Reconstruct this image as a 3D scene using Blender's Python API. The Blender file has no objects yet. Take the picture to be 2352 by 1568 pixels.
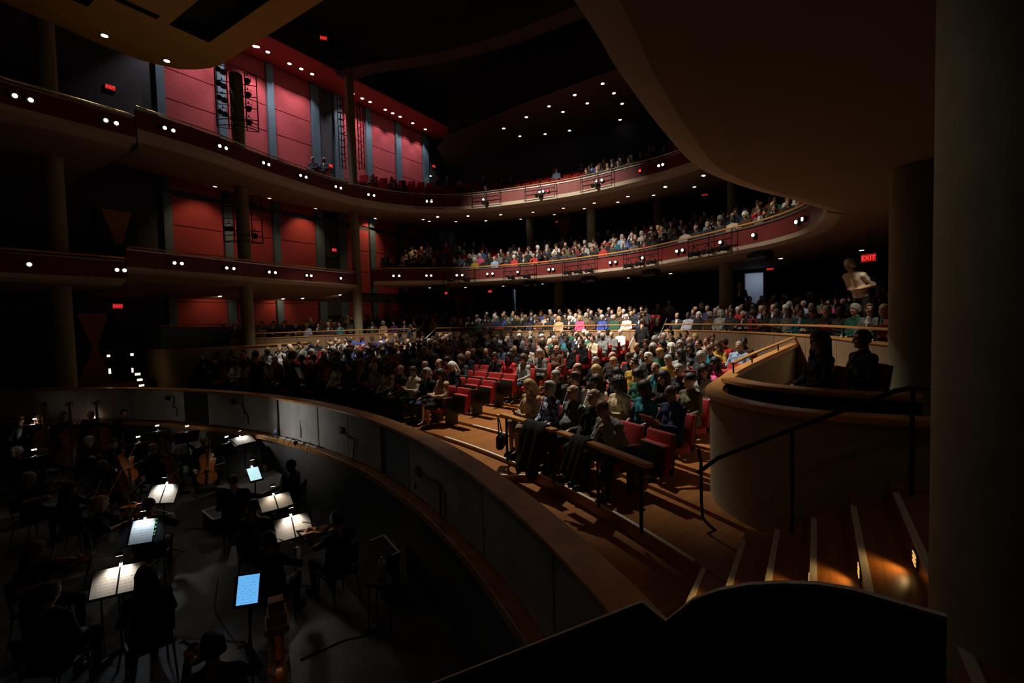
import bpy, math, random
import numpy as np
from mathutils import Vector, Matrix
from mathutils.bvhtree import BVHTree

random.seed(7)
SC = bpy.context.scene
COL = SC.collection
PI = math.pi
# ---------------------------------------------------------------- camera (world: x = depth into the house, y = across, z up, eye at 0)
W, H, F = 2352.0, 1568.0, 1080.0
YAW, PITCH, ROLL = math.radians(33.0), math.radians(2.49), 0.025
fw = Vector((math.cos(YAW) * math.cos(PITCH), math.sin(YAW) * math.cos(PITCH), -math.sin(PITCH)))
r0 = Vector((math.sin(YAW), -math.cos(YAW), 0.0))
u0 = r0.cross(fw)
CR = r0 * math.cos(ROLL) - u0 * math.sin(ROLL)
CU = u0 * math.cos(ROLL) + r0 * math.sin(ROLL)
cd = bpy.data.cameras.new('camera')
cd.sensor_width = 36.0
cd.lens = F / W * 36.0
cd.clip_start, cd.clip_end = 0.05, 200
cam = bpy.data.objects.new('camera', cd)
COL.objects.link(cam)
M = Matrix.Identity(4)
for i in range(3):
    M[i][0], M[i][1], M[i][2] = CR[i], CU[i], -fw[i]
cam.matrix_world = M
SC.camera = cam
vs = SC.view_settings
vs.view_transform, vs.look, vs.gamma, vs.use_curve_mapping = 'Standard', 'None', 1.0, False
vs.exposure = 0.0
SC.display_settings.display_device = 'sRGB'
wd = bpy.data.worlds.new('world')
SC.world = wd
wd.use_nodes = True
wd.node_tree.nodes['Background'].inputs[0].default_value = (0.9, 0.85, 0.7, 1)
wd.node_tree.nodes['Background'].inputs[1].default_value = 0.0012

# ---------------------------------------------------------------- lights of the house (ceiling spots above the stalls)
def spot(name, loc, target, power, angle, blend=0.6, col=(1, .9, .78), size=.12):
    d = bpy.data.lights.new(name, 'SPOT')
    d.energy, d.spot_size, d.spot_blend, d.color, d.shadow_soft_size = power, math.radians(angle), blend, col, size
    o = bpy.data.objects.new(name, d)
    COL.objects.link(o)
    o.location = loc
    o.rotation_euler = (Vector(target) - Vector(loc)).to_track_quat('-Z', 'Y').to_euler()
    return o
def point(name, loc, power, col=(1, .9, .78), size=.03):
    d = bpy.data.lights.new(name, 'POINT')
    d.energy, d.color, d.shadow_soft_size = power, col, size
    o = bpy.data.objects.new(name, d)
    COL.objects.link(o)
    o.location = loc
    return o
WARM = (1, .86, .68)
HOUSE = (1, .90, .76)
spot('house_spot', (11.5, 8.0, 12.6), (11.0, 4.2, -2.0), 15500, 46, .9, HOUSE, .15)
spot('house_spot', (6.5, 8.5, 12.4), (14.0, 6.2, -1.6), 10000, 34, .9, HOUSE, .15)
spot('house_spot', (12.0, 14.0, 12.6), (14.6, 17.6, -1.6), 10500, 40, .9, HOUSE, .15)
spot('house_spot', (10.5, 9.0, 12.6), (19.0, 8.0, -.8), 24000, 36, .9, HOUSE, .15)
spot('house_spot', (10.0, 11.0, 12.6), (23.0, 11.5, 3.4), 12000, 46, .9, HOUSE, .15)
spot('house_spot', (9.0, 10.0, 12.6), (17.5, 3.0, 3.2), 5000, 30, .9, HOUSE, .15)

# ---------------------------------------------------------------- pixel <-> place helpers (photo pixels, 2352 x 1568)
def ray(px, py):
    return (fw + CR * ((px - W / 2) / F) - CU * ((py - H / 2) / F))
def at_z(px, py, z):
    d = ray(px, py)
    return d * (z / d.z)
def at_y(px, py, y):
    d = ray(px, py)
    return d * (y / d.y)
def at_x(px, py, x):
    d = ray(px, py)
    return d * (x / d.x)
def at_d(px, py, dep):
    return ray(px, py) * dep
def proj(p):
    p = Vector(p)
    z = p.dot(fw)
    if z < .05:
        return (-9999, -9999, z)
    return (W / 2 + F * p.dot(CR) / z, H / 2 - F * p.dot(CU) / z, z)

# ---------------------------------------------------------------- object helpers
def link(o, parent=None):
    COL.objects.link(o)
    if parent is not None:
        o.parent = parent
    return o
def tag(o, label=None, cat=None, group=None, kind=None):
    if label: o['label'] = label
    if cat: o['category'] = cat
    if group: o['group'] = group
    if kind: o['kind'] = kind
    return o
def empty(name, loc=(0, 0, 0), rz=0.0, label=None, cat=None, group=None, kind=None):
    o = bpy.data.objects.new(name, None)
    o.empty_display_size = .1
    link(o)
    o.location = loc
    o.rotation_euler = (0, 0, rz)
    return tag(o, label, cat, group, kind)

class MB:
    def __init__(s):
        s.v, s.f, s.m = [], [], []
    def add(s, vs_, fs, mi=0):
        o = len(s.v)
        s.v += [tuple(p) for p in vs_]
        s.f += [tuple(i + o for i in f) for f in fs]
        s.m += [mi] * len(fs)
        return s
    def box(s, c, d, rz=0, mi=0, mat=None):
        x, y, z = d[0] / 2, d[1] / 2, d[2] / 2
        pts = [Vector((i * x, j * y, k * z)) for k in (-1, 1) for j in (-1, 1) for i in (-1, 1)]
        R = mat if mat is not None else Matrix.Rotation(rz, 3, 'Z')
        pts = [R @ p + Vector(c) for p in pts]
        return s.add(pts, [(0, 2, 3, 1), (4, 5, 7, 6), (0, 1, 5, 4), (2, 6, 7, 3), (1, 3, 7, 5), (0, 4, 6, 2)], mi)
    def tube(s, path, r, n=8, mi=0, cap=True, closed=False):
        path = [Vector(p) for p in path]
        rs = r if isinstance(r, (list, tuple)) else [r] * len(path)
        rings = []
        prev = None
        for i, p in enumerate(path):
            if closed:
                t = path[(i + 1) % len(path)] - path[i - 1]
            else:
                t = path[min(i + 1, len(path) - 1)] - path[max(i - 1, 0)]
            t = t.normalized() if t.length > 1e-9 else Vector((0, 0, 1))
            if prev is None:
                a = Vector((0, 0, 1)) if abs(t.z) < .9 else Vector((1, 0, 0))
                nx = t.cross(a).normalized()
            else:
                nx = prev - t * prev.dot(t)
                nx = nx.normalized() if nx.length > 1e-6 else t.orthogonal().normalized()
            prev = nx
            ny = t.cross(nx)
            rings.append([p + (nx * math.cos(2 * PI * k / n) + ny * math.sin(2 * PI * k / n)) * rs[i] for k in range(n)])
        vs_ = [q for rg in rings for q in rg]
        fs = []
        L = len(path)
        for i in range(L if closed else L - 1):
            a, b = i * n, ((i + 1) % L) * n
            for k in range(n):
                fs.append((a + k, a + (k + 1) % n, b + (k + 1) % n, b + k))
        if cap and not closed:
            fs.append(tuple(reversed(range(n))))
            fs.append(tuple((L - 1) * n + k for k in range(n)))
        return s.add(vs_, fs, mi)
    def lathe(s, c, prof, n=20, mi=0, R=None):
        c = Vector(c)
        R = R or Matrix.Identity(3)
        vs_ = [c + R @ Vector((r * math.cos(2 * PI * k / n), r * math.sin(2 * PI * k / n), z)) for r, z in prof for k in range(n)]
        fs = []
        for i in range(len(prof) - 1):
            for k in range(n):
                fs.append((i * n + k, i * n + (k + 1) % n, (i + 1) * n + (k + 1) % n, (i + 1) * n + k))
        if prof[0][0] > 1e-6: fs.append(tuple(reversed(range(n))))
        if prof[-1][0] > 1e-6: fs.append(tuple((len(prof) - 1) * n + k for k in range(n)))
        return s.add(vs_, fs, mi)
    def prism(s, poly, a, b, fn=None, mi=0):
        """poly: 2-D outline; fn(x, y, t) -> 3-D point, t = a or b"""
        fn = fn or (lambda x, y, t: (x, y, t))
        n = len(poly)
        vs_ = [fn(x, y, a) for x, y in poly] + [fn(x, y, b) for x, y in poly]
        fs = [tuple(reversed(range(n))), tuple(range(n, 2 * n))] + [(i, (i + 1) % n, n + (i + 1) % n, n + i) for i in range(n)]
        return s.add(vs_, fs, mi)
    def sweep(s, path, prof, mi=0, cap=True, closed=True):
        """path: 3-D points; prof: (offset to the left of travel, height) outline"""
        path = [Vector(p) for p in path]
        n = len(prof)
        vs_ = []
        for i, p in enumerate(path):
            t = path[min(i + 1, len(path) - 1)] - path[max(i - 1, 0)]
            t.z = 0
            t.normalize()
            nl = Vector((-t.y, t.x, 0))
            vs_ += [p + nl * d + Vector((0, 0, h)) for d, h in prof]
        fs = []
        for i in range(len(path) - 1):
            for k in range(n if closed else n - 1):
                a, b = i * n + k, i * n + (k + 1) % n
                fs.append((a, b, b + n, a + n))
        if cap and closed:
            fs.append(tuple(reversed(range(n))))
            fs.append(tuple((len(path) - 1) * n + k for k in range(n)))
        return s.add(vs_, fs, mi)
    def build(s, name, mats, parent=None, smooth=False, bevel=0, angle=None):
        me = bpy.data.meshes.new(name)
        me.from_pydata(s.v, [], s.f)
        mats = mats if isinstance(mats, (list, tuple)) else [mats]
        for m in mats:
            me.materials.append(m)
        if len(mats) > 1:
            me.polygons.foreach_set('material_index', s.m)
        if smooth:
            me.polygons.foreach_set('use_smooth', [True] * len(me.polygons))
        me.validate()
        me.update()
        o = bpy.data.objects.new(name, me)
        link(o, parent)
        if angle is not None:
            me.polygons.foreach_set('use_smooth', [True] * len(me.polygons))
            me.set_sharp_from_angle(angle=math.radians(angle))
        if bevel:
            b = o.modifiers.new('bevel', 'BEVEL')
            b.width, b.segments, b.limit_method = bevel, 2, 'ANGLE'
        return o

def copy_tree(o, parent=None):
    c = o.copy()
    COL.objects.link(c)
    c.parent = parent
    for ch in o.children:
        copy_tree(ch, c)
    return c

def catmull(pts, n=8):
    pts = [Vector(p) for p in pts]
    out = []
    P = [pts[0] * 2 - pts[1]] + pts + [pts[-1] * 2 - pts[-2]]
    for i in range(1, len(P) - 2):
        for k in range(n):
            t = k / n
            a, b, c, d = P[i - 1], P[i], P[i + 1], P[i + 2]
            out.append(.5 * ((2 * b) + (c - a) * t + (2 * a - 5 * b + 4 * c - d) * t * t + (3 * b - a - 3 * c + d) * t ** 3))
    out.append(pts[-1])
    return out
def resample(path, step):
    path = [Vector(p) for p in path]
    L = [0]
    for a, b in zip(path, path[1:]):
        L.append(L[-1] + (b - a).length)
    n = max(2, int(round(L[-1] / step)) + 1)
    out, j = [], 0
    for i in range(n):
        s = L[-1] * i / (n - 1)
        while j < len(L) - 2 and L[j + 1] < s:
            j += 1
        t = (s - L[j]) / max(1e-9, L[j + 1] - L[j])
        out.append(path[j].lerp(path[j + 1], min(1, max(0, t))))
    return out

# ---------------------------------------------------------------- materials
MATS = {}
def mat(name, col, rough=.6, metal=0.0, var=0.0, scale=20.0, bump=0.0, bscale=None, emit=None, estr=0.0, spec=.5, stretch=None, coat=0):
    if name in MATS:
        return MATS[name]
    m = bpy.data.materials.new(name)
    m.use_nodes = True
    nt = m.node_tree
    b = nt.nodes['Principled BSDF']
    b.inputs['Base Color'].default_value = (*col, 1)
    b.inputs['Roughness'].default_value = rough
    b.inputs['Metallic'].default_value = metal
    b.inputs['Specular IOR Level'].default_value = spec
    if coat: b.inputs['Coat Weight'].default_value = coat
    if var or bump:
        tc = nt.nodes.new('ShaderNodeTexCoord')
        mp = nt.nodes.new('ShaderNodeMapping')
        if stretch: mp.inputs['Scale'].default_value = stretch
        nt.links.new(tc.outputs['Object'], mp.inputs[0])
    if var:
        n = nt.nodes.new('ShaderNodeTexNoise')
        n.inputs['Scale'].default_value = scale
        n.inputs['Detail'].default_value = 4
        nt.links.new(mp.outputs[0], n.inputs['Vector'])
        r = nt.nodes.new('ShaderNodeMapRange')
        r.inputs['From Min'].default_value, r.inputs['From Max'].default_value = .3, .7
        r.inputs['To Min'].default_value, r.inputs['To Max'].default_value = 1 - var, 1 + var
        nt.links.new(n.outputs['Fac'], r.inputs['Value'])
        mx = nt.nodes.new('ShaderNodeMix')
        mx.data_type, mx.blend_type = 'RGBA', 'MULTIPLY'
        mx.inputs['Factor'].default_value = 1
        mx.inputs['A'].default_value = (*col, 1)
        nt.links.new(r.outputs[0], mx.inputs['B'])
        nt.links.new(mx.outputs['Result'], b.inputs['Base Color'])
    if bump:
        n2 = nt.nodes.new('ShaderNodeTexNoise')
        n2.inputs['Scale'].default_value = bscale or scale
        n2.inputs['Detail'].default_value = 3
        nt.links.new(mp.outputs[0], n2.inputs['Vector'])
        bp = nt.nodes.new('ShaderNodeBump')
        bp.inputs['Strength'].default_value = min(1, bump)
        bp.inputs['Distance'].default_value = .02 * max(1, bump)
        nt.links.new(n2.outputs['Fac'], bp.inputs['Height'])
        nt.links.new(bp.outputs[0], b.inputs['Normal'])
    if emit:
        b.inputs['Emission Color'].default_value = (*emit, 1)
        b.inputs['Emission Strength'].default_value = estr
        m.cycles.emission_sampling = 'NONE'
    MATS[name] = m
    return m

def wood_floor(name, col, ang, board=.075, length=1.6):
    m = mat(name, col, .34)
    nt = m.node_tree
    b = nt.nodes['Principled BSDF']
    tc = nt.nodes.new('ShaderNodeTexCoord')
    mp = nt.nodes.new('ShaderNodeMapping')
    mp.inputs['Rotation'].default_value = (0, 0, ang)
    nt.links.new(tc.outputs['Object'], mp.inputs[0])
    br = nt.nodes.new('ShaderNodeTexBrick')
    br.inputs['Scale'].default_value = 1
    br.inputs['Brick Width'].default_value = length
    br.inputs['Row Height'].default_value = board
    br.inputs['Mortar Size'].default_value = .0012
    br.inputs['Color1'].default_value = (*[c * 1.12 for c in col], 1)
    br.inputs['Color2'].default_value = (*[c * .84 for c in col], 1)
    br.inputs['Mortar'].default_value = (*[c * .45 for c in col], 1)
    nt.links.new(mp.outputs[0], br.inputs['Vector'])
    mp2 = nt.nodes.new('ShaderNodeMapping')
    mp2.inputs['Scale'].default_value = (2, 40, 2)
    nt.links.new(mp.outputs[0], mp2.inputs[0])
    n = nt.nodes.new('ShaderNodeTexNoise')
    n.inputs['Scale'].default_value = 1.4
    n.inputs['Detail'].default_value = 6
    nt.links.new(mp2.outputs[0], n.inputs['Vector'])
    mr = nt.nodes.new('ShaderNodeMapRange')
    mr.inputs['To Min'].default_value, mr.inputs['To Max'].default_value = .7, 1.25
    nt.links.new(n.outputs['Fac'], mr.inputs['Value'])
    mx = nt.nodes.new('ShaderNodeMix')
    mx.data_type, mx.blend_type = 'RGBA', 'MULTIPLY'
    mx.inputs['Factor'].default_value = 1
    nt.links.new(br.outputs['Color'], mx.inputs['A'])
    nt.links.new(mr.outputs[0], mx.inputs['B'])
    nt.links.new(mx.outputs['Result'], b.inputs['Base Color'])
    return m

M_FLOOR = wood_floor('oak_floor', (.27, .10, .024), math.radians(20))
M_STEP = wood_floor('oak_step', (.27, .10, .024), 0)
M_RAILWOOD = mat('oak_rail', (.60, .28, .08), .35, var=.25, scale=3, stretch=(1, 1, 12))
M_PARTERRE = mat('parterre_panel', (.30, .19, .11), .5, var=.08, scale=4)
M_BOXWALL = mat('box_plaster', (.33, .27, .17), .8, var=.08, scale=3)
M_NOSE = mat('step_nosing', (.62, .58, .46), .5, .1)
M_RED = mat('red_textured_panel', (.50, .070, .080), .85, var=.2, scale=26, bump=1.6, bscale=30, stretch=(1, 1, 2.2))
M_SLATE = mat('slate_pilaster', (.11, .20, .25), .6, var=.08, scale=6)
M_DARKWALL = mat('charcoal_wall', (.06, .065, .075), .8, var=.12, scale=5)
M_BLACKWALL = mat('dark_wall', (.03, .035, .04), .85, var=.1, scale=4)
M_CORNICE = mat('cornice_red', (.45, .05, .03), .7, var=.08, scale=4)
M_FASCIA = mat('fascia_red', (.15, .014, .012), .55, var=.1, scale=6)
M_LIP = mat('balcony_lip', (.52, .44, .33), .8, var=.06, scale=3)
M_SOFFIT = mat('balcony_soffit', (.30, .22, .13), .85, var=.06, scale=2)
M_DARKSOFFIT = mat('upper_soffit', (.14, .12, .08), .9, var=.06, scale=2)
M_CEIL = mat('black_ceiling', (.012, .011, .010), .95)
M_CANOPY = mat('canopy_ochre', (.50, .27, .03), .7, var=.06, scale=2)
M_OPEN = mat('opening_black', (.01, .01, .01), .95)
M_COLUMN = mat('column_stone', (.34, .32, .20), .75, var=.1, scale=6)
M_PITWALL = mat('pit_panel', (.55, .54, .51), .75, var=.16, scale=2.2, bump=.15, bscale=5)
M_PITBLUE = mat('pit_panel_blue', (.22, .28, .36), .7, var=.1, scale=2)
M_BLACK = mat('matt_black', (.012, .012, .012), .6)
M_BLACKMETAL = mat('black_metal', (.02, .02, .02), .4, .6)
M_STEEL = mat('brushed_steel', (.55, .55, .53), .3, .9)
M_BRASS = mat('brass_rail', (.6, .48, .28), .3, .9)
M_PITFLOOR = mat('pit_floor', (.065, .062, .058), .55, var=.3, scale=2.5)
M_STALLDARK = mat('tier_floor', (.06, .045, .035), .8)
M_PLY = mat('plywood_edge', (.80, .78, .66), .8, var=.12, scale=30)
M_PLYBLACK = mat('painted_black', (.010, .010, .009), .8)
M_LAMP = mat('lamp_glow', (1, 1, 1), .5, emit=(1, .93, .80), estr=6)
M_LAMPRED = mat('lamp_glow_red', (1, .1, .05), .5, emit=(1, .02, .015), estr=4.5)
M_EXITFACE = mat('exit_face', (.5, .02, .02), .5, emit=(1, .03, .03), estr=.33)
M_EXITLETTER = mat('exit_letter', (1, .1, .08), .5, emit=(1, .06, .05), estr=1.0)
M_ORANGE = mat('orange_wood', (.55, .24, .05), .5, var=.15, scale=3)
# ================================================================ THE HALL
from mathutils.geometry import tessellate_polygon
CX, CY = -10.0, 11.5                     # centre of the stalls and pit arcs
def cp(R, th, z=0.0):
    return Vector((CX + R * math.cos(th), CY + R * math.sin(th), z))
def thu(R, u):
    return math.asin(max(-1, min(1, (u - CY) / R)))
def arc(R, ua, ub, z, step=.35):
    a, b = thu(R, ua), thu(R, ub)
    n = max(2, int(abs(b - a) * R / step) + 1)
    return [cp(R, a + (b - a) * i / (n - 1), z) for i in range(n)]
def struct(o, label=None):
    o['kind'] = 'structure'
    if label: o['label'] = label
    return o
def flat_poly(name, pts, m, holes=(), parent=None):
    loops = [[Vector(p) for p in pts]] + [[Vector(p) for p in h] for h in holes]
    allp = [p for l in loops for p in l]
    tris = tessellate_polygon(loops)
    mb = MB()
    mb.add(allp, [tuple(t) for t in tris])
    return mb.build(name, m, parent)

# ---- stalls floor: walkway behind the pit rail, then one low step per row
R_RAIL = 16.45
ROW0, PITCHR, NROW = 18.05, .93, 12
Z_LOW, Z_HIGH = -2.55, -2.44
def z_row(k): return -2.37 + .055 * k
UMIN, UMAX = .9, 22.0
mb = MB()
def ring_patch(mb, Ra, Rb, ua, ub, z, n=24):
    vs_ = []
    for i in range(n + 1):
        for R in (Ra, Rb):
            a, b = thu(R, ua), thu(R, ub)
            vs_.append(cp(R, a + (b - a) * i / n, z))
    mb.add(vs_, [(2 * i, 2 * i + 2, 2 * i + 3, 2 * i + 1) for i in range(n)])
STEP_U = 5.7
ring_patch(mb, 16.455, ROW0 + .02, -.2, STEP_U + .2, Z_LOW)
ring_patch(mb, 16.455, ROW0 + .02, STEP_U, UMAX, Z_HIGH)
for k in range(NROW):
    Ra, Rb = ROW0 + k * PITCHR, ROW0 + (k + 1) * PITCHR
    ring_patch(mb, Ra, Rb + .02, .2 if k < 2 else -.5, UMAX, z_row(k), 40)
    zb = z_row(k - 1) if k else Z_LOW
    p = arc(Ra, .2 if k < 2 else -.5, UMAX, 0)
    mb.add([Vector((q.x, q.y, zb)) for q in p] + [Vector((q.x, q.y, z_row(k))) for q in p],
           [(i, i + len(p), i + len(p) + 1, i + 1) for i in range(len(p) - 1)])
floor = struct(mb.build('floor', M_FLOOR), 'stepped oak floor of the stalls')
# curved low step crossing the walkway
sp = catmull([cp(16.4, thu(16.4, 5.2), 0), cp(17.2, thu(17.2, 4.55), 0), cp(17.7, thu(17.7, 4.15), 0), cp(18.05, thu(18.05, 3.75), 0)], 6)
mb = MB()
mb.sweep([Vector((p.x, p.y, Z_LOW)) for p in sp], [(0, 0), (2.3, 0), (2.3, Z_HIGH - Z_LOW - .001), (0, Z_HIGH - Z_LOW - .001)])
mb.build('step', M_FLOOR, floor)
mb = MB()
mb.sweep([Vector((p.x, p.y, Z_HIGH)) for p in sp], [(-.012, -.012), (.03, -.012), (.03, .006), (-.012, .006)])
mb.build('nosing', M_NOSE, floor)
# metal nosings where the aisles cross the rows
for k in range(NROW):
    for ua, ub in ((1.0, 4.4), (4.4, 6.5), (16.6, 18.0)):
        if ua == 1.0 and k > 0: continue
        Ra = ROW0 + k * PITCHR
        mb = MB()
        mb.sweep(arc(Ra, ua, ub, z_row(k)), [(-.03, -.01), (.012, -.01), (.012, .006), (-.03, .006)])
        mb.build('nosing', M_NOSE, floor)

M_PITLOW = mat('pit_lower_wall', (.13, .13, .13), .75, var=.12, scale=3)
# ---- pit rail wall: cap, panels, ledge, lower wall
pit_wall = struct(empty('wall_pit'), 'curved wall between the stalls and the orchestra pit')
mb = MB()
mb.sweep(arc(R_RAIL, .85, 22, -1.70), [(.12, -.05), (.12, 0), (-.17, 0), (-.17, -.05)])
mb.build('cap_rail', M_RAILWOOD, pit_wall, bevel=.01)
mb = MB()
mb.sweep(arc(R_RAIL, .85, 22, -1.75), [(0, -1.0), (0, 0), (-.10, 0), (-.10, -1.0)])
mb.build('wall_core', M_PITWALL, pit_wall)
mb = MB()
mb.sweep(arc(R_RAIL, .85, 22, -2.66), [(.20, -.11), (.20, 0), (0, 0), (0, -.11)])
mb.build('ledge', M_RAILWOOD, pit_wall, bevel=.01)
mb = MB()
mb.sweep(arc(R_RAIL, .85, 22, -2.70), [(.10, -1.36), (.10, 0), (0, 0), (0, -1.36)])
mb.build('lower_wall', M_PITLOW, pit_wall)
def pit_u(px, py):                      # across-position on the pit wall face seen at a pixel
    best = None
    for i in range(2200):
        u = -.5 + i * .01
        q = cp(R_RAIL - .02, thu(R_RAIL, u), -2.1)
        d = abs(proj(q)[0] - px)
        if best is None or d < best[0]: best = (d, u)
    return best[1]
seams = [205, 300, 422, 478, 560, 636, 641, 689, 732, 800, 876, 886, 940, 1110, 1275]
us = [22.0] + [pit_u(x, 0) for x in seams] + [.87]
for i in range(len(us) - 1):
    a, b = us[i], us[i + 1]
    if a - b < .05: continue
    px = ([0] + seams + [1410])[i]
    m = M_PITWALL
    t = .03
    if px in (422, 876): m, t = M_BLACK, .012
    if px == 886: m = M_PITBLUE
    if px in (689,): t = .045
    mb = MB()
    mb.sweep(arc(R_RAIL, b + .012, a - .012, -1.77, .2), [(.0, -.87), (0, 0), (t, 0), (t, -.87)])
    mb.build('panel', m, pit_wall, bevel=.004)

# ---- pit floor
floor_pit = struct(flat_poly('floor_pit', [(-7, -3, -4.05), (7, -3, -4.05), (7, 25, -4.05), (-7, 25, -4.05)], M_PITFLOOR), 'dark pit floor')

# ---- near stair with six nosings, running down into the hall
stair = struct(empty('floor_stair'), 'oak steps down to the stalls')
TREAD, RISE = .29, .17
for i in range(6):
    uf = .90 - i * TREAD
    zt = Z_LOW + RISE * (i + 1)
    ub = uf - (TREAD if i < 5 else 3.2)
    va, vb = 1.9, (5.25 + .06 * i if i < 5 else 5.7)
    mb = MB()
    mb.box(((va + vb) / 2, (uf + ub) / 2, (zt + Z_LOW - .3) / 2), (vb - va, uf - ub + .002, zt - Z_LOW + .3))
    st = mb.build('step', M_STEP, stair)
    mb = MB()
    mb.box(((va + 5.02) / 2, uf - .012, zt + .001), (5.02 - va, .045, .014))
    mb.build('nosing', M_NOSE, st)
# step lights: louvred amber fittings in the risers
M_AMBER = mat('step_light_amber', (1, .5, .1), .5, emit=(1, .55, .16), estr=.8)
for i in range(5):
    uf = .90 - (i + 1) * TREAD
    z0 = Z_LOW + RISE * (i + 1)
    vl = 4.05 - .03 * i
    o = empty('step_light', (vl, uf + .002, z0 + .085), 0, ['lowest', 'second lowest', 'middle', 'second highest', 'topmost'][i] + ' louvred amber step light set in the stair riser', 'step light', 'amber lights in the stair risers')
    mb = MB(); mb.box((0, .004, 0), (.15, .012, .10)); mb.build('plate', M_BLACKMETAL, o)
    for j in range(3):
        mb = MB(); mb.box((0, .012, -.028 + j * .028), (.11, .006, .010)); mb.build('louvre_slot', M_AMBER, o)
    spot('step_lamp', (vl, uf + .05, z0 + .10), (vl - .05, uf + .22, z0), 2.4, 125, .9, (1, .60, .22), .02)

# ---- near box beside the stair: curved plaster wall with a broad oak cap
BOX_PATH = catmull([(5.75, -3.0, 0), (5.62, -1.8, 0), (5.50, -.75, 0), (5.46, -.05, 0), (5.68, .5, 0), (6.15, .93, 0), (6.7, 1.1, 0), (7.6, 1.12, 0), (9.0, 1.05, 0), (12.0, .6, 0), (16.0, -.05, 0)], 8)
def raise_path(path, z0, z1=None, v0=8.0, v1=16.0):
    out = []
    for p in path:
        t = 0 if z1 is None else max(0, min(1, (p.x - v0) / (v1 - v0)))
        out.append(Vector((p.x, p.y, z0 + (0 if z1 is None else (z1 - z0) * t))))
    return out
wall_box = struct(empty('wall_box_near'), 'curved plaster box wall beside the stair')
mb = MB()
mb.sweep(raise_path(BOX_PATH, -1.02, -.65), [(0, 0), (.10, 0), (.10, -1.9), (0, -1.9)])
mb.build('plaster_wall', M_BOXWALL, wall_box, angle=40)
mb = MB()
mb.sweep(raise_path(BOX_PATH, -.95, -.58), [(-.06, -.07), (-.06, 0), (.16, 0), (.16, -.07)])
mb.build('cap_rail', M_RAILWOOD, wall_box, bevel=.015)
mb = MB()
mb.sweep(raise_path([p for p in BOX_PATH if p.x < 9.5], -1.76), [(-.004, -.006), (-.004, .006), (.0, .006), (.0, -.006)])
mb.build('joint_line', M_BLACK, wall_box)
# floor inside the near boxes
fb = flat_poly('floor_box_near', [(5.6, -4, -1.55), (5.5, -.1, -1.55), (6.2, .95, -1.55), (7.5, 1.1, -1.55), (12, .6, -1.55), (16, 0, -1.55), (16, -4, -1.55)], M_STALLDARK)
struct(fb, 'box floor beside the stair')
# inner ledge between the first and the second box row
mb = MB()
ip = catmull([at_z(x, y, -.88) for x, y in ((1692, 866), (1760, 879), (1900, 892), (2000, 898), (2115, 904))], 8)
mb.sweep(ip, [(-.24, -.06), (-.24, 0), (.02, 0), (.02, -.06)])
mb.sweep(ip, [(-.14, -.66), (-.14, -.06), (-.04, -.06), (-.04, -.66)], mi=1)
struct(mb.build('trim_1', [M_RAILWOOD, M_BLACKWALL], None, bevel=.01), 'oak topped ledge inside the near box')

# ---- parterre: wall with tan panels, oak hand rail on posts, stepped floor behind
PART_NEAR = [(8.0, -1.35, 0), (9.9, -.73, 0), (12.4, 0, 0), (15.7, 1.95, 0), (17.4, 3.5, 0), (18.42, 4.9, 0)]
PART_FAR = [(18.45, 18.1, 0), (17.3, 19.8, 0), (15.4, 20.9, 0), (12.5, 21.2, 0), (10.4, 21.3, 0)]
R_PART = ROW0 + NROW * PITCHR - .02
Z_PFLOOR, Z_PTOP, Z_PRAIL = -1.15, -.52, -.25
def at_height(path, z): return [Vector((p[0], p[1], z)) for p in path]
wall_part = struct(empty('wall_parterre'), 'tan panelled wall in front of the parterre')
paths = [resample(catmull(PART_NEAR, 8), .3)[::-1], arc(R_PART, 16.9, 6.1, 0, .3), resample(catmull(PART_FAR, 8), .3)[::-1]]
for ip_, p in enumerate(paths):
    for a in range(0, len(p) - 1, 5):                      # separate panels with joints
        seg = p[a:a + 6]
        if len(seg) < 2: continue
        mb = MB()
        s2 = [Vector(q) for q in seg]
        s2[0] = s2[0].lerp(s2[1], .03); s2[-1] = s2[-1].lerp(s2[-2], .03)
        mb.sweep(at_height(s2, Z_PTOP), [(-.03, -1.35), (-.03, 0), (.06, 0), (.06, -1.35)])
        mb.build('panel', M_PARTERRE, wall_part)
    mb = MB()
    mb.sweep(at_height(p, Z_PTOP), [(-.05, 0), (-.05, .04), (.09, .04), (.09, 0)])
    mb.build('cap', M_RAILWOOD, wall_part)
    hr = empty('parterre_rail', (0, 0, 0), 0, ['oak hand rail on posts, near curve of the parterre', 'oak hand rail across the middle of the parterre front', 'oak hand rail on posts, far curve of the parterre under the red wall'][ip_], 'hand rail')
    mb = MB()
    mb.sweep(at_height(p, Z_PRAIL), [(-.05, -.045), (-.05, 0), (.05, 0), (.05, -.045)])
    mb.build('rail', M_RAILWOOD, hr, bevel=.012)
    for q in p[1::5]:
        mb = MB(); mb.tube([(q[0], q[1], Z_PTOP + .02), (q[0], q[1], Z_PRAIL - .03)], .015, 8)
        mb.build('post', M_BLACKMETAL, hr)
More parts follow.
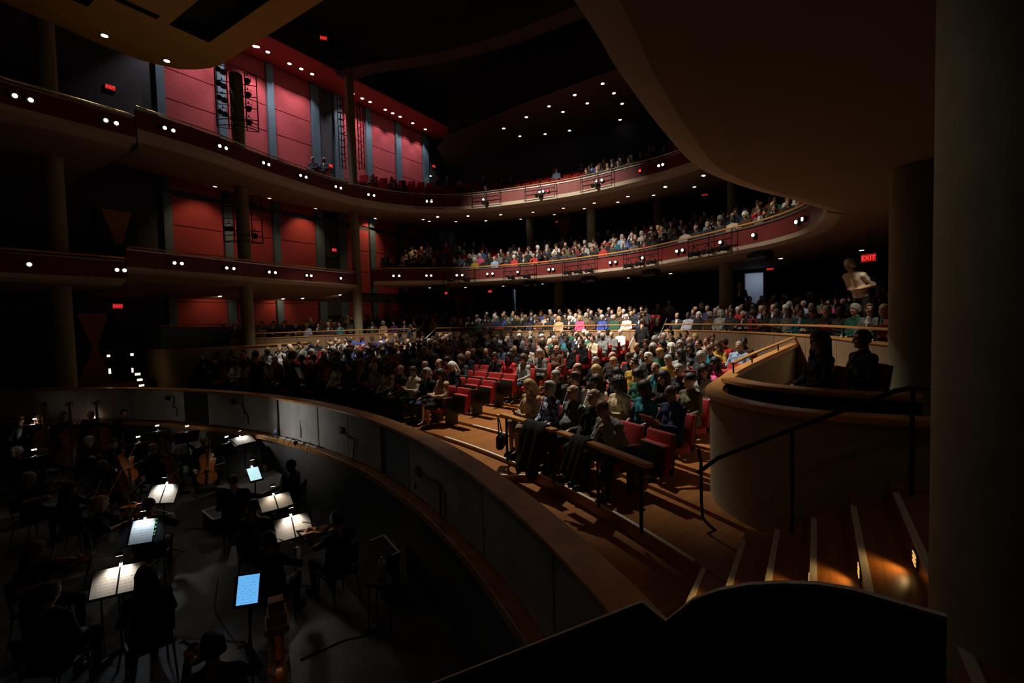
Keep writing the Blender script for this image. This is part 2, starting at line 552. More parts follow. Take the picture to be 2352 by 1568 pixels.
# parterre floor rings
def pairs_curve(pairs, n=6):
    return catmull([(*a, 0) for a, b in pairs], n), catmull([(*b, 0) for a, b in pairs], n)
PARR = [((8, -1.35), (7, -4)), ((9.9, -.73), (11, -4)), ((12.4, 0), (17, -4)), ((15.7, 1.95), (24, -3)), ((18.42, 4.9), (28.5, 2)), ((19.0, 8.5), (28.5, 7.5)), ((19.2, 11.5), (28.5, 11.5)), ((19.0, 14.5), (28.5, 15.5)), ((18.42, 18.1), (28.5, 21)), ((17.0, 20), (26, 23)), ((15.0, 21), (18, 24)), ((10.4, 21.3), (10.4, 24))]
PF, PO = pairs_curve(PARR)
def ring_mesh(name, Fp, Op, levels, m, parent=None, flip=False):
    """levels: list of (distance from the front, z); the last one may be None for the outer edge"""
    mb = MB()
    n = len(levels)
    vs_ = []
    for a, b in zip(Fp, Op):
        d = (b - a); L = d.length; d = d / max(L, 1e-6)
        for dist, z in levels:
            q = a + d * (min(dist, L) if dist is not None else L)
            vs_.append(Vector((q.x, q.y, z)))
    fs = []
    for i in range(len(Fp) - 1):
        for k in range(n - 1):
            f = (i * n + k, i * n + k + 1, (i + 1) * n + k + 1, (i + 1) * n + k)
            fs.append(tuple(reversed(f)) if flip else f)
    mb.add(vs_, fs)
    return mb.build(name, m, parent)
def steps_profile(z0, dz, pitch, nrow, first=.0):
    out = [(0, z0)]
    for k in range(1, nrow):
        out += [(first + k * pitch - .001, z0 + (k - 1) * dz), (first + k * pitch, z0 + k * dz)]
    out.append((None, z0 + (nrow - 1) * dz))
    return out
P_DZ = .13
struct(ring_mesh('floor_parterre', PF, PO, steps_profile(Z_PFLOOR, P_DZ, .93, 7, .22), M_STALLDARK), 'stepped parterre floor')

# ---- far box and side gallery below the red wall
wall_boxf = struct(empty('wall_box_far'), 'box wall opposite, beneath the red panels')
fp_ = catmull([(13.6, 20.6, 0), (11, 20.45, 0), (9.0, 20.4, 0), (8.1, 20.6, 0), (7.8, 21.3, 0), (7.75, 23.8, 0)], 6)
mb = MB(); mb.sweep(raise_path(fp_, -.80), [(0, 0), (.1, 0), (.1, -1.7), (0, -1.7)]); mb.build('plaster_wall', M_BOXWALL, wall_boxf, angle=40)
mb = MB(); mb.sweep(raise_path(fp_, -.75), [(-.06, -.06), (-.06, 0), (.14, 0), (.14, -.06)]); mb.build('cap_rail', M_RAILWOOD, wall_boxf)
gp = [Vector((8.3, 22.6, .20)), Vector((12, 22.6, .20)), Vector((17.5, 22.6, .20))]
mb = MB(); mb.sweep(gp, [(-.05, -1.05), (-.05, -.12), (.05, -.12), (.05, -1.05)]); mb.build('gallery_wall', M_SLATE, wall_boxf)
mb = MB(); mb.sweep(gp, [(-.05, -.05), (-.05, 0), (.05, 0), (.05, -.05)]); mb.build('gallery_rail', M_RAILWOOD, wall_boxf)
struct(flat_poly('floor_box_far', [(7.8, 20.5, -1.4), (18, 20.5, -1.4), (18, 24, -1.4), (7.8, 24, -1.4)], M_STALLDARK), 'box floor below the red wall')
# steps with lights at the far side door
fst = struct(empty('floor_stair_far'), 'oak steps below the far exit')
for i in range(3):
    mb = MB(); mb.box((6.2, 20.6 + .3 * i + 1.2, -2.35 + .17 * i), (2.2, 2.4, .17)); mb.build('step', M_STEP, fst)
struct(flat_poly('floor_stage_side', [(-3, 21.4, -1.92), (7.7, 21.4, -1.92), (7.7, 24, -1.92), (-3, 24, -1.92)], M_STEP), 'landing at the far exit')

# ---- balconies
TIER = {}
def tier_front(name, path, zr, lip=.20, lipd=.30, label=''):
    root = struct(empty(name), label)
    P0 = [Vector((p[0], p[1], zr)) for p in path]
    mb = MB(); mb.sweep(P0, [(.02, -.68), (.02, -.10), (.10, -.10), (.10, -.68)]); mb.build('fascia', M_FASCIA, root)
    mb = MB(); mb.sweep(P0, [(-.02, -.13), (-.02, -.085), (.20, -.085), (.20, -.13)]); mb.build('ledge', M_STEEL, root)
    mb = MB(); mb.sweep(P0, [(-.015, -.68), (.10, -.68), (lipd + .1, -.68 - lip), (lipd, -.70 - lip), (.03, -.70 - lip * .55)]); mb.build('lip', M_LIP, root, angle=50)
    mb = MB(); mb.tube([p + Vector((0, 0, 0)) for p in P0], .034, 8); mb.build('hand_rail', M_RAILWOOD if zr < 5 else M_BRASS, root, smooth=True)
    for q in resample(P0, 1.6):
        mb = MB(); mb.tube([q + Vector((0, 0, -.1)), q], .012, 6); mb.build('rail_post', M_BLACKMETAL, root)
    return root, P0
T3 = [((6.3, 17.9), (6.3, 24)), ((8.6, 18.15), (9, 24)), ((11.2, 18.8), (13, 24)), ((15, 19.3), (19, 24)), ((17, 19.0), (24, 24)), ((18.9, 18.1), (28.5, 23)), ((20.5, 16.1), (28.5, 18.5)), ((21.3, 12.9), (28.5, 14)), ((21.6, 10), (28.5, 10)), ((21.3, 7.2), (28.5, 6)), ((20.8, 5), (28.5, 2.5)), ((19.4, 2.8), (28, -2)), ((17.2, 1.5), (24, -4)), ((14, 1.2), (17, -4)), ((9, 1.4), (9, -4)), ((-1, 1.4), (-1, -4))]
T2R = [((17.2, 19.9), (28.5, 24)), ((18.9, 18.1), (28.5, 21)), ((20.6, 15.8), (28.5, 17.5)), ((21.4, 11.4), (28.5, 11.5)), ((20.6, 7.0), (28.5, 6)), ((19.2, 4.5), (28.5, 2)), ((17.9, 2.6), (28, -2)), ((16.9, 1.35), (25, -4)), ((15.6, .42), (20, -4)), ((14.2, 0), (15, -4)), ((12.5, -.15), (12.5, -4))]
T2N = [((11.6, -.2), (12, -4)), ((10.1, .35), (10.5, -4)), ((8.5, 1.0), (8.5, -4)), ((7.0, 1.40), (7, -4)), ((5.5, 1.46), (5.5, -4)), ((3.9, 1.42), (3.9, -4)), ((2.7, 1.34), (2.7, -4)), ((-2, 1.2), (-2, -4))]
T2B = [((6.3, 19.35), (6.3, 24)), ((9.4, 19.8), (9.4, 24)), ((11.5, 20.15), (12, 24)), ((13.9, 20.4), (15, 24)), ((16.2, 20.55), (17, 24)), ((16.9, 20.85), (17.3, 24)), ((17.25, 21.6), (17.4, 24)), ((17.3, 22.8), (17.4, 24))]
def tier(key, pairs, zr, depth_floor, nrow, dz, soffit, label, lip=.2, lipd=.3):
    Fp, Op = pairs_curve(pairs)
    root, P0 = tier_front('floor_' + key, Fp, zr, lip, lipd, label)
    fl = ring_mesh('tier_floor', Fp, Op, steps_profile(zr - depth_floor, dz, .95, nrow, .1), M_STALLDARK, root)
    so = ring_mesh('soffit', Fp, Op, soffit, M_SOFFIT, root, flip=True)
    TIER[key] = (Fp, Op, zr, depth_floor, dz, so)
    return root
tier('balcony_upper', T3, 7.0, .72, 6, .42, [(.30, 6.11), (1.2, 6.0), (3.2, 6.15), (5, 6.5), (None, 6.85)], 'upper balcony ring with dark red front', .26, .34)
tier('balcony_lower_rear', T2R, 3.0, .72, 6, .36, [(.26, 2.13), (1.2, 2.08), (3.5, 2.2), (None, 2.45)], 'lower balcony, curved rear part', .18, .28)
tier('balcony_lower_far', T2B, 2.82, .75, 3, .25, [(.26, 1.95), (1.0, 1.75), (None, 1.38)], 'lower balcony along the red wall', .18, .28)
tier('balcony_lower_near', T2N, 2.85, .75, 3, .25, [(.26, 1.98), (.6, 1.95), (None, 1.95)], 'lower balcony directly above the near boxes', .18, .28)
# the two lower front boxes next to the stage on the far side
tier('box_lower_far', [((-2, 19.35), (-2, 24)), ((2, 19.35), (2, 24)), ((6.25, 19.35), (6.25, 24))], 2.42, .72, 2, .2, [(.26, 1.55), (.6, 1.5), (None, 1.5)], 'lower box next to the stage opening')
tier('box_upper_far', [((-2, 17.9), (-2, 24)), ((2, 17.9), (2, 24)), ((6.25, 17.9), (6.25, 24))], 6.70, .72, 2, .2, [(.30, 5.8), (.6, 5.7), (None, 5.7)], 'upper box next to the stage opening', .26, .34)
# returns closing the open ends
mb = MB()
mb.sweep([(17.2, 19.9, 3.0), (18.6, 21.5, 3.0)], [(0, -.9), (0, -.1), (.1, -.1), (.1, -.9)])
struct(mb.build('trim_2', M_FASCIA), 'return of the rear balcony front')
for u_, zr, zb in ((19.4, 2.8, 1.5), (17.95, 7.0, 5.7)):
    mb = MB(); mb.box((6.28, (u_ + 24) / 2, (zr - .1 + zb) / 2), (.06, 24 - u_, zr - .1 - zb))
    struct(mb.build('trim_3', M_DARKWALL), 'end wall of a box at the level change')

# ---- far side wall with textured red panels and slate pilasters
U_W = 24.0
def v_at(px, py=400): return at_y(px, py, U_W).x
wall_left = struct(empty('wall_left'), 'far side wall with red panels and slate pilasters')
mb = MB(); mb.box((13, U_W + .2, 5.5), (34, .2, 18)); mb.build('wall_core', M_DARKWALL, wall_left)
LEVELS = [(-1.4, 1.40), (2.0, 6.0), (6.2, 13.7)]
bays = [(389, 507), (527, 620), (637, 719), (789, 842), (856, 910), (923, 971)]
pil = [(368, 388), (508, 526), (621, 636), (720, 737), (771, 788), (843, 855), (911, 922), (972, 984)]
for a, b in pil:
    va, vb = v_at(a), v_at(b)
    for z0, z1 in LEVELS:
        mb = MB(); mb.box(((va + vb) / 2, U_W + .02, (z0 + z1) / 2), (vb - va, .24, z1 - z0)); mb.build('pilaster', M_SLATE, wall_left, bevel=.01)
for a, b in bays:
    va, vb = v_at(a), v_at(b)
    for z0, z1 in LEVELS:
        z = z0
        while z < z1 - .05:
            zt = min(z1, z + 1.32)
            mb = MB(); mb.box(((va + vb) / 2, U_W + .06, (z + zt) / 2), (vb - va - .02, .09, zt - z - .035)); mb.build('red_panel', M_RED, wall_left, bevel=.008)
            z = zt
# dark door bay between the panels, at every level
va, vb = v_at(738), v_at(770)
for z0, z1 in LEVELS:
    mb = MB(); mb.box(((va + vb) / 2, U_W + .06, (z0 + 2.0 + z1) / 2), (vb - va, .09, z1 - z0 - 2.0)); mb.build('grey_panel', M_DARKWALL, wall_left)
    mb = MB(); mb.box(((va + vb) / 2, U_W + .09, z0 + 1.0), (vb - va, .03, 2.0)); mb.build('door_leaf', M_BLACK, wall_left)
# ---- red cornice with soffit above the panels
mb = MB()
va, vb = 8.6, v_at(1003, 290)
mb.box(((va + vb) / 2, 22.85, 13.85), (vb - va, 2.3, .3))
struct(mb.build('trim_4', M_CORNICE), 'red cornice soffit above the side wall')
mb = MB(); mb.box(((va + vb) / 2, 21.72, 14.3), (vb - va, .1, 1.2)); struct(mb.build('trim_5', M_BLACKWALL), 'dark upstand above the cornice')

# ---- back wall, near wall, ceilings
wall_back = struct(empty('wall_back'), 'dark back wall of the house with two foyer doorways')
def bw(u0, u1, z0, z1):
    mb = MB(); mb.box((28.7, (u0 + u1) / 2, (z0 + z1) / 2), (.3, u1 - u0, z1 - z0)); mb.build('wall_section', M_BLACKWALL, wall_back)
D1, D2 = (2.42, 3.32), (18.16, 18.42)
bw(-6, 24.4, 2.28, 14.6); bw(-6, 24.4, -3.5, -.4)
bw(-6, D1[0], -.4, 2.28); bw(D1[1], D2[0], -.4, 2.28); bw(D2[1], 24.4, -.4, 2.28)
M_FOYER = mat('foyer_paint', (.62, .66, .72), .8)
M_FOYERBLUE = mat('foyer_blue', (.06, .12, .42), .7)
for nm, (a, b), w in (('wall_foyer_near', D1, 1.2), ('wall_foyer_far', D2, 1.2)):
    fo = struct(empty(nm), 'lit foyer corridor beyond a doorway')
    mb = MB(); mb.box((31.0, (a + b) / 2, .95), (.1, w * 2, 2.9)); mb.build('end_wall', M_FOYER, fo)
    mb = MB(); mb.box((30, a - .35 - w / 2, .95), (2, .1, 2.9)); mb.build('side_wall', M_FOYERBLUE, fo)
    mb = MB(); mb.box((30, b + w / 2, .95), (2, .1, 2.9)); mb.build('side_wall', M_FOYER, fo)
    mb = MB(); mb.box((30, (a + b) / 2, 2.45), (2.4, w * 2, .1)); mb.build('corridor_ceiling', M_FOYER, fo)
    mb = MB(); mb.box((30, (a + b) / 2, -.45), (2.4, w * 2, .1)); mb.build('corridor_floor', M_STALLDARK, fo)
    point('foyer_lamp', (29.9, (a + b) / 2, 2.2), 9 if nm.endswith('near') else 6, (.80, .88, 1), .1)
mb = MB(); mb.box((13, -4.2, 5.5), (34, .3, 18)); struct(mb.build('wall_right', M_BLACKWALL), 'near side wall behind the boxes')
ceiling = struct(flat_poly('ceiling', [(-4, -4.2, 15.2), (-4, 24.4, 15.2), (29, 24.4, 15.2), (29, -4.2, 15.2)], M_CEIL), 'black upper ceiling')
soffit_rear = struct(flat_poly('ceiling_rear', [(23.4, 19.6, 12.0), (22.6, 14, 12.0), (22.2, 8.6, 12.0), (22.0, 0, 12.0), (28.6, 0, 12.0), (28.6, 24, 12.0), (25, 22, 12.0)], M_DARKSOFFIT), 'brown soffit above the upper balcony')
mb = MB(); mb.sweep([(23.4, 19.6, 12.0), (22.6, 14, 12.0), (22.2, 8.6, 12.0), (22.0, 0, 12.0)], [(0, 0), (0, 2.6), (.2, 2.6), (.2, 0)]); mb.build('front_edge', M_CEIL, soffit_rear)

# ---- ochre forestage canopy with lighting openings
cz = 9.0
cpts = [(8.0, 3.0), (8.0, 16.8), (7.9, 17.6), (7.6, 18.3), (7.0, 18.75), (6.2, 18.95), (4.5, 18.8), (2.0, 18.5), (-2.0, 18.2), (-2.0, 3.0)]
def hole(px): return [at_z(x, y, cz) for x, y in px]
HOLES = [(6.6, 7.7, 12.5, 16.1), (4.9, 6.3, 15.85, 16.1), (3.9, 5.0, 16.4, 17.0)]
VE = [-2, 3.9, 4.9, 5.0, 6.3, 6.6, 7.7, 8.55]; UE = [3, 12.5, 15.85, 16.1, 16.4, 17.0]
mb = MB()
for va, vb in zip(VE, VE[1:]):
    for ua, ub in zip(UE, UE[1:]):
        if any(h[0] <= va and vb <= h[1] and h[2] <= ua and ub <= h[3] for h in HOLES): continue
        mb.add([(va, ua, cz), (va, ub, cz), (vb, ub, cz), (vb, ua, cz)], [(0, 1, 2, 3)])
oc = [(8.55, 17.0), (8.45, 17.6), (8.18, 18.17), (7.87, 18.56), (7.33, 18.82), (6.83, 18.98), (5.9, 18.92), (4.9, 18.75), (2.0, 18.4), (-2.0, 18.2)]
for (va, ua), (vb, ub) in zip(oc, oc[1:]):
    mb.add([(va, 17.0, cz), (va, ua, cz), (vb, ub, cz), (vb, 17.0, cz)], [(0, 1, 2, 3)])
canopy = struct(mb.build('ceiling_canopy', M_CANOPY), 'ochre forestage canopy with lighting slots')
mb = MB()
cpts = [(8.55, 3.0)] + oc + [(-2.0, 3.0)]
n = len(cpts)
mb.add([(x, y, cz) for x, y in cpts] + [(x, y, cz + .35) for x, y in cpts], [(i, (i + 1) % n, n + (i + 1) % n, n + i) for i in range(n)])
mb.add([(x, y, cz + .35) for x, y in cpts], [tuple(range(n))])
mb.build('canopy_edge', M_CANOPY, canopy)
for va, vb, ua, ub in HOLES:
    h = [(va, ua), (vb, ua), (vb, ub), (va, ub)]
    mb = MB()
    mb.add([(x, y, cz) for x, y in h] + [(x, y, cz + .34) for x, y in h], [(i, (i + 1) % 4, 4 + (i + 1) % 4, 4 + i) for i in range(4)] + [(4, 5, 6, 7)])
    mb.build('slot_lining', M_OPEN, canopy)

# ---- lighting bridge under the black ceiling
bz = 13.2
bpth = catmull([at_z(x, y, bz) for x, y in ((772, 172), (840, 148), (1000, 122), (1160, 78), (1330, 12))], 6)
br_ = empty('lighting_bridge', bpth[0], 0, 'dim curved lighting bridge hung under the black ceiling', 'catwalk')
M_BRIDGE = mat('bridge_paint', (.05, .04, .03), .8)
mb = MB(); mb.sweep([p - bpth[0] for p in bpth], [(0, 0), (0, .12), (.9, .12), (.9, 0)]); mb.build('deck', M_BRIDGE, br_)
for d_, h_ in ((0, .55), (0, 1.05), (.9, 1.05)):
    mb = MB(); mb.sweep([p - bpth[0] for p in bpth], [(d_, h_), (d_, h_ + .04), (d_ + .04, h_ + .04), (d_ + .04, h_)]); mb.build('guard_rail', M_BRIDGE, br_)
for p in bpth[::3]:
    mb = MB(); mb.tube([p - bpth[0] + Vector((0, 0, .1)), p - bpth[0] + Vector((0, 0, 15.2 - bz))], .03, 6); mb.build('hanger', M_BRIDGE, br_)

# ---- columns
def column(loc, r, z0, z1, m=M_COLUMN, label='', nm='column'):
    mb = MB()
    mb.lathe((loc[0], loc[1], 0), [(r, z0), (r, z1 - .04), (r - .03, z1)], 28)
    o = mb.build(nm, m, None, angle=40)
    return struct(o, label)
for i, (v, zt) in enumerate(((5.0, 13.5), (11.05, 10.9), (17.0, 13.6))):
    column((v, 21.0), (.27, .26, .23)[i], -2.0, zt, label=['round column beside the far exit', 'round column carrying the stout lighting cage', 'round column with the ladder-like lighting cage'][i])
column((8.46, -1.15), .31, -1.6, 1.96, label='round column on the near parterre')
column((3.02, -.80), .33, -2.6, 1.96, label='broad column at the edge of the near box')
for v, u in ((27.3, 7.6), (25.2, 10.8), (26.5, 15.6), (24.3, 3.3)):
    column((v, u), .25, 2.3, 6.85, label='round column at the back of the lower balcony')
for v, u in ((24.5, 12.6), (21.5, 3.2)):
    column((v, u), .27, -1.0, 2.45, label='round column at the back of the parterre')

# ---- black plywood flat with bare edges in front of the stair
fl = empty('plywood_flat', (2.2, 1.0, -4.05), 0, 'black painted plywood masking flat with pale bare edge and notch', 'masking flat')
edge = [(960, 1584), (1475, 1384), (1530, 1428), (1592, 1378), (1650, 1357), (1720, 1344), (1800, 1340), (1880, 1343), (1960, 1356), (2060, 1385), (2175, 1418)]
ep = [at_x(x, y, 2.2) - Vector((2.2, 1.0, -4.05)) for x, y in edge]
outline = [(p.y, p.z) for p in ep]
poly = outline + [(outline[-1][0], 0.0), (outline[0][0], 0.0)]
tr = tessellate_polygon([[Vector((a, b, 0)) for a, b in poly]])
mb = MB()
n = len(poly)
TH = .02
mb.add([(0, a, b) for a, b in poly] + [(TH, a, b) for a, b in poly], [tuple(t) for t in tr] + [tuple(i + n for i in t) for t in tr] + [(i, (i + 1) % n, n + (i + 1) % n, n + i) for i in range(len(outline) - 1, n)])
mb.build('board', M_PLYBLACK, fl)
mb = MB()
for i in range(len(outline) - 1):
    a, b = Vector((0, *outline[i])), Vector((0, *outline[i + 1]))
    d = (b - a).normalized()
    nrm = Vector((0, -d.z, d.y))
    if nrm.z < 0: nrm = -nrm
    o = Vector((-.004, 0, 0))
    q = [a - nrm * .010, b - nrm * .010, b + nrm * .004, a + nrm * .004]
    mb.add([p + o for p in q] + [p + Vector((TH + .004, 0, 0)) for p in q], [(0, 1, 2, 3), (7, 6, 5, 4), (0, 4, 5, 1), (1, 5, 6, 2), (2, 6, 7, 3), (3, 7, 4, 0)])
mb.build('bare_edge', M_PLY, fl)
# ================================================================ PEOPLE: one continuous surface per body, grown from a distance field
def axis(*spans):
    """spans: (start, end, step) ... joined into one increasing array"""
    out = []
    for a, b, st in spans:
        n = max(1, int(round((b - a) / st)))
        out += [a + (b - a) * i / n for i in range(n)]
    out.append(spans[-1][1])
    return np.array(out, dtype=np.float32)

def field(prims, ax):
    X, Y, Z = ax
    D = np.full((len(X), len(Y), len(Z)), .5, np.float32)
    B = np.full(D.shape, .5, np.float32)
    Mt = np.zeros(D.shape, np.uint8)
    for p in prims:
        k = p.get('k', .025)
        if p['t'] == 'c':
            a, b, ra, rb = np.array(p['a'], np.float32), np.array(p['b'], np.float32), p['ra'], p['rb']
            lo, hi = np.minimum(a - ra, b - rb), np.maximum(a + ra, b + rb)
        else:
            c, r = np.array(p['c'], np.float32), np.array(p['r'], np.float32)
            rm = r.max() if p.get('R') is not None else r
            lo, hi = c - rm, c + rm
        mg = k + .022
        sl = []
        for A, l, h in zip((X, Y, Z), lo, hi):
            i0, i1 = np.searchsorted(A, l - mg), np.searchsorted(A, h + mg)
            sl.append(slice(int(i0), int(i1)))
        sl = tuple(sl)
        x, y, z = X[sl[0], None, None], Y[None, sl[1], None], Z[None, None, sl[2]]
        if min(D[sl].shape) == 0: continue
        if p['t'] == 'c':
            ba = b - a
            L2 = float((ba * ba).sum()) + 1e-9
            px_, py_, pz_ = x - a[0], y - a[1], z - a[2]
            h = np.clip((px_ * ba[0] + py_ * ba[1] + pz_ * ba[2]) / L2, 0, 1)
            di = np.sqrt((px_ - ba[0] * h) ** 2 + (py_ - ba[1] * h) ** 2 + (pz_ - ba[2] * h) ** 2) - (ra + (rb - ra) * h)
        else:
            qx, qy, qz = x - c[0], y - c[1], z - c[2]
            if p.get('R') is not None:
                R = p['R']
                qx, qy, qz = (R[0][0] * qx + R[1][0] * qy + R[2][0] * qz, R[0][1] * qx + R[1][1] * qy + R[2][1] * qz, R[0][2] * qx + R[1][2] * qy + R[2][2] * qz)
            k0 = np.sqrt((qx / r[0]) ** 2 + (qy / r[1]) ** 2 + (qz / r[2]) ** 2) + 1e-6
            k1 = np.sqrt((qx / r[0] ** 2) ** 2 + (qy / r[1] ** 2) ** 2 + (qz / r[2] ** 2) ** 2) + 1e-6
            di = k0 * (k0 - 1) / k1
        d = D[sl]
        if p.get('op') == 's':
            h = np.clip(.5 - .5 * (d + di) / k, 0, 1)
            D[sl] = d * (1 - h) + (-di) * h + k * h * (1 - h)
        else:
            h = np.clip(.5 + .5 * (d - di) / k, 0, 1)
            D[sl] = d * (1 - h) + di * h - k * h * (1 - h)
            dm = di - p.get('pri', 0)
            w = dm < B[sl]
            B[sl] = np.where(w, dm, B[sl])
            Mt[sl] = np.where(w, p.get('m', 0), Mt[sl])
    return D, Mt

def nets(D, ax, Mt=None):
    """surface nets: vertices, quads, material of each quad"""
    S = D < 0
    nx, ny, nz = D.shape
    c = np.zeros((nx - 1, ny - 1, nz - 1), np.uint8)
    for i in (0, 1):
        for j in (0, 1):
            for k in (0, 1):
                c += S[i:nx - 1 + i, j:ny - 1 + j, k:nz - 1 + k]
    act = np.argwhere((c > 0) & (c < 8))
    idx = np.full(c.shape, -1, np.int32)
    idx[act[:, 0], act[:, 1], act[:, 2]] = np.arange(len(act))
    corners = [(i, j, k) for i in (0, 1) for j in (0, 1) for k in (0, 1)]
    val = np.stack([D[act[:, 0] + i, act[:, 1] + j, act[:, 2] + k] for i, j, k in corners], 1)
    acc = np.zeros((len(act), 3), np.float32)
    cnt = np.zeros(len(act), np.float32)
    for a in range(8):
        for b in range(a + 1, 8):
            ca, cb = np.array(corners[a]), np.array(corners[b])
            if abs(ca - cb).sum() != 1: continue
            va, vb = val[:, a], val[:, b]
            m = (va < 0) != (vb < 0)
            t = np.where(m, va / np.where(m, va - vb, 1), 0)
            pos = ca[None, :] + (cb - ca)[None, :] * t[:, None]
            acc += np.where(m[:, None], pos, 0)
            cnt += m
    loc = acc / np.maximum(cnt, 1)[:, None]
    V = np.empty((len(act), 3), np.float32)
    for d in range(3):
        A = ax[d]
        V[:, d] = A[act[:, d]] + (A[act[:, d] + 1] - A[act[:, d]]) * loc[:, d]
    quads, mats = [], []
    for d in range(3):
        s0 = [slice(None)] * 3; s1 = [slice(None)] * 3
        s0[d] = slice(0, -1); s1[d] = slice(1, None)
        a, b = S[tuple(s0)], S[tuple(s1)]
        e = np.argwhere(a != b)
        o1, o2 = [(1, 2), (2, 0), (0, 1)][d]
        ok = (e[:, o1] > 0) & (e[:, o2] > 0) & (e[:, o1] < D.shape[o1] - 1) & (e[:, o2] < D.shape[o2] - 1)
        e = e[ok]
        up = a[e[:, 0], e[:, 1], e[:, 2]]
        def cell(da, db):
            q = e.copy(); q[:, o1] -= da; q[:, o2] -= db
            return idx[q[:, 0], q[:, 1], q[:, 2]]
        q = np.stack([cell(1, 1), cell(0, 1), cell(0, 0), cell(1, 0)], 1)
        q[~up] = q[~up][:, ::-1]
        quads.append(q)
        if Mt is not None:
            ins = e.copy(); ins[~up, d] += 1          # the corner that lies inside
            mats.append(Mt[ins[:, 0], ins[:, 1], ins[:, 2]])
    return V, np.concatenate(quads), (np.concatenate(mats) if Mt is not None else None)

def to_mesh(name, V, Q, mi=None, nmat=1, smooth=True):
    me = bpy.data.meshes.new(name)
    me.vertices.add(len(V)); me.loops.add(len(Q) * 4); me.polygons.add(len(Q))
    me.vertices.foreach_set('co', V.ravel().astype(np.float32))
    me.loops.foreach_set('vertex_index', Q.ravel().astype(np.int32))
    me.polygons.foreach_set('loop_start', np.arange(0, len(Q) * 4, 4, dtype=np.int32))
    me.polygons.foreach_set('loop_total', np.full(len(Q), 4, np.int32))
    if mi is not None: me.polygons.foreach_set('material_index', mi.astype(np.int32))
    if smooth: me.polygons.foreach_set('use_smooth', np.ones(len(Q), bool))
    for i in range(nmat): me.materials.append(None)
    me.update()
    me.validate()
    return me

# ---- body description; local frame: +y is where the person faces, z = 0 the floor, x = 0, y = 0 under the hips
SKIN, TOP, LEGS, SHOE, SHIRT, EYE, LIP = range(7)
def C(a, b, ra, rb, m, k=.025, pri=0): return dict(t='c', a=tuple(a), b=tuple(b), ra=ra, rb=rb, m=m, k=k, pri=pri)
def E(c, r, m, k=.02, R=None, op=None, pri=0): return dict(t='e', c=tuple(c), r=tuple(r), m=m, k=k, R=R, op=op, pri=pri)
def rot(yaw=0, pitch=0, roll=0):
    return Matrix.Rotation(yaw, 3, 'Z') @ Matrix.Rotation(pitch, 3, 'X') @ Matrix.Rotation(roll, 3, 'Y')

def hand(pr, w, d, n, side, curl=.5, m=SKIN, s=1.0, spread=1.0):
    """palm and five fingers from the wrist w; d = along the hand, n = back-of-hand direction, side = +1 when the thumb lies towards d x n"""
    w, d, n = Vector(w), Vector(d).normalized(), Vector(n)
    n = (n - d * n.dot(d)).normalized()
    t = d.cross(n) * side
    pr.append(C(w, w + d * .03 * s, .024 * s, .027 * s, m, .02))
    for o in (-.021, .0, .021):
        pr.append(C(w + d * .02 * s + t * o * .7 * s, w + d * .082 * s + t * o * s, .017 * s, .0135 * s, m, .014))
    for i, (o, L) in enumerate(((.030, .072), (.010, .080), (-.010, .074), (-.029, .058))):
        a = w + d * .085 * s + t * o * s * spread
        d1 = (d - n * .55 * curl + t * o * 1.5 * spread).normalized()
        b = a + d1 * L * .5 * s
        d2 = (d - n * 1.8 * curl + t * o * spread).normalized()
        pr.append(C(a, b, .0098 * s, .0090 * s, m, .005))
        pr.append(C(b, b + d2 * L * .5 * s, .0090 * s, .0075 * s, m, .005))
    a = w + d * .028 * s + t * .026 * s
    b = a + (d * .6 + t * .75 - n * .2).normalized() * .042 * s
    pr.append(C(a, b, .0135 * s, .0115 * s, m, .010))
    pr.append(C(b, b + (d * .95 + t * .1 - n * .35 * curl).normalized() * .034 * s, .0115 * s, .009 * s, m, .006))

def head(pr, hc, R, s=1.0, face=True):
    hc = Vector(hc)
    P = lambda x, y, z: hc + R @ Vector((x * s, y * s, z * s))
    pr += [E(P(0, -.014, .032), (.077 * s, .096 * s, .094 * s), SKIN, .02, R), E(P(0, .020, -.028), (.063 * s, .074 * s, .088 * s), SKIN, .03, R),
           E(P(0, .034, -.078), (.047 * s, .046 * s, .036 * s), SKIN, .025, R), E(P(0, .070, -.098), (.020 * s, .017 * s, .017 * s), SKIN, .02, R)]
    if face:
        pr += [C(P(-.042, .076, .030), P(.042, .076, .030), .014, .014, SKIN, .012), E(P(-.036, .066, -.030), (.026, .022, .026), SKIN, .02, R), E(P(.036, .066, -.030), (.026, .022, .026), SKIN, .02, R)]
        for sx in (-1, 1):
            pr.append(E(P(sx * .031, .096, .008), (.016, .013, .011), SKIN, .006, R, 's'))
            pr.append(E(P(sx * .031, .081, .006), (.014, .011, .009), EYE, .003, R, pri=.004))
            pr.append(E(P(sx * .079, -.008, -.012), (.011, .021, .032), SKIN, .008, R))
            pr.append(C(P(sx * .018, .094, .033), P(sx * .046, .083, .033), .006, .005, EYE, .004, .004))
        pr += [C(P(0, .088, .014), P(0, .108, -.020), .010, .0135, SKIN, .010), C(P(-.013, .098, -.024), P(.013, .098, -.024), .009, .009, SKIN, .008),
               E(P(0, .086, -.054), (.024, .011, .0085), LIP, .004, R, pri=.003)]

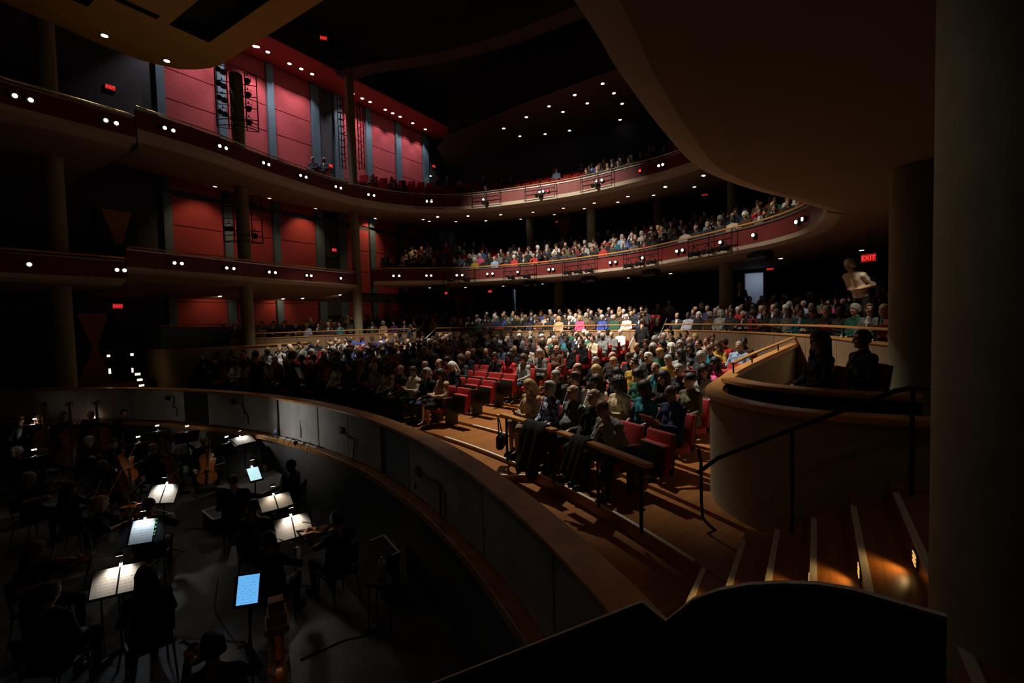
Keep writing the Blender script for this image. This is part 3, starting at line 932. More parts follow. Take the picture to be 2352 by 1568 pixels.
def seated(head_yaw=0, head_pitch=0, lean=0, wide=1.0, arms=None, legs='flat', sleeves='long', female=False, skirt=False, shirt=False, apart=.11, belly=0, twist=0, seat_z=.45, chair=True):
    pr = []
    top = TOP
    ca, sa = math.cos(lean), math.sin(lean)
    ct, st = math.cos(twist), math.sin(twist)
    def T(x, y, z):                                       # torso frame: lean about the hips
        x, y = x * ct - y * st, x * st + y * ct
        dz = z - .55
        return Vector((x, y * ca - dz * sa * -1 if False else y * ca + dz * sa, .55 + dz * ca - y * sa))
    sw = .186 * wide
    # pelvis, belly, chest
    for sx in (-1, 1):
        pr += [C((sx * .085 * wide, -.02, seat_z + .11), T(sx * .075 * wide, -.035, .74), .118 * wide, .108 * wide, top, .05),
               C(T(sx * .075 * wide, -.035, .74), T(sx * .085 * wide, -.05, .94), .108 * wide, .100 * wide, top, .05),
               C(T(sx * .03, -.055, 1.045), T(sx * sw, -.055, 1.005), .062, .066, top, .05)]
        if female: pr.append(E(T(sx * .065, .026, .895), (.064, .050, .066), top, .07))
    if belly: pr.append(E(T(0, .05, .72), (.14, .10 + belly, .13), top, .06))
    # neck and head
    nb, nt = T(0, -.065, 1.04), T(0, -.05, 1.155)
    pr.append(C(nb, nt, .062, .054, SKIN, .03))
    pr.append(C(T(-.035, -.05, 1.055), T(.035, -.05, 1.055), .062, .062, top, .03))
    if shirt:
        pr.append(E(T(0, .036, .965), (.034, .03, .115), SHIRT, .02, pri=.012))
        for sx in (-1, 1):
            pr.append(C(T(sx * .052, -.005, 1.075), T(sx * .050, .052, .95), .018, .022, top, .006, .004))
            pr.append(C(T(sx * .050, .052, .95), T(sx * .012, .062, .82), .022, .014, top, .006, .004))
            pr.append(C(T(sx * .058, -.045, 1.098), T(sx * .016, .012, 1.075), .016, .013, SHIRT, .006, .004))
    pr.append(C((-.10 * wide, -.01, seat_z + .10), (.10 * wide, -.01, seat_z + .10), .125, .125, top, .04))
    hc = nt + rot(twist) @ Vector((0, .028 + .05 * math.sin(-head_pitch) + lean * .03, .10 + min(0, head_pitch) * .03))
    R = rot(twist + head_yaw, head_pitch - lean * .35, 0)
    head(pr, hc, R)
    # arms
    arms = arms or {}
    for sx, key in ((-1, 'L'), (1, 'R')):
        a = arms.get(key) or dict(e=(sx * .25, .02, .745), w=(sx * .085, .245, .655), d=(-sx * .55, .8, -.25), n=(0, .1, 1))
        sh, el, wr = T(sx * sw, -.055, .995), Vector(a['e']), Vector(a['w'])
        fm = top if sleeves == 'long' else SKIN
        pr += [C(sh, el, .060, .048, top if sleeves != 'none' else SKIN, .03), C(el, wr, .046, .032 if fm == TOP else .027, fm, .02)]
        if sleeves == 'short': pr.append(C(sh, sh.lerp(el, .75), .064, .056, top, .02, .012))
        hand(pr, wr, a['d'], a['n'], a.get('s', -sx), a.get('c', .5))
    # legs
    lm = SKIN if skirt else LEGS
    for sx in (-1, 1):
        hip = Vector((sx * .095, .02, seat_z + .095))
        if legs == 'crossed' and sx == 1:
            kn, an = Vector((.03, .45, seat_z + .16)), Vector((-.12, .56, .20))
            fd = Vector((-.05, .17, -.07))
        elif legs == 'crossed':
            kn, an = Vector((-.10, .43, seat_z + .06)), Vector((-.10, .42, .085))
            fd = Vector((-.01, .16, -.035))
        elif legs == 'wide':
            kn, an = Vector((sx * .23, .40, seat_z + .07)), Vector((sx * .22, .44, .085))
            fd = Vector((sx * .05, .16, -.035))
        else:
            kn, an = Vector((sx * apart, .44, seat_z + .065)), Vector((sx * apart * .95, .43, .085))
            fd = Vector((sx * .015, .165, -.035))
        pr += [C(hip, kn, .092, .066, LEGS, .035), C(kn, an, .060 if not skirt else .052, .042 if not skirt else .036, lm, .02)]
        pr.append(C(an + Vector((0, -.03, -.03)), an + fd, .042, .034, SHOE, .015))
        pr.append(C(an + fd * .2 + Vector((0, 0, -.045)), an + fd * 1.1 + Vector((0, 0, -.012)), .036, .032, SHOE, .012))
        if skirt: pr.append(C(hip, hip.lerp(kn, .9), .10, .085, LEGS, .04))
    return pr, hc, R

def standing(head_yaw=0, head_pitch=0, lean=0, wide=1.0, arms=None, shirt=False, sleeves='long', female=False, stride=0):
    pr = []
    ca, sa = math.cos(lean), math.sin(lean)
    T = lambda x, y, z: Vector((x, y * ca + (z - .95) * sa, .95 + (z - .95) * ca - y * sa))
    sw = .185 * wide
    for sx in (-1, 1):
        pr += [C((sx * .075, 0, .92), T(sx * .07, 0, 1.12), .105 * wide, .098 * wide, TOP, .05), C(T(sx * .07, 0, 1.12), T(sx * .085, -.01, 1.33), .10 * wide, .098 * wide, TOP, .05),
               C(T(sx * .03, -.015, 1.44), T(sx * sw, -.015, 1.40), .06, .064, TOP, .05)]
        if female: pr.append(E(T(sx * .07, .075, 1.28), (.062, .050, .062), TOP, .05))
        hip, kn, an = Vector((sx * .09, 0, .90)), Vector((sx * .095, .02 + sx * stride * .5, .48)), Vector((sx * .10, -.01 + sx * stride, .09))
        pr += [C(hip, kn, .095, .063, LEGS, .03), C(kn, an, .060, .044, LEGS, .02)]
        pr += [C(an + Vector((0, -.03, -.035)), an + Vector((sx * .02, .16, -.045)), .042, .034, SHOE, .015)]
    if shirt: pr.append(E(T(0, .075, 1.33), (.036, .03, .13), SHIRT, .02, pri=.012))
    nb, nt = T(0, -.02, 1.44), T(0, 0, 1.56)
    pr += [C(nb, nt, .062, .054, SKIN, .03), C(T(-.03, -.01, 1.45), T(.03, -.01, 1.45), .06, .06, TOP, .03)]
    hc = nt + Vector((0, .03, .095))
    R = rot(head_yaw, head_pitch - lean * .6, 0)
    head(pr, hc, R)
    arms = arms or {}
    for sx, key in ((-1, 'L'), (1, 'R')):
        a = arms.get(key) or dict(e=(sx * .27, -.03, 1.13), w=(sx * .25, .06, .88), d=(0, .15, -1), n=(sx, 0, 0))
        sh, el, wr = T(sx * sw, -.015, 1.39), Vector(a['e']), Vector(a['w'])
        fm = TOP if sleeves == 'long' else SKIN
        pr += [C(sh, el, .060, .047, TOP, .03), C(el, wr, .046, .032 if fm == TOP else .027, fm, .02)]
        hand(pr, wr, a['d'], a['n'], a.get('s', -sx), a.get('c', .5))
    return pr, hc, R

def A2(e, w, d, n=(0, 0, 1), c=.5, s=None):
    r = dict(e=e, w=w, d=d, n=n, c=c)
    if s: r['s'] = s
    return r
READ = dict(L=A2((-.25, .05, .75), (-.12, .30, .80), (.2, .55, .45), (-.8, .2, .3), .8), R=A2((.25, .05, .75), (.12, .30, .80), (-.2, .55, .45), (.8, .2, .3), .8))
PHONE = dict(L=A2((-.24, .04, .73), (-.07, .27, .74), (.35, .6, .35), (-.7, .3, .4), .9), R=A2((.24, .04, .73), (.08, .27, .74), (-.35, .6, .35), (.7, .3, .4), .9))
CHIN = dict(R=A2((.21, .13, .745), (.07, .135, .985), (-.35, -.15, .9), (.3, .8, .2), .9), L=A2((-.24, .06, .74), (-.02, .21, .74), (.9, .2, .0), (0, .4, 1), .4))
CROSS = dict(L=A2((-.25, .07, .79), (.03, .20, .82), (.9, .0, .1), (0, .9, .3), .3), R=A2((.25, .07, .77), (-.03, .22, .77), (-.9, .0, .05), (0, .9, .3), .3))
RESTS = dict(L=A2((-.30, -.03, .73), (-.30, .21, .70), (0, 1, -.15), (0, 0, 1), .4), R=A2((.30, -.03, .73), (.30, .21, .70), (0, 1, -.15), (0, 0, 1), .4))
THIGH = dict(L=A2((-.26, .0, .76), (-.15, .25, .665), (.1, .9, -.15), (0, 0, 1), .25), R=A2((.26, .0, .76), (.15, .25, .665), (-.1, .9, -.15), (0, 0, 1), .25))
FWD = dict(R=A2((.16, .40, .62), (.06, .33, .86), (-.3, -.1, .9), (.4, .7, .2), 1.0), L=A2((-.20, .36, .62), (-.06, .48, .66), (.6, .6, .1), (0, .2, 1), .7))
WAVE = dict(R=A2((.27, .10, .84), (.19, .30, 1.02), (-.1, .2, .95), (.1, -.9, .2), .15), L=A2((-.25, .05, .75), (-.12, .30, .80), (.2, .55, .45), (-.8, .2, .3), .8))
PHOLD = dict(R=A2((.25, .04, .75), (.08, .30, .78), (-.3, .7, .3), (.6, .3, .5), .8))
POSES = {
    'lap': dict(), 'lap_f': dict(female=True, wide=.92, head_yaw=.15), 'read': dict(arms=READ, head_pitch=-.38), 'read_f': dict(arms=READ, head_pitch=-.30, female=True, wide=.92, sleeves='long'),
    'phone_f': dict(arms=PHONE, head_pitch=-.50, female=True, wide=.92, legs='crossed', skirt=True), 'chin': dict(arms=CHIN, head_pitch=-.12, head_yaw=.15),
    'cross': dict(arms=CROSS, shirt=True, head_yaw=-.2, lean=-.08), 'rests': dict(arms=RESTS, shirt=True, lean=-.06, belly=.05, wide=1.06), 'thigh_f': dict(arms=THIGH, sleeves='short', female=True, wide=.98, head_pitch=-.15, head_yaw=-.3),
    'fwd': dict(arms=FWD, lean=.50, head_pitch=-.35, legs='wide'), 'turn_a': dict(head_yaw=.8, legs='crossed', shirt=True), 'turn_b': dict(head_yaw=-.8, female=True, wide=.92), 'wave': dict(arms=WAVE, head_yaw=.2, female=True, wide=.95), 'hold': dict(arms=PHOLD, shirt=True, belly=.06, wide=1.05, head_pitch=-.15),
}
LOD = {
    'hero': (axis((-.46, -.12, .011), (-.12, .12, .0065), (.12, .46, .011)), axis((-.36, -.18, .012), (-.18, .30, .0075), (.30, .78, .011)), axis((-.01, .58, .013), (.58, 1.06, .0095), (1.06, 1.46, .0065))),
    'mid': (axis((-.46, .46, .017)), axis((-.36, .78, .017)), axis((-.01, .6, .022), (.6, 1.46, .015))),
    'far': (axis((-.44, .44, .031)), axis((-.34, .74, .034)), axis((-.01, .6, .05), (.6, 1.46, .027))),
}
def folds(D, Mt, ax):
    x, y, z = ax[0][:, None, None], ax[1][None, :, None], ax[2][None, None, :]
    f = np.sin(29 * x + 24 * z + 3 * np.sin(15 * y)) + np.sin(27 * y - 36 * z + 2.3 * np.sin(19 * x)) + .8 * np.sin(47 * z + 19 * x + 2 * np.sin(21 * y + 11 * x))
    return D + np.where((Mt == TOP) | (Mt == LEGS), .0024 * f, 0).astype(np.float32)
BODY = {}
def body(pose, lod):
    key = (pose, lod)
    if key not in BODY:
        pr, hc, R = seated(**POSES[pose])
        D, Mt = field(pr, LOD[lod])
        if lod != 'far': D = folds(D, Mt, LOD[lod])
        V, Q, mi = nets(D, LOD[lod], Mt)
        BODY[key] = (to_mesh('seated_body', V, Q, mi, 7), hc, R, V, Q, mi)
    return BODY[key]

# ---- hair, in the head's own frame
def hair_prims(style):
    sh = lambda g, c=(0, -.014, .032): E(c, (.077 + g, .096 + g, .094 + g), 0, .012)
    cut = lambda y, z, r=(.075, .075, .10): E((0, y, z), r, 0, .012, None, 's')
    if style == 'short': return [sh(.011), C((-.06, -.05, -.02), (.06, -.05, -.02), .035, .035, 0, .02), cut(.100, -.022, (.078, .082, .112)), E((0, .02, -.12), (.12, .09, .07), 0, .01, None, 's')]
    if style == 'ring': return [sh(.009), E((0, .03, .125), (.10, .135, .075), 0, .008, None, 's'), cut(.095, .03, (.115, .105, .16)), E((0, .02, -.12), (.12, .09, .07), 0, .01, None, 's')]
    if style == 'full': return [sh(.022), E((0, .03, .105), (.07, .06, .035), 0, .02), C((-.065, -.035, -.03), (.065, -.035, -.03), .04, .04, 0, .02), cut(.10, -.045, (.066, .075, .085)), E((0, .045, -.14), (.12, .09, .07), 0, .01, None, 's')]
    if style == 'bob': return [sh(.020), C((-.078, -.01, .03), (-.085, .0, -.085), .030, .034, 0, .03), C((.078, -.01, .03), (.085, .0, -.085), .030, .034, 0, .03), C((-.05, -.07, 0), (-.06, -.06, -.09), .05, .045, 0, .03), C((.05, -.07, 0), (.06, -.06, -.09), .05, .045, 0, .03), cut(.105, -.05, (.060, .075, .095))]
    if style == 'long': return [sh(.020), C((-.076, -.005, .03), (-.095, .015, -.14), .030, .032, 0, .03), C((.076, -.005, .03), (.095, .015, -.14), .030, .032, 0, .03), C((-.095, .015, -.14), (-.09, .045, -.27), .030, .016, 0, .03), C((.095, .015, -.14), (.09, .045, -.27), .030, .016, 0, .03),
                                C((-.04, -.08, 0), (-.06, -.085, -.22), .052, .045, 0, .04), C((.04, -.08, 0), (.06, -.085, -.22), .052, .045, 0, .04), cut(.105, -.05, (.060, .075, .10))]
    if style == 'curly': return [sh(.032), C((-.085, -.02, .03), (-.095, -.01, -.07), .038, .036, 0, .03), C((.085, -.02, .03), (.095, -.01, -.07), .038, .036, 0, .03), E((0, -.08, -.03), (.09, .06, .08), 0, .03), cut(.110, -.045, (.060, .070, .085))]
    if style == 'afro': return [E((0, -.03, .05), (.135, .135, .13), 0, .02), E((0, -.07, -.03), (.12, .08, .09), 0, .03), cut(.115, -.045, (.066, .078, .095))]
    if style == 'bun': return [sh(.010), E((0, -.125, .055), (.042, .038, .042), 0, .012), C((-.05, -.05, -.02), (.05, -.05, -.02), .045, .045, 0, .02), cut(.10, -.045, (.078, .085, .092)), E((0, .03, -.13), (.12, .09, .07), 0, .01, None, 's')]
    if style == 'beanie': return [E((0, -.018, .05), (.092, .11, .095), 0, .01), E((0, .06, -.06), (.2, .2, .085), 0, .006, None, 's')]
HAIRAX = {'hero': axis((-.18, .18, .0075)), 'mid': axis((-.18, .18, .013)), 'far': axis((-.18, .18, .026))}
HAIR = {}
def hair(style, lod):
    key = (style, lod)
    if key not in HAIR:
        a = HAIRAX[lod]
        st = float(a[1] - a[0])
        z = axis((-.33, .20, st))
        D, _ = field(hair_prims(style), (a, a, z))
        if style in ('curly', 'afro', 'long', 'bob', 'full') and lod != 'far':
            X, Y, Z = np.meshgrid(a, a, z, indexing='ij')
            f = 1.0 if style in ('curly', 'afro') else .5
            if style in ('curly', 'afro'):
                D = D + f * (.006 * np.sin(X * 150 + 2 * np.sin(Z * 60)) * np.sin(Y * 140) * np.sin(Z * 130) + .005 * np.sin(X * 70 + Z * 90) * np.sin(Y * 80))
            else:
                D = D + .0035 * np.sin(np.arctan2(X, -Y) * 26 + 2 * np.sin(Z * 30))
        V, Q, _ = nets(D, (a, a, z))
        HAIR[key] = (to_mesh('hair', V, Q, None, 1), V, Q)
    return HAIR[key]

# ---- cloth, skin and hair colours
def cloth(n, c, var=.18): return mat('cloth_' + n, c, .85, var=var, scale=9, bump=.35, bscale=24, spec=.25)
TOPS = {'black': (.012, .012, .013), 'charcoal': (.035, .035, .038), 'navy': (.018, .028, .070), 'grey': (.14, .14, .14), 'pale grey': (.34, .34, .33), 'white': (.66, .64, .60), 'cream': (.58, .49, .36), 'beige': (.46, .31, .18),
        'brown': (.085, .042, .020), 'red': (.50, .025, .025), 'maroon': (.17, .02, .03), 'pink': (.75, .10, .26), 'blue': (.05, .10, .45), 'pale blue': (.28, .38, .55), 'teal': (.015, .13, .16), 'green': (.02, .10, .06), 'olive': (.11, .10, .05), 'mustard': (.45, .27, .05), 'purple': (.10, .03, .14), 'rust': (.35, .09, .025)}
TM = {k: cloth(k.replace(' ', '_'), v) for k, v in TOPS.items()}
def pattern_mat(name, a, b, scale, kind='spots'):
    m = mat(name, a, .85)
    nt = m.node_tree
    tc = nt.nodes.new('ShaderNodeTexCoord')
    if kind == 'spots':
        t = nt.nodes.new('ShaderNodeTexVoronoi'); t.inputs['Scale'].default_value = scale; out = t.outputs['Distance']; lo, hi = .28, .34
    elif kind == 'noise':
        t = nt.nodes.new('ShaderNodeTexNoise'); t.inputs['Scale'].default_value = scale; t.inputs['Detail'].default_value = 1; t.inputs['Distortion'].default_value = 1.5; out = t.outputs['Fac']; lo, hi = .50, .58
    else:
        t = nt.nodes.new('ShaderNodeTexWave'); t.inputs['Scale'].default_value = scale; t.inputs['Distortion'].default_value = 6; out = t.outputs['Fac']; lo, hi = .45, .55
    nt.links.new(tc.outputs['Object'], t.inputs['Vector'])
    r = nt.nodes.new('ShaderNodeValToRGB')
    r.color_ramp.elements[0].position, r.color_ramp.elements[1].position = lo, hi
    r.color_ramp.elements[0].color, r.color_ramp.elements[1].color = (*a, 1), (*b, 1)
    nt.links.new(out, r.inputs[0])
    nt.links.new(r.outputs[0], nt.nodes['Principled BSDF'].inputs['Base Color'])
    return m
TM['leopard print'] = pattern_mat('cloth_leopard', (.03, .018, .01), (.62, .48, .28), 44)
TM['white lace'] = pattern_mat('cloth_lace', (.10, .09, .08), (.75, .70, .60), 34)
TM['blue and white patterned'] = pattern_mat('cloth_scarf', (.025, .04, .11), (.42, .46, .54), 13, 'noise')
TM['plaid'] = pattern_mat('cloth_plaid', (.06, .07, .12), (.55, .55, .60), 14, 'wave')
TOPS.update({'leopard print': (.35, .27, .16), 'white lace': (.5, .47, .4), 'blue and white patterned': (.2, .23, .3), 'plaid': (.3, .3, .36)})
SKINS = {'fair': (.58, .33, .23), 'tan': (.42, .23, .14), 'brown': (.17, .078, .042), 'dark': (.065, .032, .020)}
SM = {k: mat('skin_' + k, v, .5, var=.08, scale=12) for k, v in SKINS.items()}
HAIRS = {'white': (.72, .69, .62), 'grey': (.34, .33, .31), 'black': (.010, .009, .008), 'brown': (.060, .030, .014), 'blond': (.50, .33, .14), 'auburn': (.16, .055, .02)}
HM = {k: mat('hair_' + k, v, .5, var=.3, scale=16, bump=.5, bscale=70, stretch=(1, 1, .25)) for k, v in HAIRS.items()}
M_TROUSER = {k: cloth('trouser_' + k, v) for k, v in {'black': (.010, .010, .011), 'charcoal': (.03, .03, .033), 'denim': (.03, .045, .09), 'tan': (.20, .14, .08)}.items()}
M_SHOE = mat('shoe_leather', (.012, .010, .009), .35)
M_EYE = mat('eye_dark', (.02, .015, .012), .3)
M_LIPS = mat('lips', (.30, .10, .08), .5)
M_LIPDARK = mat('lips_dark', (.07, .028, .022), .5)

def dress(o, top, skin, legs='black', shirt='white', shoe=None):
    ms = [SM[skin], TM[top], legs if not isinstance(legs, str) else M_TROUSER[legs], shoe or M_SHOE, TM[shirt], M_EYE, M_LIPS if skin in ('fair', 'tan') else M_LIPDARK]
    for s, m in zip(o.material_slots, ms):
        s.link = 'OBJECT'
        s.material = m
def add_hair(o, hc, R, style, colour, lod, name='hair'):
    if style is None: return None
    h = bpy.data.objects.new(name if style != 'beanie' else 'knit_cap', hair(style, lod)[0])
    link(h, o)
    h.matrix_local = Matrix.Translation(hc) @ R.to_4x4()
    h.material_slots[0].link = 'OBJECT'
    h.material_slots[0].material = HM[colour] if colour in HM else TM[colour]
    return h
def person(pose, lod, loc, rz, top, skin, style, hcol, label, group=None, legs='black', shirt='white', scale=1.0, shoe=None):
    me, hc, R = body(pose, lod)[:3]
    o = bpy.data.objects.new('person', me)
    link(o)
    o.location, o.rotation_euler, o.scale = loc, (0, 0, rz), (scale,) * 3
    dress(o, top, skin, legs, shirt, shoe)
    add_hair(o, hc, R, style, hcol, lod)
    tag(o, label, 'person', group)
    return o
# ================================================================ SEATS AND AUDIENCE
import bmesh
def rbox_data(name, c, d, r, R=None, seg=2):
    bm = bmesh.new()
    bmesh.ops.create_cube(bm, size=1)
    for v in bm.verts:
        v.co = Vector((v.co.x * d[0], v.co.y * d[1], v.co.z * d[2]))
    bmesh.ops.bevel(bm, geom=list(bm.edges), offset=r, segments=seg, profile=.5, affect='EDGES')
    R = R or Matrix.Identity(3)
    for v in bm.verts:
        v.co = R @ v.co + Vector(c)
    me = bpy.data.meshes.new(name)
    bm.to_mesh(me)
    bm.free()
    me.polygons.foreach_set('use_smooth', [True] * len(me.polygons))
    me.set_sharp_from_angle(angle=math.radians(50))
    return me
def part(name, me, m, parent):
    if not me.materials: me.materials.append(m)
    o = bpy.data.objects.new(name, me)
    return link(o, parent)
M_SEATRED = mat('seat_velvet', (.40, .016, .014), .75, var=.14, scale=12, bump=.2, bscale=60)
M_SEATSHELL = mat('seat_shell', (.018, .013, .011), .5)
M_ARMREST = mat('seat_armrest', (.10, .045, .02), .4)
TB = Matrix.Rotation(.14, 3, 'X')
SEATMESH = {
    'backrest': (rbox_data('backrest', (0, -.207, .665), (.48, .065, .46), .028, TB), M_SEATRED),
    'back_shell': (rbox_data('back_shell', (0, -.254, .61), (.45, .03, .54), .012, TB), M_SEATSHELL),
    'cushion': (rbox_data('cushion', (0, .045, .395), (.47, .42, .10), .035), M_SEATRED),
    'cushion_up': (rbox_data('cushion', (0, -.125, .56), (.47, .10, .40), .035, Matrix.Rotation(.10, 3, 'X')), M_SEATRED),
    'cushion_pan': (rbox_data('cushion_pan', (0, -.065, .55), (.46, .02, .40), .008, Matrix.Rotation(.10, 3, 'X')), M_SEATSHELL),
    'armrest': (rbox_data('armrest', (.272, -.02, .655), (.038, .34, .035), .012), M_ARMREST),
    'side_panel': (rbox_data('side_panel', (.272, -.06, .33), (.028, .34, .62), .01), M_SEATSHELL),
}
def seat(loc, rz, label, group, empty_=False, end=False):
    o = empty('theatre_seat', loc, rz, label, 'theatre seat', group)
    for n in ('backrest', 'back_shell', 'armrest', 'side_panel'):
        part(n, *SEATMESH[n], o)
    part('cushion', *SEATMESH['cushion_up' if empty_ else 'cushion'], o)
    if empty_: part('cushion_pan', *SEATMESH['cushion_pan'], o)
    if end:
        for n in ('armrest', 'side_panel'):
            p = part(n, *SEATMESH[n], o)
            p.location.x = -.544
    return o
ORD = 'first second third fourth fifth sixth seventh eighth ninth tenth eleventh twelfth thirteenth fourteenth fifteenth sixteenth seventeenth eighteenth nineteenth twentieth'.split()
ORD += ['twenty-' + w for w in ORD[:9]] + ['thirtieth'] + ['thirty-' + w for w in ORD[:9]] + ['fortieth'] + ['forty-' + w for w in ORD[:9]] + ['fiftieth'] + ['fifty-' + w for w in ORD[:9]] + ['sixtieth'] + ['sixty-' + w for w in ORD[:9]] + ['seventieth'] + ['seventy-' + w for w in ORD[:9]]
rng = random.Random(21)
SPOTS = []            # dict(loc, rz, where, row, zone)
def v_limit(u):
    P = PART_NEAR
    for a, b in zip(P, P[1:]):
        if a[1] <= u <= b[1]:
            return a[0] + (b[0] - a[0]) * (u - a[1]) / (b[1] - a[1])
    return 99
for k in range(NROW):
    R = ROW0 + k * PITCHR + .60
    for ua, ub, ref, blk in ((1.62, 4.35, 'box', 'between near box and aisle'), (6.75, 16.3, 'near', 'from near aisle'), (18.3, 20.1, 'far', 'beyond far aisle')):
        a, b = thu(R, ua), thu(R, ub)
        n = int((b - a) * R / .565)
        for i in range(n + 1):
            th = a + .565 * i / R if ref != 'box' else b - .565 * i / R
            p = cp(R, th, z_row(k))
            if ref == 'box' and (p.y < ua - .01 or p.x > v_limit(p.y) - .75): continue
            if ref == 'far' and p.x > 16.0 and p.y > 19: continue
            if ref == 'box': w = f'{ORD[k]} row from pit, {ORD[i]} from aisle towards near box'
            elif ref == 'near': w = f'{ORD[k]} row from pit, {ORD[i]} seat past near aisle'
            else: w = f'{ORD[k]} row from pit, {ORD[i]} seat past far aisle'
            SPOTS.append(dict(loc=p, rz=th + PI / 2, where=w, zone='stalls', row=k, blk=ref, i=i, occ=.95 if not (ref == 'near' and k == 0 and i > 12) else .8))
def rows_on(Fp, Op, z0, dz, first, pitch, nrow, zone, word, occ, spacing=.575, skip=None, focus=(0, 11.5)):
    for k in range(nrow):
        pts = []
        for a, b in zip(Fp, Op):
            d = b - a
            L = d.length
            if L < first + k * pitch + .5:
                pts.append(None); continue
            pts.append(a + d / L * (first + k * pitch))
        run = []
        runs = []
        for p in pts + [None]:
            if p is None:
                if len(run) > 1: runs.append(run)
                run = []
            else: run.append(p)
        idx = 0
        for run in runs:
            for q in resample(run, spacing)[1:-1]:
                idx += 1
                if skip and skip(q, k): continue
                f = Vector((focus[0] - q.x, focus[1] - q.y, 0))
                o = occ(q, k) if callable(occ) else occ
                SPOTS.append(dict(loc=Vector((q.x, q.y, z0 + dz * k)), rz=math.atan2(f.y, f.x) - PI / 2, where=f'{ORD[k]} {word} row, {ORD[idx - 1]} place from near side', zone=zone, row=k, occ=o))
rows_on(PF, PO, Z_PFLOOR, P_DZ, .80, .93, 6, 'parterre', 'parterre', lambda q, k: .93 if k < 4 else .55, skip=lambda q, k: (q.x > 17 and (abs(q.y - 5.5) < .8 or abs(q.y - 17.5) < .8)) or (q.x < 9.4 and q.y < 3) or math.hypot(q.x - 24.5, q.y - 12.6) < .7 or math.hypot(q.x - 21.5, q.y - 3.2) < .7 or q.x > 27.9 or math.hypot(q.x - 17, q.y - 21) < .7 or math.hypot(q.x - 11.05, q.y - 21) < .8)
Fp, Op, zr, df, dz, so = TIER['balcony_lower_rear']
rows_on(Fp, Op, zr - df, dz, .72, .95, 5, 'lower balcony', 'lower balcony', lambda q, k: .9 if k < 3 else .6, skip=lambda q, k: q.x > 27.8 or q.y < -2.2 or (q.x < 14 and q.y < 3) or any(math.hypot(q.x - a, q.y - b) < .6 for a, b in ((27.3, 7.6), (25.2, 10.8), (26.5, 15.6), (24.3, 3.3))))
Fp, Op, zr, df, dz, so = TIER['balcony_upper']
rows_on(Fp, Op, zr - df, dz, .72, .95, 5, 'upper balcony', 'upper balcony', lambda q, k: (.85 if q.y < 9.5 else .22) if q.x > 16.5 and q.y > 3 else .12, skip=lambda q, k: q.x < 12.5 or q.y < 2.5 or q.x > 28 or math.hypot(q.x - 17, q.y - 21) < .7)
Fp, Op, zr, df, dz, so = TIER['balcony_lower_far']
rows_on(Fp, Op, zr - df, dz, .72, .95, 1, 'side balcony', 'red-wall balcony', .3, spacing=.9, skip=lambda q, k: q.x > 16.3 or math.hypot(q.x - 11.05, q.y - 21) < .6)
for s in SPOTS:
    s['px'] = proj(s['loc'] + Vector((0, 0, 1.2)))
    s['bx'] = proj(s['loc'] + Vector((0, 0, .8)))
    s['vis'] = -40 < s['px'][0] < W + 40 and -40 < s['px'][1] < H and s['px'][2] > 0
SPOTS = [s for s in SPOTS if s['vis'] and not (s['zone'] == 'stalls' and s['px'][0] < 440)]
for s in SPOTS:
    s['taken'] = rng.random() < s['occ']
SPOTS = [s for s in SPOTS if s['taken'] or not (s['zone'] == 'side balcony' or (s['zone'] == 'upper balcony' and s['loc'].x < 18.5 and s['loc'].y > 14))]
# seats the photo shows empty
for x, y in ((1035, 896), (1066, 900), (1100, 907), (1116, 876), (1154, 880), (662, 846), (686, 846), (714, 846), (742, 862), (1478, 985), (1535, 1008), (1366, 790), (1432, 853), (1592, 868), (1662, 858), (1500, 748), (1690, 845), (985, 775), (948, 772)):
    s = min((q for q in SPOTS if q['zone'] in ('stalls', 'parterre') and not q.get('fix')), key=lambda q: math.hypot(q['bx'][0] - x, q['bx'][1] - y))
    s['taken'] = False; s['fix'] = True
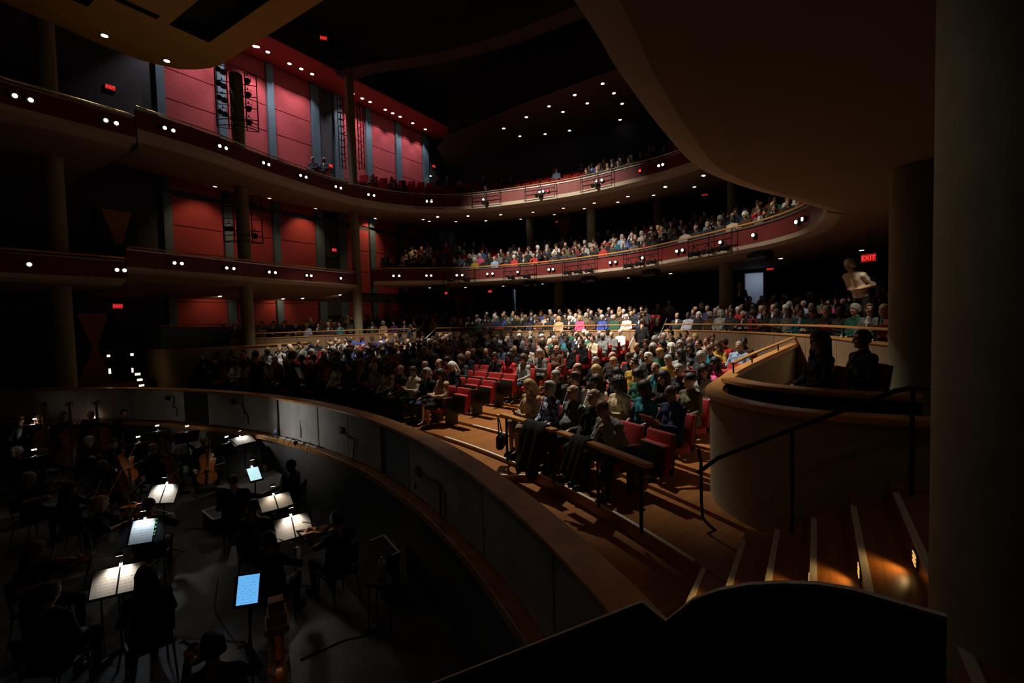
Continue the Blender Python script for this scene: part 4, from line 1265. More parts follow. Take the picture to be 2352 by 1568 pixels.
# people the photo shows clearly, by where their head is
KNOWN = [
    (1234, 896, dict(pose='phone_f', top='beige', skin='fair', style='long', hcol='blond', legs='tan', say='long blond hair, beige jumper, looking at her phone')),
    (1283, 905, dict(pose='lap_f', top='blue and white patterned', skin='fair', style='full', hcol='grey', say='short grey hair and blue and white patterned scarf')),
    (1322, 915, dict(pose='rests', top='grey', skin='fair', style='ring', hcol='grey', shirt='black', say='bald head and grey suit, seat behind wooden rail')),
    (1375, 930, dict(pose='lap', top='black', skin='fair', style='ring', hcol='grey', shirt='black', say='balding grey head and black jacket, front row')),
    (1425, 955, dict(pose='fwd', top='pale grey', skin='tan', style='ring', hcol='brown', shirt='pale blue', say='pale grey jacket, bent forward with hand at chin')),
    (1296, 868, dict(pose='hold', top='charcoal', skin='fair', style='short', hcol='grey', say='short grey hair, charcoal jacket and white collar')),
    (1330, 872, dict(pose='lap', top='grey', skin='fair', style='full', hcol='brown', say='brown-haired boy in grey jumper')),
    (1394, 880, dict(pose='lap_f', top='white lace', skin='brown', style='long', hcol='black', say='long black hair and white lace jacket')),
    (1440, 885, dict(pose='read_f', top='leopard print', skin='dark', style='afro', hcol='black', say='full black hair and leopard print blouse')),
    (1510, 905, dict(pose='thigh_f', top='teal', skin='brown', style='bob', hcol='black', say='black bob and teal short-sleeved top')),
    (1577, 910, dict(pose='read', top='navy', skin='brown', style='ring', hcol='black', say='bald head, navy shirt, reading')),
    (1322, 847, dict(pose='turn_b', top='black', skin='fair', style='ring', hcol='brown', say='bald head and black coat, turned away')),
    (1357, 856, dict(pose='read_f', top='black', skin='fair', style='long', hcol='blond', say='long blond hair and black leather jacket, reading')),
    (1474, 866, dict(pose='read', top='green', skin='tan', style='full', hcol='black', say='black hair and green jumper, reading programme')),
    (1537, 864, dict(pose='wave', top='black', skin='fair', style='long', hcol='black', say='long dark hair, black leather jacket, hand raised')),
    (1595, 850, dict(pose='turn_a', top='pale grey', skin='tan', style='long', hcol='black', say='long black hair and pale grey hooded top')),
    (1649, 849, dict(pose='lap_f', top='pink', skin='brown', style='long', hcol='black', say='black hair and bright pink top')),
    (1600, 890, dict(pose='turn_b', top='olive', skin='fair', style='beanie', hcol='black', say='black knit cap and olive coat')),
    (1334, 775, dict(pose='rests', top='black', skin='fair', style='short', hcol='black', shirt='white', say='black dinner jacket and white shirt')),
    (1272, 803, dict(pose='rests', top='brown', skin='fair', style='ring', hcol='white', shirt='maroon', say='bald head, brown jacket and dark red shirt')),
    (1377, 820, dict(pose='lap', top='black', skin='fair', style='short', hcol='grey', say='grey hair and black overcoat')),
    (1413, 806, dict(pose='cross', top='charcoal', skin='fair', style=None, hcol='grey', shirt='charcoal', say='shaven head and charcoal jumper')),
    (1454, 814, dict(pose='read_f', top='black', skin='tan', style='bun', hcol='brown', say='tied-back brown hair, black coat, reading')),
    (1500, 812, dict(pose='lap_f', top='charcoal', skin='brown', style='curly', hcol='grey', say='curly grey hair and charcoal coat')),
    (1556, 820, dict(pose='turn_b', top='pale grey', skin='fair', style='long', hcol='black', say='long dark hair and pale grey top, looking aside')),
    (1587, 782, dict(pose='cross', top='olive', skin='fair', style='ring', hcol='grey', shirt='olive', say='bald head and olive jumper, arms folded')),
    (1555, 797, dict(pose='lap_f', top='grey', skin='fair', style='bob', hcol='grey', say='straight grey bob and grey cardigan')),
    (1610, 769, dict(pose='lap_f', top='navy', skin='fair', style='full', hcol='blond', say='short fair hair and navy jacket')),
    (1638, 774, dict(pose='turn_a', top='charcoal', skin='fair', style='full', hcol='auburn', say='auburn hair and charcoal jumper')),
    (1694, 777, dict(pose='lap', top='brown', skin='dark', style='short', hcol='black', say='brown jacket, seated by parterre wall')),
    (1648, 803, dict(pose='read_f', top='mustard', skin='fair', style='long', hcol='brown', say='long brown hair and mustard jacket')),
    (1698, 840, dict(pose='rests', top='pale blue', skin='tan', style='short', hcol='grey', shirt='pale blue', say='grey hair and pale blue shirt')),
    (726, 812, dict(pose='lap_f', top='red', skin='fair', style='full', hcol='white', say='white hair and bright red jumper')),
    (746, 814, dict(pose='lap', top='maroon', skin='fair', style='ring', hcol='grey', say='bald head and maroon jumper')),
    (627, 838, dict(pose='rests', top='olive', skin='fair', style='short', hcol='grey', shirt='cream', say='grey hair and olive jacket over pale shirt')),
    (950, 885, dict(pose='read', top='cream', skin='tan', style='short', hcol='brown', say='cream coat, reading programme')),
    (880, 918, dict(pose='turn_b', top='cream', skin='fair', style='long', hcol='brown', say='long brown hair and cream coat, right behind pit rail')),
    (1012, 900, dict(pose='phone_f', top='beige', skin='tan', style='long', hcol='black', say='long black hair and beige cardigan')),
    (854, 870, dict(pose='read', top='pale grey', skin='fair', style='full', hcol='white', say='white hair, pale grey shirt, reading')),
    (1160, 832, dict(pose='lap_f', top='red', skin='tan', style='long', hcol='black', say='long black hair and open red coat')),
    (1230, 825, dict(pose='read', top='grey', skin='fair', style='full', hcol='grey', shirt='white', say='grey suit and grey hair, looking down')),
    (1543, 702, dict(pose='rests', top='pale grey', skin='fair', style='short', hcol='white', shirt='white', say='white hair and pale jacket above the rail')),
    (1512, 708, dict(pose='rests', top='grey', skin='fair', style='ring', hcol='white', shirt='pale grey', say='bald, grey suit, seated by parterre steps')),
    (1434, 725, dict(pose='lap_f', top='white', skin='fair', style='bob', hcol='white', say='white bob and white blouse')),
    (1380, 730, dict(pose='lap_f', top='blue', skin='fair', style='full', hcol='white', say='white hair and bright blue jumper')),
    (1330, 735, dict(pose='lap_f', top='pink', skin='fair', style='bob', hcol='blond', say='fair hair and bright pink jumper')),
    (1576, 728, dict(pose='lap', top='plaid', skin='dark', style='short', hcol='black', say='plaid shirt and short black hair')),
    (1612, 727, dict(pose='lap_f', top='black', skin='fair', style='bob', hcol='white', say='white bob and black jacket')),
    (1697, 718, dict(pose='lap_f', top='red', skin='fair', style='full', hcol='white', say='white hair and dark red jacket')),
    (1810, 706, dict(pose='hold', top='black', skin='fair', style='bob', hcol='white', say='white bob and black coat with programme')),
    (1843, 700, dict(pose='rests', top='pale blue', skin='tan', style='ring', hcol='grey', shirt='pale blue', say='balding man in pale blue shirt')),
    (1905, 722, dict(pose='lap_f', top='black', skin='fair', style='full', hcol='grey', say='large grey head, black coat, elbow on rail')),
]
FRONT2 = {(0, 0): 0, (0, 1): 1, (0, 2): 2, (0, 3): 3, (0, 4): 4, (1, 0): 5, (1, 1): 6, (1, 2): 7, (1, 3): 8, (1, 4): 9, (1, 5): 10}
for s in SPOTS:                                   # the two front rows of the near block, in the photo's order
    if s.get('blk') == 'box' and s['row'] < 2:
        n = FRONT2.get((s['row'], s['i']))
        if n is None: s['taken'] = s['row'] == 1 and rng.random() < .7; s['fix'] = not s['taken']; continue
        s.update(KNOWN[n][2]); s['known'] = True; s['taken'] = True
for x, y, d in KNOWN[11:]:
    c = [q for q in SPOTS if not q.get('known') and not (q.get('fix') and not q['taken']) and q['zone'] in ('stalls', 'parterre')]
    s = min(c, key=lambda q: math.hypot(q['px'][0] - x, q['px'][1] - y))
    s.update(d); s['known'] = True; s['taken'] = True
TOPW = [('black', 40), ('charcoal', 18), ('navy', 14), ('grey', 8), ('pale grey', 4), ('white', 5), ('cream', 3), ('beige', 3), ('brown', 5), ('red', 3), ('maroon', 3), ('pink', 1), ('blue', 3), ('pale blue', 3), ('teal', 1), ('green', 2), ('olive', 3), ('mustard', 1), ('purple', 2), ('rust', 2)]
def pick(w): return rng.choices([a for a, b in w], [b for a, b in w])[0]
HAIRSAY = {'short': 'short {} hair', 'ring': 'balding {} head', 'full': 'thick {} hair', 'bob': '{} bob', 'long': 'long {} hair', 'curly': 'curly {} hair', 'afro': 'full {} hair', 'bun': '{} hair in bun'}
for s in SPOTS:
    if s.get('known') or not s['taken']: continue
    fem = rng.random() < .5
    s['pose'] = rng.choice(['lap_f', 'lap_f', 'read_f', 'turn_b', 'wave', 'phone_f', 'thigh_f'] if fem else ['lap', 'read', 'chin', 'cross', 'rests', 'turn_a', 'hold', 'lap'])
    s['top'] = pick(TOPW)
    s['skin'] = pick([('fair', 70), ('tan', 16), ('brown', 8), ('dark', 6)])
    if s['skin'] in ('brown', 'dark'): s['hcol'] = pick([('black', 8), ('grey', 2)])
    else: s['hcol'] = pick([('white', 14), ('grey', 18), ('brown', 34), ('black', 20), ('blond', 8), ('auburn', 6)])
    s['style'] = rng.choice(['bob', 'bob', 'long', 'full', 'curly', 'bun'] if fem else ['short', 'short', 'ring', 'full'])
    s['legs'] = rng.choice(['black', 'charcoal', 'denim', 'black'])
people = sorted([s for s in SPOTS if s['taken']], key=lambda s: (0 if s.get('known') else 1, s['px'][2]))
near_people, crowd = people[:262], people[262:]
for s in near_people:
    dep = s['px'][2]
    lod = 'hero' if dep < 9.5 else 'mid'
    who = s.get('say') or (HAIRSAY[s['style']].format(s['hcol']) + ', ' + s['top'] + ' top')
    if s.get('say'):
        lab = 'person with ' + s['say']
        n_w = len(lab.split())
        if n_w < 11: lab += ', ' + s['where'].split(',')[0]
    else:
        lab = 'person, ' + who + ', ' + s['where']
    lab = ' '.join(lab.split()[:16]).rstrip(',')
    s['obj'] = person(s['pose'], lod, s['loc'], s['rz'] + rng.uniform(-.12, .12), s['top'], s['skin'], s['style'], s['hcol'], lab, 'seated audience', s.get('legs', 'black'), s.get('shirt', rng.choice(['white', 'pale grey', 'pale blue'])), rng.uniform(.93, .99) if not s.get('known') else .96)
# the rest of the crowd, too small to tell apart: one object with face colours
def stuff_mesh(name, chunks, label, rough=.85):
    """chunks: (V, Q, colour per quad)"""
    Vs, Qs, Cs, off = [], [], [], 0
    for V, Q, c in chunks:
        Vs.append(V); Qs.append(Q + off); Cs.append(c); off += len(V)
    me = to_mesh(name, np.concatenate(Vs), np.concatenate(Qs), None, 0)
    at = me.attributes.new('colour', 'FLOAT_COLOR', 'FACE')
    Cc = np.concatenate(Cs)
    at.data.foreach_set('color', np.concatenate([Cc, np.ones((len(Cc), 1), np.float32)], 1).astype(np.float32).ravel())
    m = mat('stuff_' + name, (.5, .5, .5), rough)
    a = m.node_tree.nodes.new('ShaderNodeAttribute')
    a.attribute_name = 'colour'
    m.node_tree.links.new(a.outputs['Color'], m.node_tree.nodes['Principled BSDF'].inputs['Base Color'])
    me.materials.append(m)
    o = bpy.data.objects.new(name, me)
    link(o)
    tag(o, label, kind='stuff')
    return o
def place(V, loc, rz, s=1.0):
    c, sn = math.cos(rz), math.sin(rz)
    out = np.empty_like(V)
    out[:, 0] = (V[:, 0] * c - V[:, 1] * sn) * s + loc[0]
    out[:, 1] = (V[:, 0] * sn + V[:, 1] * c) * s + loc[1]
    out[:, 2] = V[:, 2] * s + loc[2]
    return out
LEGC = {'black': (.010, .010, .011), 'charcoal': (.03, .03, .033), 'denim': (.03, .045, .09), 'tan': (.2, .14, .08)}
chunks = []
for s in crowd:
    me, hc, R, V, Q, mi = body(s['pose'], 'far')
    rz = s['rz'] + rng.uniform(-.15, .15)
    sk = SKINS[s['skin']]
    pal = np.array([sk, TOPS[s['top']], LEGC[s.get('legs', 'black')], (.012, .01, .009), (.6, .6, .58), tuple(c * .3 for c in sk), tuple(c * .7 for c in sk)], np.float32)
    chunks.append((place(V, s['loc'], rz, .96), Q, pal[mi]))
    if s['style']:
        _, HV, HQ = hair(s['style'], 'far')
        Rn = np.array([[R[i][j] for j in range(3)] for i in range(3)], np.float32)
        chunks.append((place(HV @ Rn.T + np.array(hc, np.float32), s['loc'], rz, .96), HQ, np.tile(np.array(HAIRS[s['hcol']], np.float32), (len(HQ), 1))))
tag(stuff_mesh('audience_crowd', chunks, 'distant seated audience filling the back rows and balconies'), cat='crowd')
# seats: the nearest as things, the rest as one
order = sorted(SPOTS, key=lambda s: (0 if not s['taken'] and s['zone'] in ('stalls', 'parterre') else 1, s['px'][2]))
schunks = []
def mesh_np(me):
    V = np.empty(len(me.vertices) * 3, np.float32); me.vertices.foreach_get('co', V)
    Q = []
    for p in me.polygons:
        v = list(p.vertices)
        if len(v) == 4: Q.append(v)
        elif len(v) == 3: Q.append(v + [v[2]])
        else:
            for i in range(1, len(v) - 1, 2): Q.append([v[0], v[i], v[i + 1], v[min(i + 2, len(v) - 1)]])
    return V.reshape(-1, 3), np.array(Q, np.int32)
def plain_box(c, d):
    mb = MB(); mb.box(c, d)
    return np.array(mb.v, np.float32), np.array(mb.f, np.int32)
SB = plain_box((0, -.225, .665), (.48, .07, .46)); SCU = plain_box((0, .045, .395), (.47, .42, .10)); SSH = plain_box((0, -.265, .45), (.48, .02, .8))
for i, s in enumerate(order):
    if i < 270:
        seat(s['loc'], s['rz'], ('empty tip-up red seat, ' if not s['taken'] else 'red seat under its sitter, ') + s['where'], 'red theatre seats', not s['taken'])
    else:
        for (V, Q), c in ((SB, (.40, .016, .014)), (SCU, (.40, .016, .014)), (SSH, (.018, .013, .011))):
            schunks.append((place(V, s['loc'], s['rz']), Q, np.tile(np.array(c, np.float32), (len(Q), 1))))
so_ = stuff_mesh('theatre_seat_rows', schunks, 'distant rows of red theatre seats behind the crowd')
so_.data.polygons.foreach_set('use_smooth', [False] * len(so_.data.polygons))
tag(so_, cat='seat rows')
# ---- programmes and the phone held by the nearest people
M_PROG = mat('programme_paper', (.75, .73, .68), .6, var=.12, scale=25)
M_PROGRED = mat('programme_cover', (.35, .05, .05), .5, var=.3, scale=12)
PGM = {}
for sg, nm in ((-1, 'page'), (1, 'page')):
    mb = MB()
    for i in range(5):
        x = sg * .145 * i / 4
        mb.add([(x, -.105, .012 * math.sin(i / 4 * PI)), (x, .105, .012 * math.sin(i / 4 * PI))], [])
    mb.f = [(2 * i, 2 * i + 2, 2 * i + 3, 2 * i + 1) if sg > 0 else (2 * i, 2 * i + 1, 2 * i + 3, 2 * i + 2) for i in range(4)]; mb.m = [0] * 4
    me = bpy.data.meshes.new('page'); me.from_pydata(mb.v, [], mb.f); me.update(); PGM[sg] = me
PGC = rbox_data('cover', (0, 0, -.006), (.30, .215, .004), .001)
nb = 0
for s in near_people:
    if s['pose'] not in ('read', 'read_f') or nb >= 34: continue
    sc = s['obj'].scale.x
    Mw = Matrix.Translation(s['loc']) @ Matrix.Rotation(s['obj'].rotation_euler.z, 4, 'Z')
    o = bpy.data.objects.new('programme_booklet', None); link(o); o.empty_display_size = .05
    o.matrix_world = Mw @ Matrix.Translation(Vector((0, .405, .875)) * sc) @ Matrix.Rotation(-2.3 + PI, 4, 'X') @ Matrix.Rotation(PI, 4, 'Z')
    tag(o, 'open programme booklet read in the ' + s['where'].replace(' from pit', ' of stalls'), 'booklet', 'programmes in the audience')
    part('page', PGM[-1], M_PROG, o); part('page', PGM[1], M_PROG, o); part('cover', PGC, M_PROGRED, o)
    nb += 1
for s in near_people:
    if s.get('say', '').startswith('long blond hair, beige'):
        Mw = Matrix.Translation(s['loc']) @ Matrix.Rotation(s['obj'].rotation_euler.z, 4, 'Z')
        o = bpy.data.objects.new('smartphone', None); link(o)
        o.matrix_world = Mw @ Matrix.Translation(Vector((0, .375, .80)) * .96) @ Matrix.Rotation(.9, 4, 'X')
        tag(o, 'black smartphone in the hands of the blond front-row listener', 'phone')
        part('case', rbox_data('case', (0, 0, 0), (.075, .15, .009), .004), M_BLACK, o)
        mb = MB(); mb.add([(-.033, -.068, .005), (.033, -.068, .005), (.033, .068, .005), (-.033, .068, .005)], [(0, 1, 2, 3)]); mb.build('screen', mat('phone_screen', (.02, .02, .03), .1, emit=(.5, .6, 1), estr=.25), o)
# ================================================================ LAMPS, SIGNS, CAGES, RAILS, STANDING PEOPLE
def disc_data(name, r, t, n=16):
    mb = MB(); mb.lathe((0, 0, 0), [(r, -t / 2), (r, t / 2)], n)
    me = bpy.data.meshes.new(name); me.from_pydata(mb.v, [], mb.f); me.update()
    return me
def ring_data(name, r0, r1, t, n=18):
    mb = MB(); mb.lathe((0, 0, 0), [(r0, -t / 2), (r1, -t / 2), (r1, t / 2), (r0, t / 2), (r0, -t / 2)], n)
    me = bpy.data.meshes.new(name); me.from_pydata(mb.v, [], mb.f[:-2]); me.update()
    return me
LENS, TRIM = disc_data('lens', .07, .02), ring_data('trim_ring', .078, .105, .03)
LENSB, HOUSB = disc_data('lens', .052, .02), None
mb = MB(); mb.lathe((0, 0, 0), [(.03, -.10), (.085, -.09), (.092, 0), (.075, .0)], 16); HOUSB = bpy.data.meshes.new('housing'); HOUSB.from_pydata(mb.v, [], mb.f[:-1]); HOUSB.update()
def lamp(name, loc, direction, label, group, lens, body_, bname, glow=None, s=1.0):
    o = empty(name, loc, 0, label, 'lamp', group)
    o.rotation_euler = Vector(direction).to_track_quat('Z', 'Y').to_euler()
    o.scale = (s, s, s)
    hb = part(bname, body_, M_BLACKMETAL if bname == 'housing' else M_STEEL, o)
    g = part('lens', lens, M_LAMP, hb)
    g.location = (0, 0, .012)
    if glow is not None:
        g.data = lens.copy(); g.data.materials.clear(); g.data.materials.append(glow)
    return o
# ---- lamps on the balcony fronts
FRONT = {}
for k, (Fp, Op, zr, df, dz, so) in TIER.items():
    FRONT[k] = [(Vector((p.x, p.y, zr)), (b - p).normalized()) for p, b in zip(resample(Fp, .06), resample(Op, (sum((q - p).length for p, q in zip(Op, Op[1:]))) / max(1, len(resample(Fp, .06)) - 1)))] if False else None
def front_at(key, px, py, dzl=-.42, near_only=False):
    Fp, Op, zr = TIER[key][:3]
    path = resample(Fp, .05)
    best = None
    for i in range(1, len(path) - 1):
        p = path[i]
        q = Vector((p.x, p.y, zr + dzl))
        x, y, d = proj(q)
        if d <= 0: continue
        e = abs(x - px) + .35 * abs(y - py)
        if best is None or e < best[0]:
            t = (path[i + 1] - path[i - 1]); t.z = 0; t.normalize()
            best = (e, q, Vector((t.y, -t.x, 0)), t)
    return best[1], best[2], best[3]
UP = [('box_upper_far', 33, 219), ('box_upper_far', 67, 229), ('box_upper_far', 240, 278), ('box_upper_far', 267, 286)] + [('balcony_upper', x, y) for x, y in ((375, 295), (396, 302), (500, 340), (515, 346), (601, 376), (614, 381), (688, 406), (701, 410), (769, 430), (781, 432), (845, 447), (857, 449), (981, 463), (991, 463), (1112, 459), (1240, 449), (1249, 447), (1371, 423), (1383, 421), (1514, 384), (1525, 379))]
LOWR = [('box_lower_far', 63, 613), ('box_lower_far', 265, 625), ('box_lower_far', 290, 627)] + [('balcony_lower_far', x, y) for x, y in ((398, 609), (416, 611), (518, 623), (534, 624), (616, 632), (629, 633), (702, 639), (713, 640), (781, 645), (791, 646), (856, 649), (866, 649))] + [('balcony_lower_rear', x, y) for x, y in ((905, 636), (917, 636), (979, 635), (991, 635), (1050, 635), (1061, 635), (1120, 632), (1132, 632), (1190, 628), (1262, 623), (1271, 622), (1404, 607), (1416, 606), (1479, 597), (1558, 583), (1571, 581), (1657, 562), (1735, 544), (1835, 513), (1851, 509))]
for lst, word in ((UP, 'upper'), (LOWR, 'lower')):
    for i, (key, x, y) in enumerate(lst):
        p, n, t = front_at(key, x, y)
        lamp('balcony_lamp', p + n * .075, n, f'small round white lamp on the {word} balcony front, {ORD[i]} from the stage', 'lamps along the balcony fronts', LENSB, HOUSB, 'housing')
        if i % 4 == 1: spot('balcony_lamp_light', p + n * .10, p + n * 2 + Vector((0, 0, -.3)), 7, 165, .5, WARM, .05)
for x, y, w in ((1259, 443, 'bright'), (1472, 393, 'dim')):
    p, n, t = front_at('balcony_upper', x, y)
    lamp('balcony_lamp', p + n * .075, n, f'{w} red lamp on the upper balcony front', 'red lamps on the upper balcony front', LENSB, HOUSB, 'housing', M_LAMPRED)
# ---- recessed lamps in the soffits
def bvh(o):
    me = o.data
    return BVHTree.FromPolygons([o.matrix_world @ v.co for v in me.vertices], [tuple(p.vertices) for p in me.polygons])
def soffit_lamps(objs, pts, word, group, s=1.0, light=None):
    trees = [bvh(o) for o in objs]
    for i, (x, y) in enumerate(pts):
        d = ray(x, y).normalized()
        hit = None
        for tr_ in trees:
            loc, nrm, idx, dist = tr_.ray_cast(Vector((0, 0, 0)), d)
            if loc is not None and (hit is None or dist < hit[2]): hit = (loc, nrm, dist)
        if hit is None:
            continue
        n = hit[1] if hit[1].z < 0 else -hit[1]
        lamp('recessed_lamp', hit[0] + n * .012, n, f'round recessed lamp in the {word}, {ORD[i]} counted from the stage', group, LENS, TRIM, 'trim_ring', s=s)
        if light and (x, y) in light['at']:
            q = hit[0] + n * .05
            spot('recessed_lamp_light', q, q + Vector((0, light.get('tilt', 0), -1)), light['power'], light['angle'], light.get('blend', .5), light['col'], .06)
SOF = {k: v[5] for k, v in TIER.items()}
soffit_lamps([SOF['balcony_upper'], SOF['box_upper_far']], ((290, 394), (494, 427), (515, 441), (619, 454), (633, 466), (725, 478), (787, 490), (823, 506), (862, 501), (876, 509), (972, 503), (986, 507), (1005, 497), (1047, 508), (1075, 495), (1116, 506), (1150, 492), (1196, 502), (1224, 486), (1273, 492), (1294, 477), (1342, 478), (1365, 465), (1419, 463), (1442, 450), (1501, 447), (1528, 428), (1595, 428), (1616, 402), (1652, 461), (1458, 487), (1497, 487)), 'upper balcony soffit', 'lamps in the upper balcony soffit', 1.0, dict(at=((494, 427), (515, 441), (619, 454), (633, 466), (725, 478), (787, 490), (862, 501), (972, 503)), power=85, angle=90, blend=.7, col=(1, .58, .30), tilt=.75))
soffit_lamps([SOF['balcony_lower_far'], SOF['balcony_lower_rear'], SOF['box_lower_far']], ((20, 686), (290, 693), (505, 679), (650, 685), (695, 684), (781, 676), (898, 663), (927, 664), (987, 660), (1003, 666), (1069, 659), (1156, 656), (1246, 651), (1341, 645), (1443, 637), (1540, 627), (1667, 611), (1793, 592), (1979, 573)), 'lower balcony soffit', 'lamps in the lower balcony soffit', 1.0, dict(at=((505, 679), (650, 685), (781, 676)), power=17, angle=125, blend=.7, col=(1, .58, .28), tilt=1.2))
soffit_lamps([soffit_rear], ((1157, 294), (1194, 312), (1209, 268), (1261, 243), (1252, 307), (1308, 299), (1293, 256), (1320, 217), (1349, 236), (1384, 191), (1410, 213), (1429, 237), (1424, 274)), 'rear ceiling over the upper balcony', 'lamps over the upper balcony', 1.15)
soffit_lamps([bpy.data.objects['trim_4']], ((585, 105), (615, 118), (665, 145), (692, 157), (717, 169), (810, 214), (832, 225), (850, 233), (885, 251), (902, 259), (919, 267), (948, 282), (977, 296)), 'red cornice', 'lamps in the red cornice', 1.3, dict(at=((615, 118), (665, 145), (692, 157), (717, 169), (810, 214), (832, 225), (850, 233), (885, 251), (919, 267), (948, 282), (977, 296), (585, 105)), power=200, angle=88, blend=.55, col=(1, .84, .90), tilt=.12))
for i, v in enumerate((9.9, 11.6, 13.2)):
    lamp('recessed_lamp', (v, 22.95, 13.688), (0, 0, -1), f'round recessed lamp in the red cornice behind the canopy, {ORD[i]} from the stage', 'lamps in the red cornice', LENS, TRIM, 'trim_ring', s=1.3)
    spot('recessed_lamp_light', (v, 22.95, 13.6), (v, 23.07, 12.6), 210, 88, .55, (1, .84, .90), .06)
soffit_lamps([canopy], ((240, 80), (383, 138)), 'ochre canopy', 'lamps in the ochre canopy', 1.15, dict(at=((240, 80), (383, 138)), power=65, angle=120, blend=.8, col=WARM, tilt=-.35))

for v, u, nth in ((2.9, .45, 'first'), (4.6, -1.6, 'second')):  # unseen soffit lamps, added to brighten the stair nosings and plywood edge
    lamp('recessed_lamp', (v, u, 1.938), (0, 0, -1), f'round added fill lamp in the near balcony soffit above the stair, {nth} of two', 'added lamps in the near soffit', LENS, TRIM, 'trim_ring')
    spot('recessed_lamp_light', (v, u, 1.9), (v, u, 0), 3.6, 120, .9, WARM, .05)
q = at_d(1979, 573, 9.6); spot('recessed_lamp_light', q + Vector((0, 0, -.05)), q + Vector((.4, 0, -2)), 22, 80, .8, WARM, .05)
# ---- exit signs
tc_ = bpy.data.curves.new('exit_text', 'FONT')
tc_.body, tc_.size, tc_.align_x, tc_.align_y, tc_.extrude = 'EXIT', .155, 'CENTER', 'CENTER', .003
tmp_ = bpy.data.objects.new('exit_text', tc_)
COL.objects.link(tmp_)
bpy.context.view_layer.update()
EXL = bpy.data.meshes.new_from_object(tmp_.evaluated_get(bpy.context.evaluated_depsgraph_get()))
bpy.data.objects.remove(tmp_)
EXL.materials.clear(); EXL.materials.append(M_EXITLETTER)
EXH, EXF = rbox_data('housing', (0, 0, 0), (.36, .05, .22), .01), rbox_data('face', (0, -.027, 0), (.33, .006, .19), .003)
def exit_sign(p, facing, label, stem=0):
    o = empty('exit_sign', p, 0, label, 'exit sign', 'red exit signs')
    o.rotation_euler = (0, 0, math.atan2(facing[1], facing[0]) + PI / 2)
    part('housing', EXH, M_BLACKMETAL, o)
    fc = part('face', EXF, M_EXITFACE, o)
    if stem:
        mb = MB(); mb.tube([(0, 0, .1), (0, 0, .1 + stem)], .012, 6); mb.build('stem', M_BLACKMETAL, o)
    t = bpy.data.objects.new('letters', EXL)
    link(t, fc)
    t.rotation_euler, t.location = (PI / 2, 0, 0), (0, -.033, -.005)
    return o
def dir_cam(p): return Vector((-p.x, -p.y, 0)).normalized()
p = at_y(253, 201, 24.07); exit_sign(p, (0, -1), 'exit sign high beside the stage, upper box level')
p = at_y(275, 487, 24.07); exit_sign(p, (0, -1), 'exit sign beside the stage, lower box level')
p = at_y(270, 703, 24.07); exit_sign(p, (0, -1), 'exit sign above the side door level with the stalls')
p = at_y(758, 381, 23.98); exit_sign(p, (0, -1), 'exit sign over the door in the upper red wall')
p = at_y(767, 574, 23.98); exit_sign(p, (0, -1), 'exit sign over the door in the middle red wall')
p = at_z(743, 88, 14.6); exit_sign(p, dir_cam(p), 'tiny exit sign up among the ceiling rigging', .5)
p = at_y(996, 382, 24.07); exit_sign(p, (0, -1), 'exit sign at the end of the upper red wall')
for (x, y), lab in (((1128, 356), 'exit sign behind the upper balcony seats'), ((1282, 509), 'exit sign at the back of the lower balcony, middle'), ((1619, 445), 'exit sign at the back of the lower balcony towards the near side'), ((1769, 616), 'exit sign next to the bright foyer doorway'), ((1126, 669), 'exit sign by the narrow ajar door')):
    p = at_x(x, y, 28.52); exit_sign(p, (-1, 0), lab)
p = at_y(1024, 673, 24.07); exit_sign(p, (0, -1), 'exit sign in the far corner of the parterre under the balcony')
p = at_d(1996, 592, 12.0); exit_sign(p, (-1, .5), 'exit sign hanging near the white-haired standing man', .55)

# ---- spotlights
mb = MB()
mb.lathe((0, 0, 0), [(.05, -.20), (.085, -.17), (.09, -.02), (.07, .0), (.065, .20), (.085, .22), (.085, .26), (.06, .262)], 14)
SPB = bpy.data.meshes.new('lamp_body'); SPB.from_pydata(mb.v, [], mb.f); SPB.update()
mb = MB()
mb.tube([(-.10, 0, 0), (-.105, .06, 0), (-.105, .17, 0), (.105, .17, 0), (.105, .06, 0), (.10, 0, 0)], .010, 6); mb.tube([(0, .17, 0), (0, .24, 0)], .018, 8)
SPY = bpy.data.meshes.new('yoke'); SPY.from_pydata(mb.v, [], mb.f); SPY.update()
def spotlight(p, aim, label, group, s=1.0):
    o = empty('stage_spotlight', p, 0, label, 'spotlight', group)
    o.rotation_euler = Vector(aim).to_track_quat('Z', 'Y').to_euler(); o.scale = (s, s, s)
    part('lamp_body', SPB, M_BLACKMETAL, o); part('yoke', SPY, M_BLACKMETAL, o)
    return o
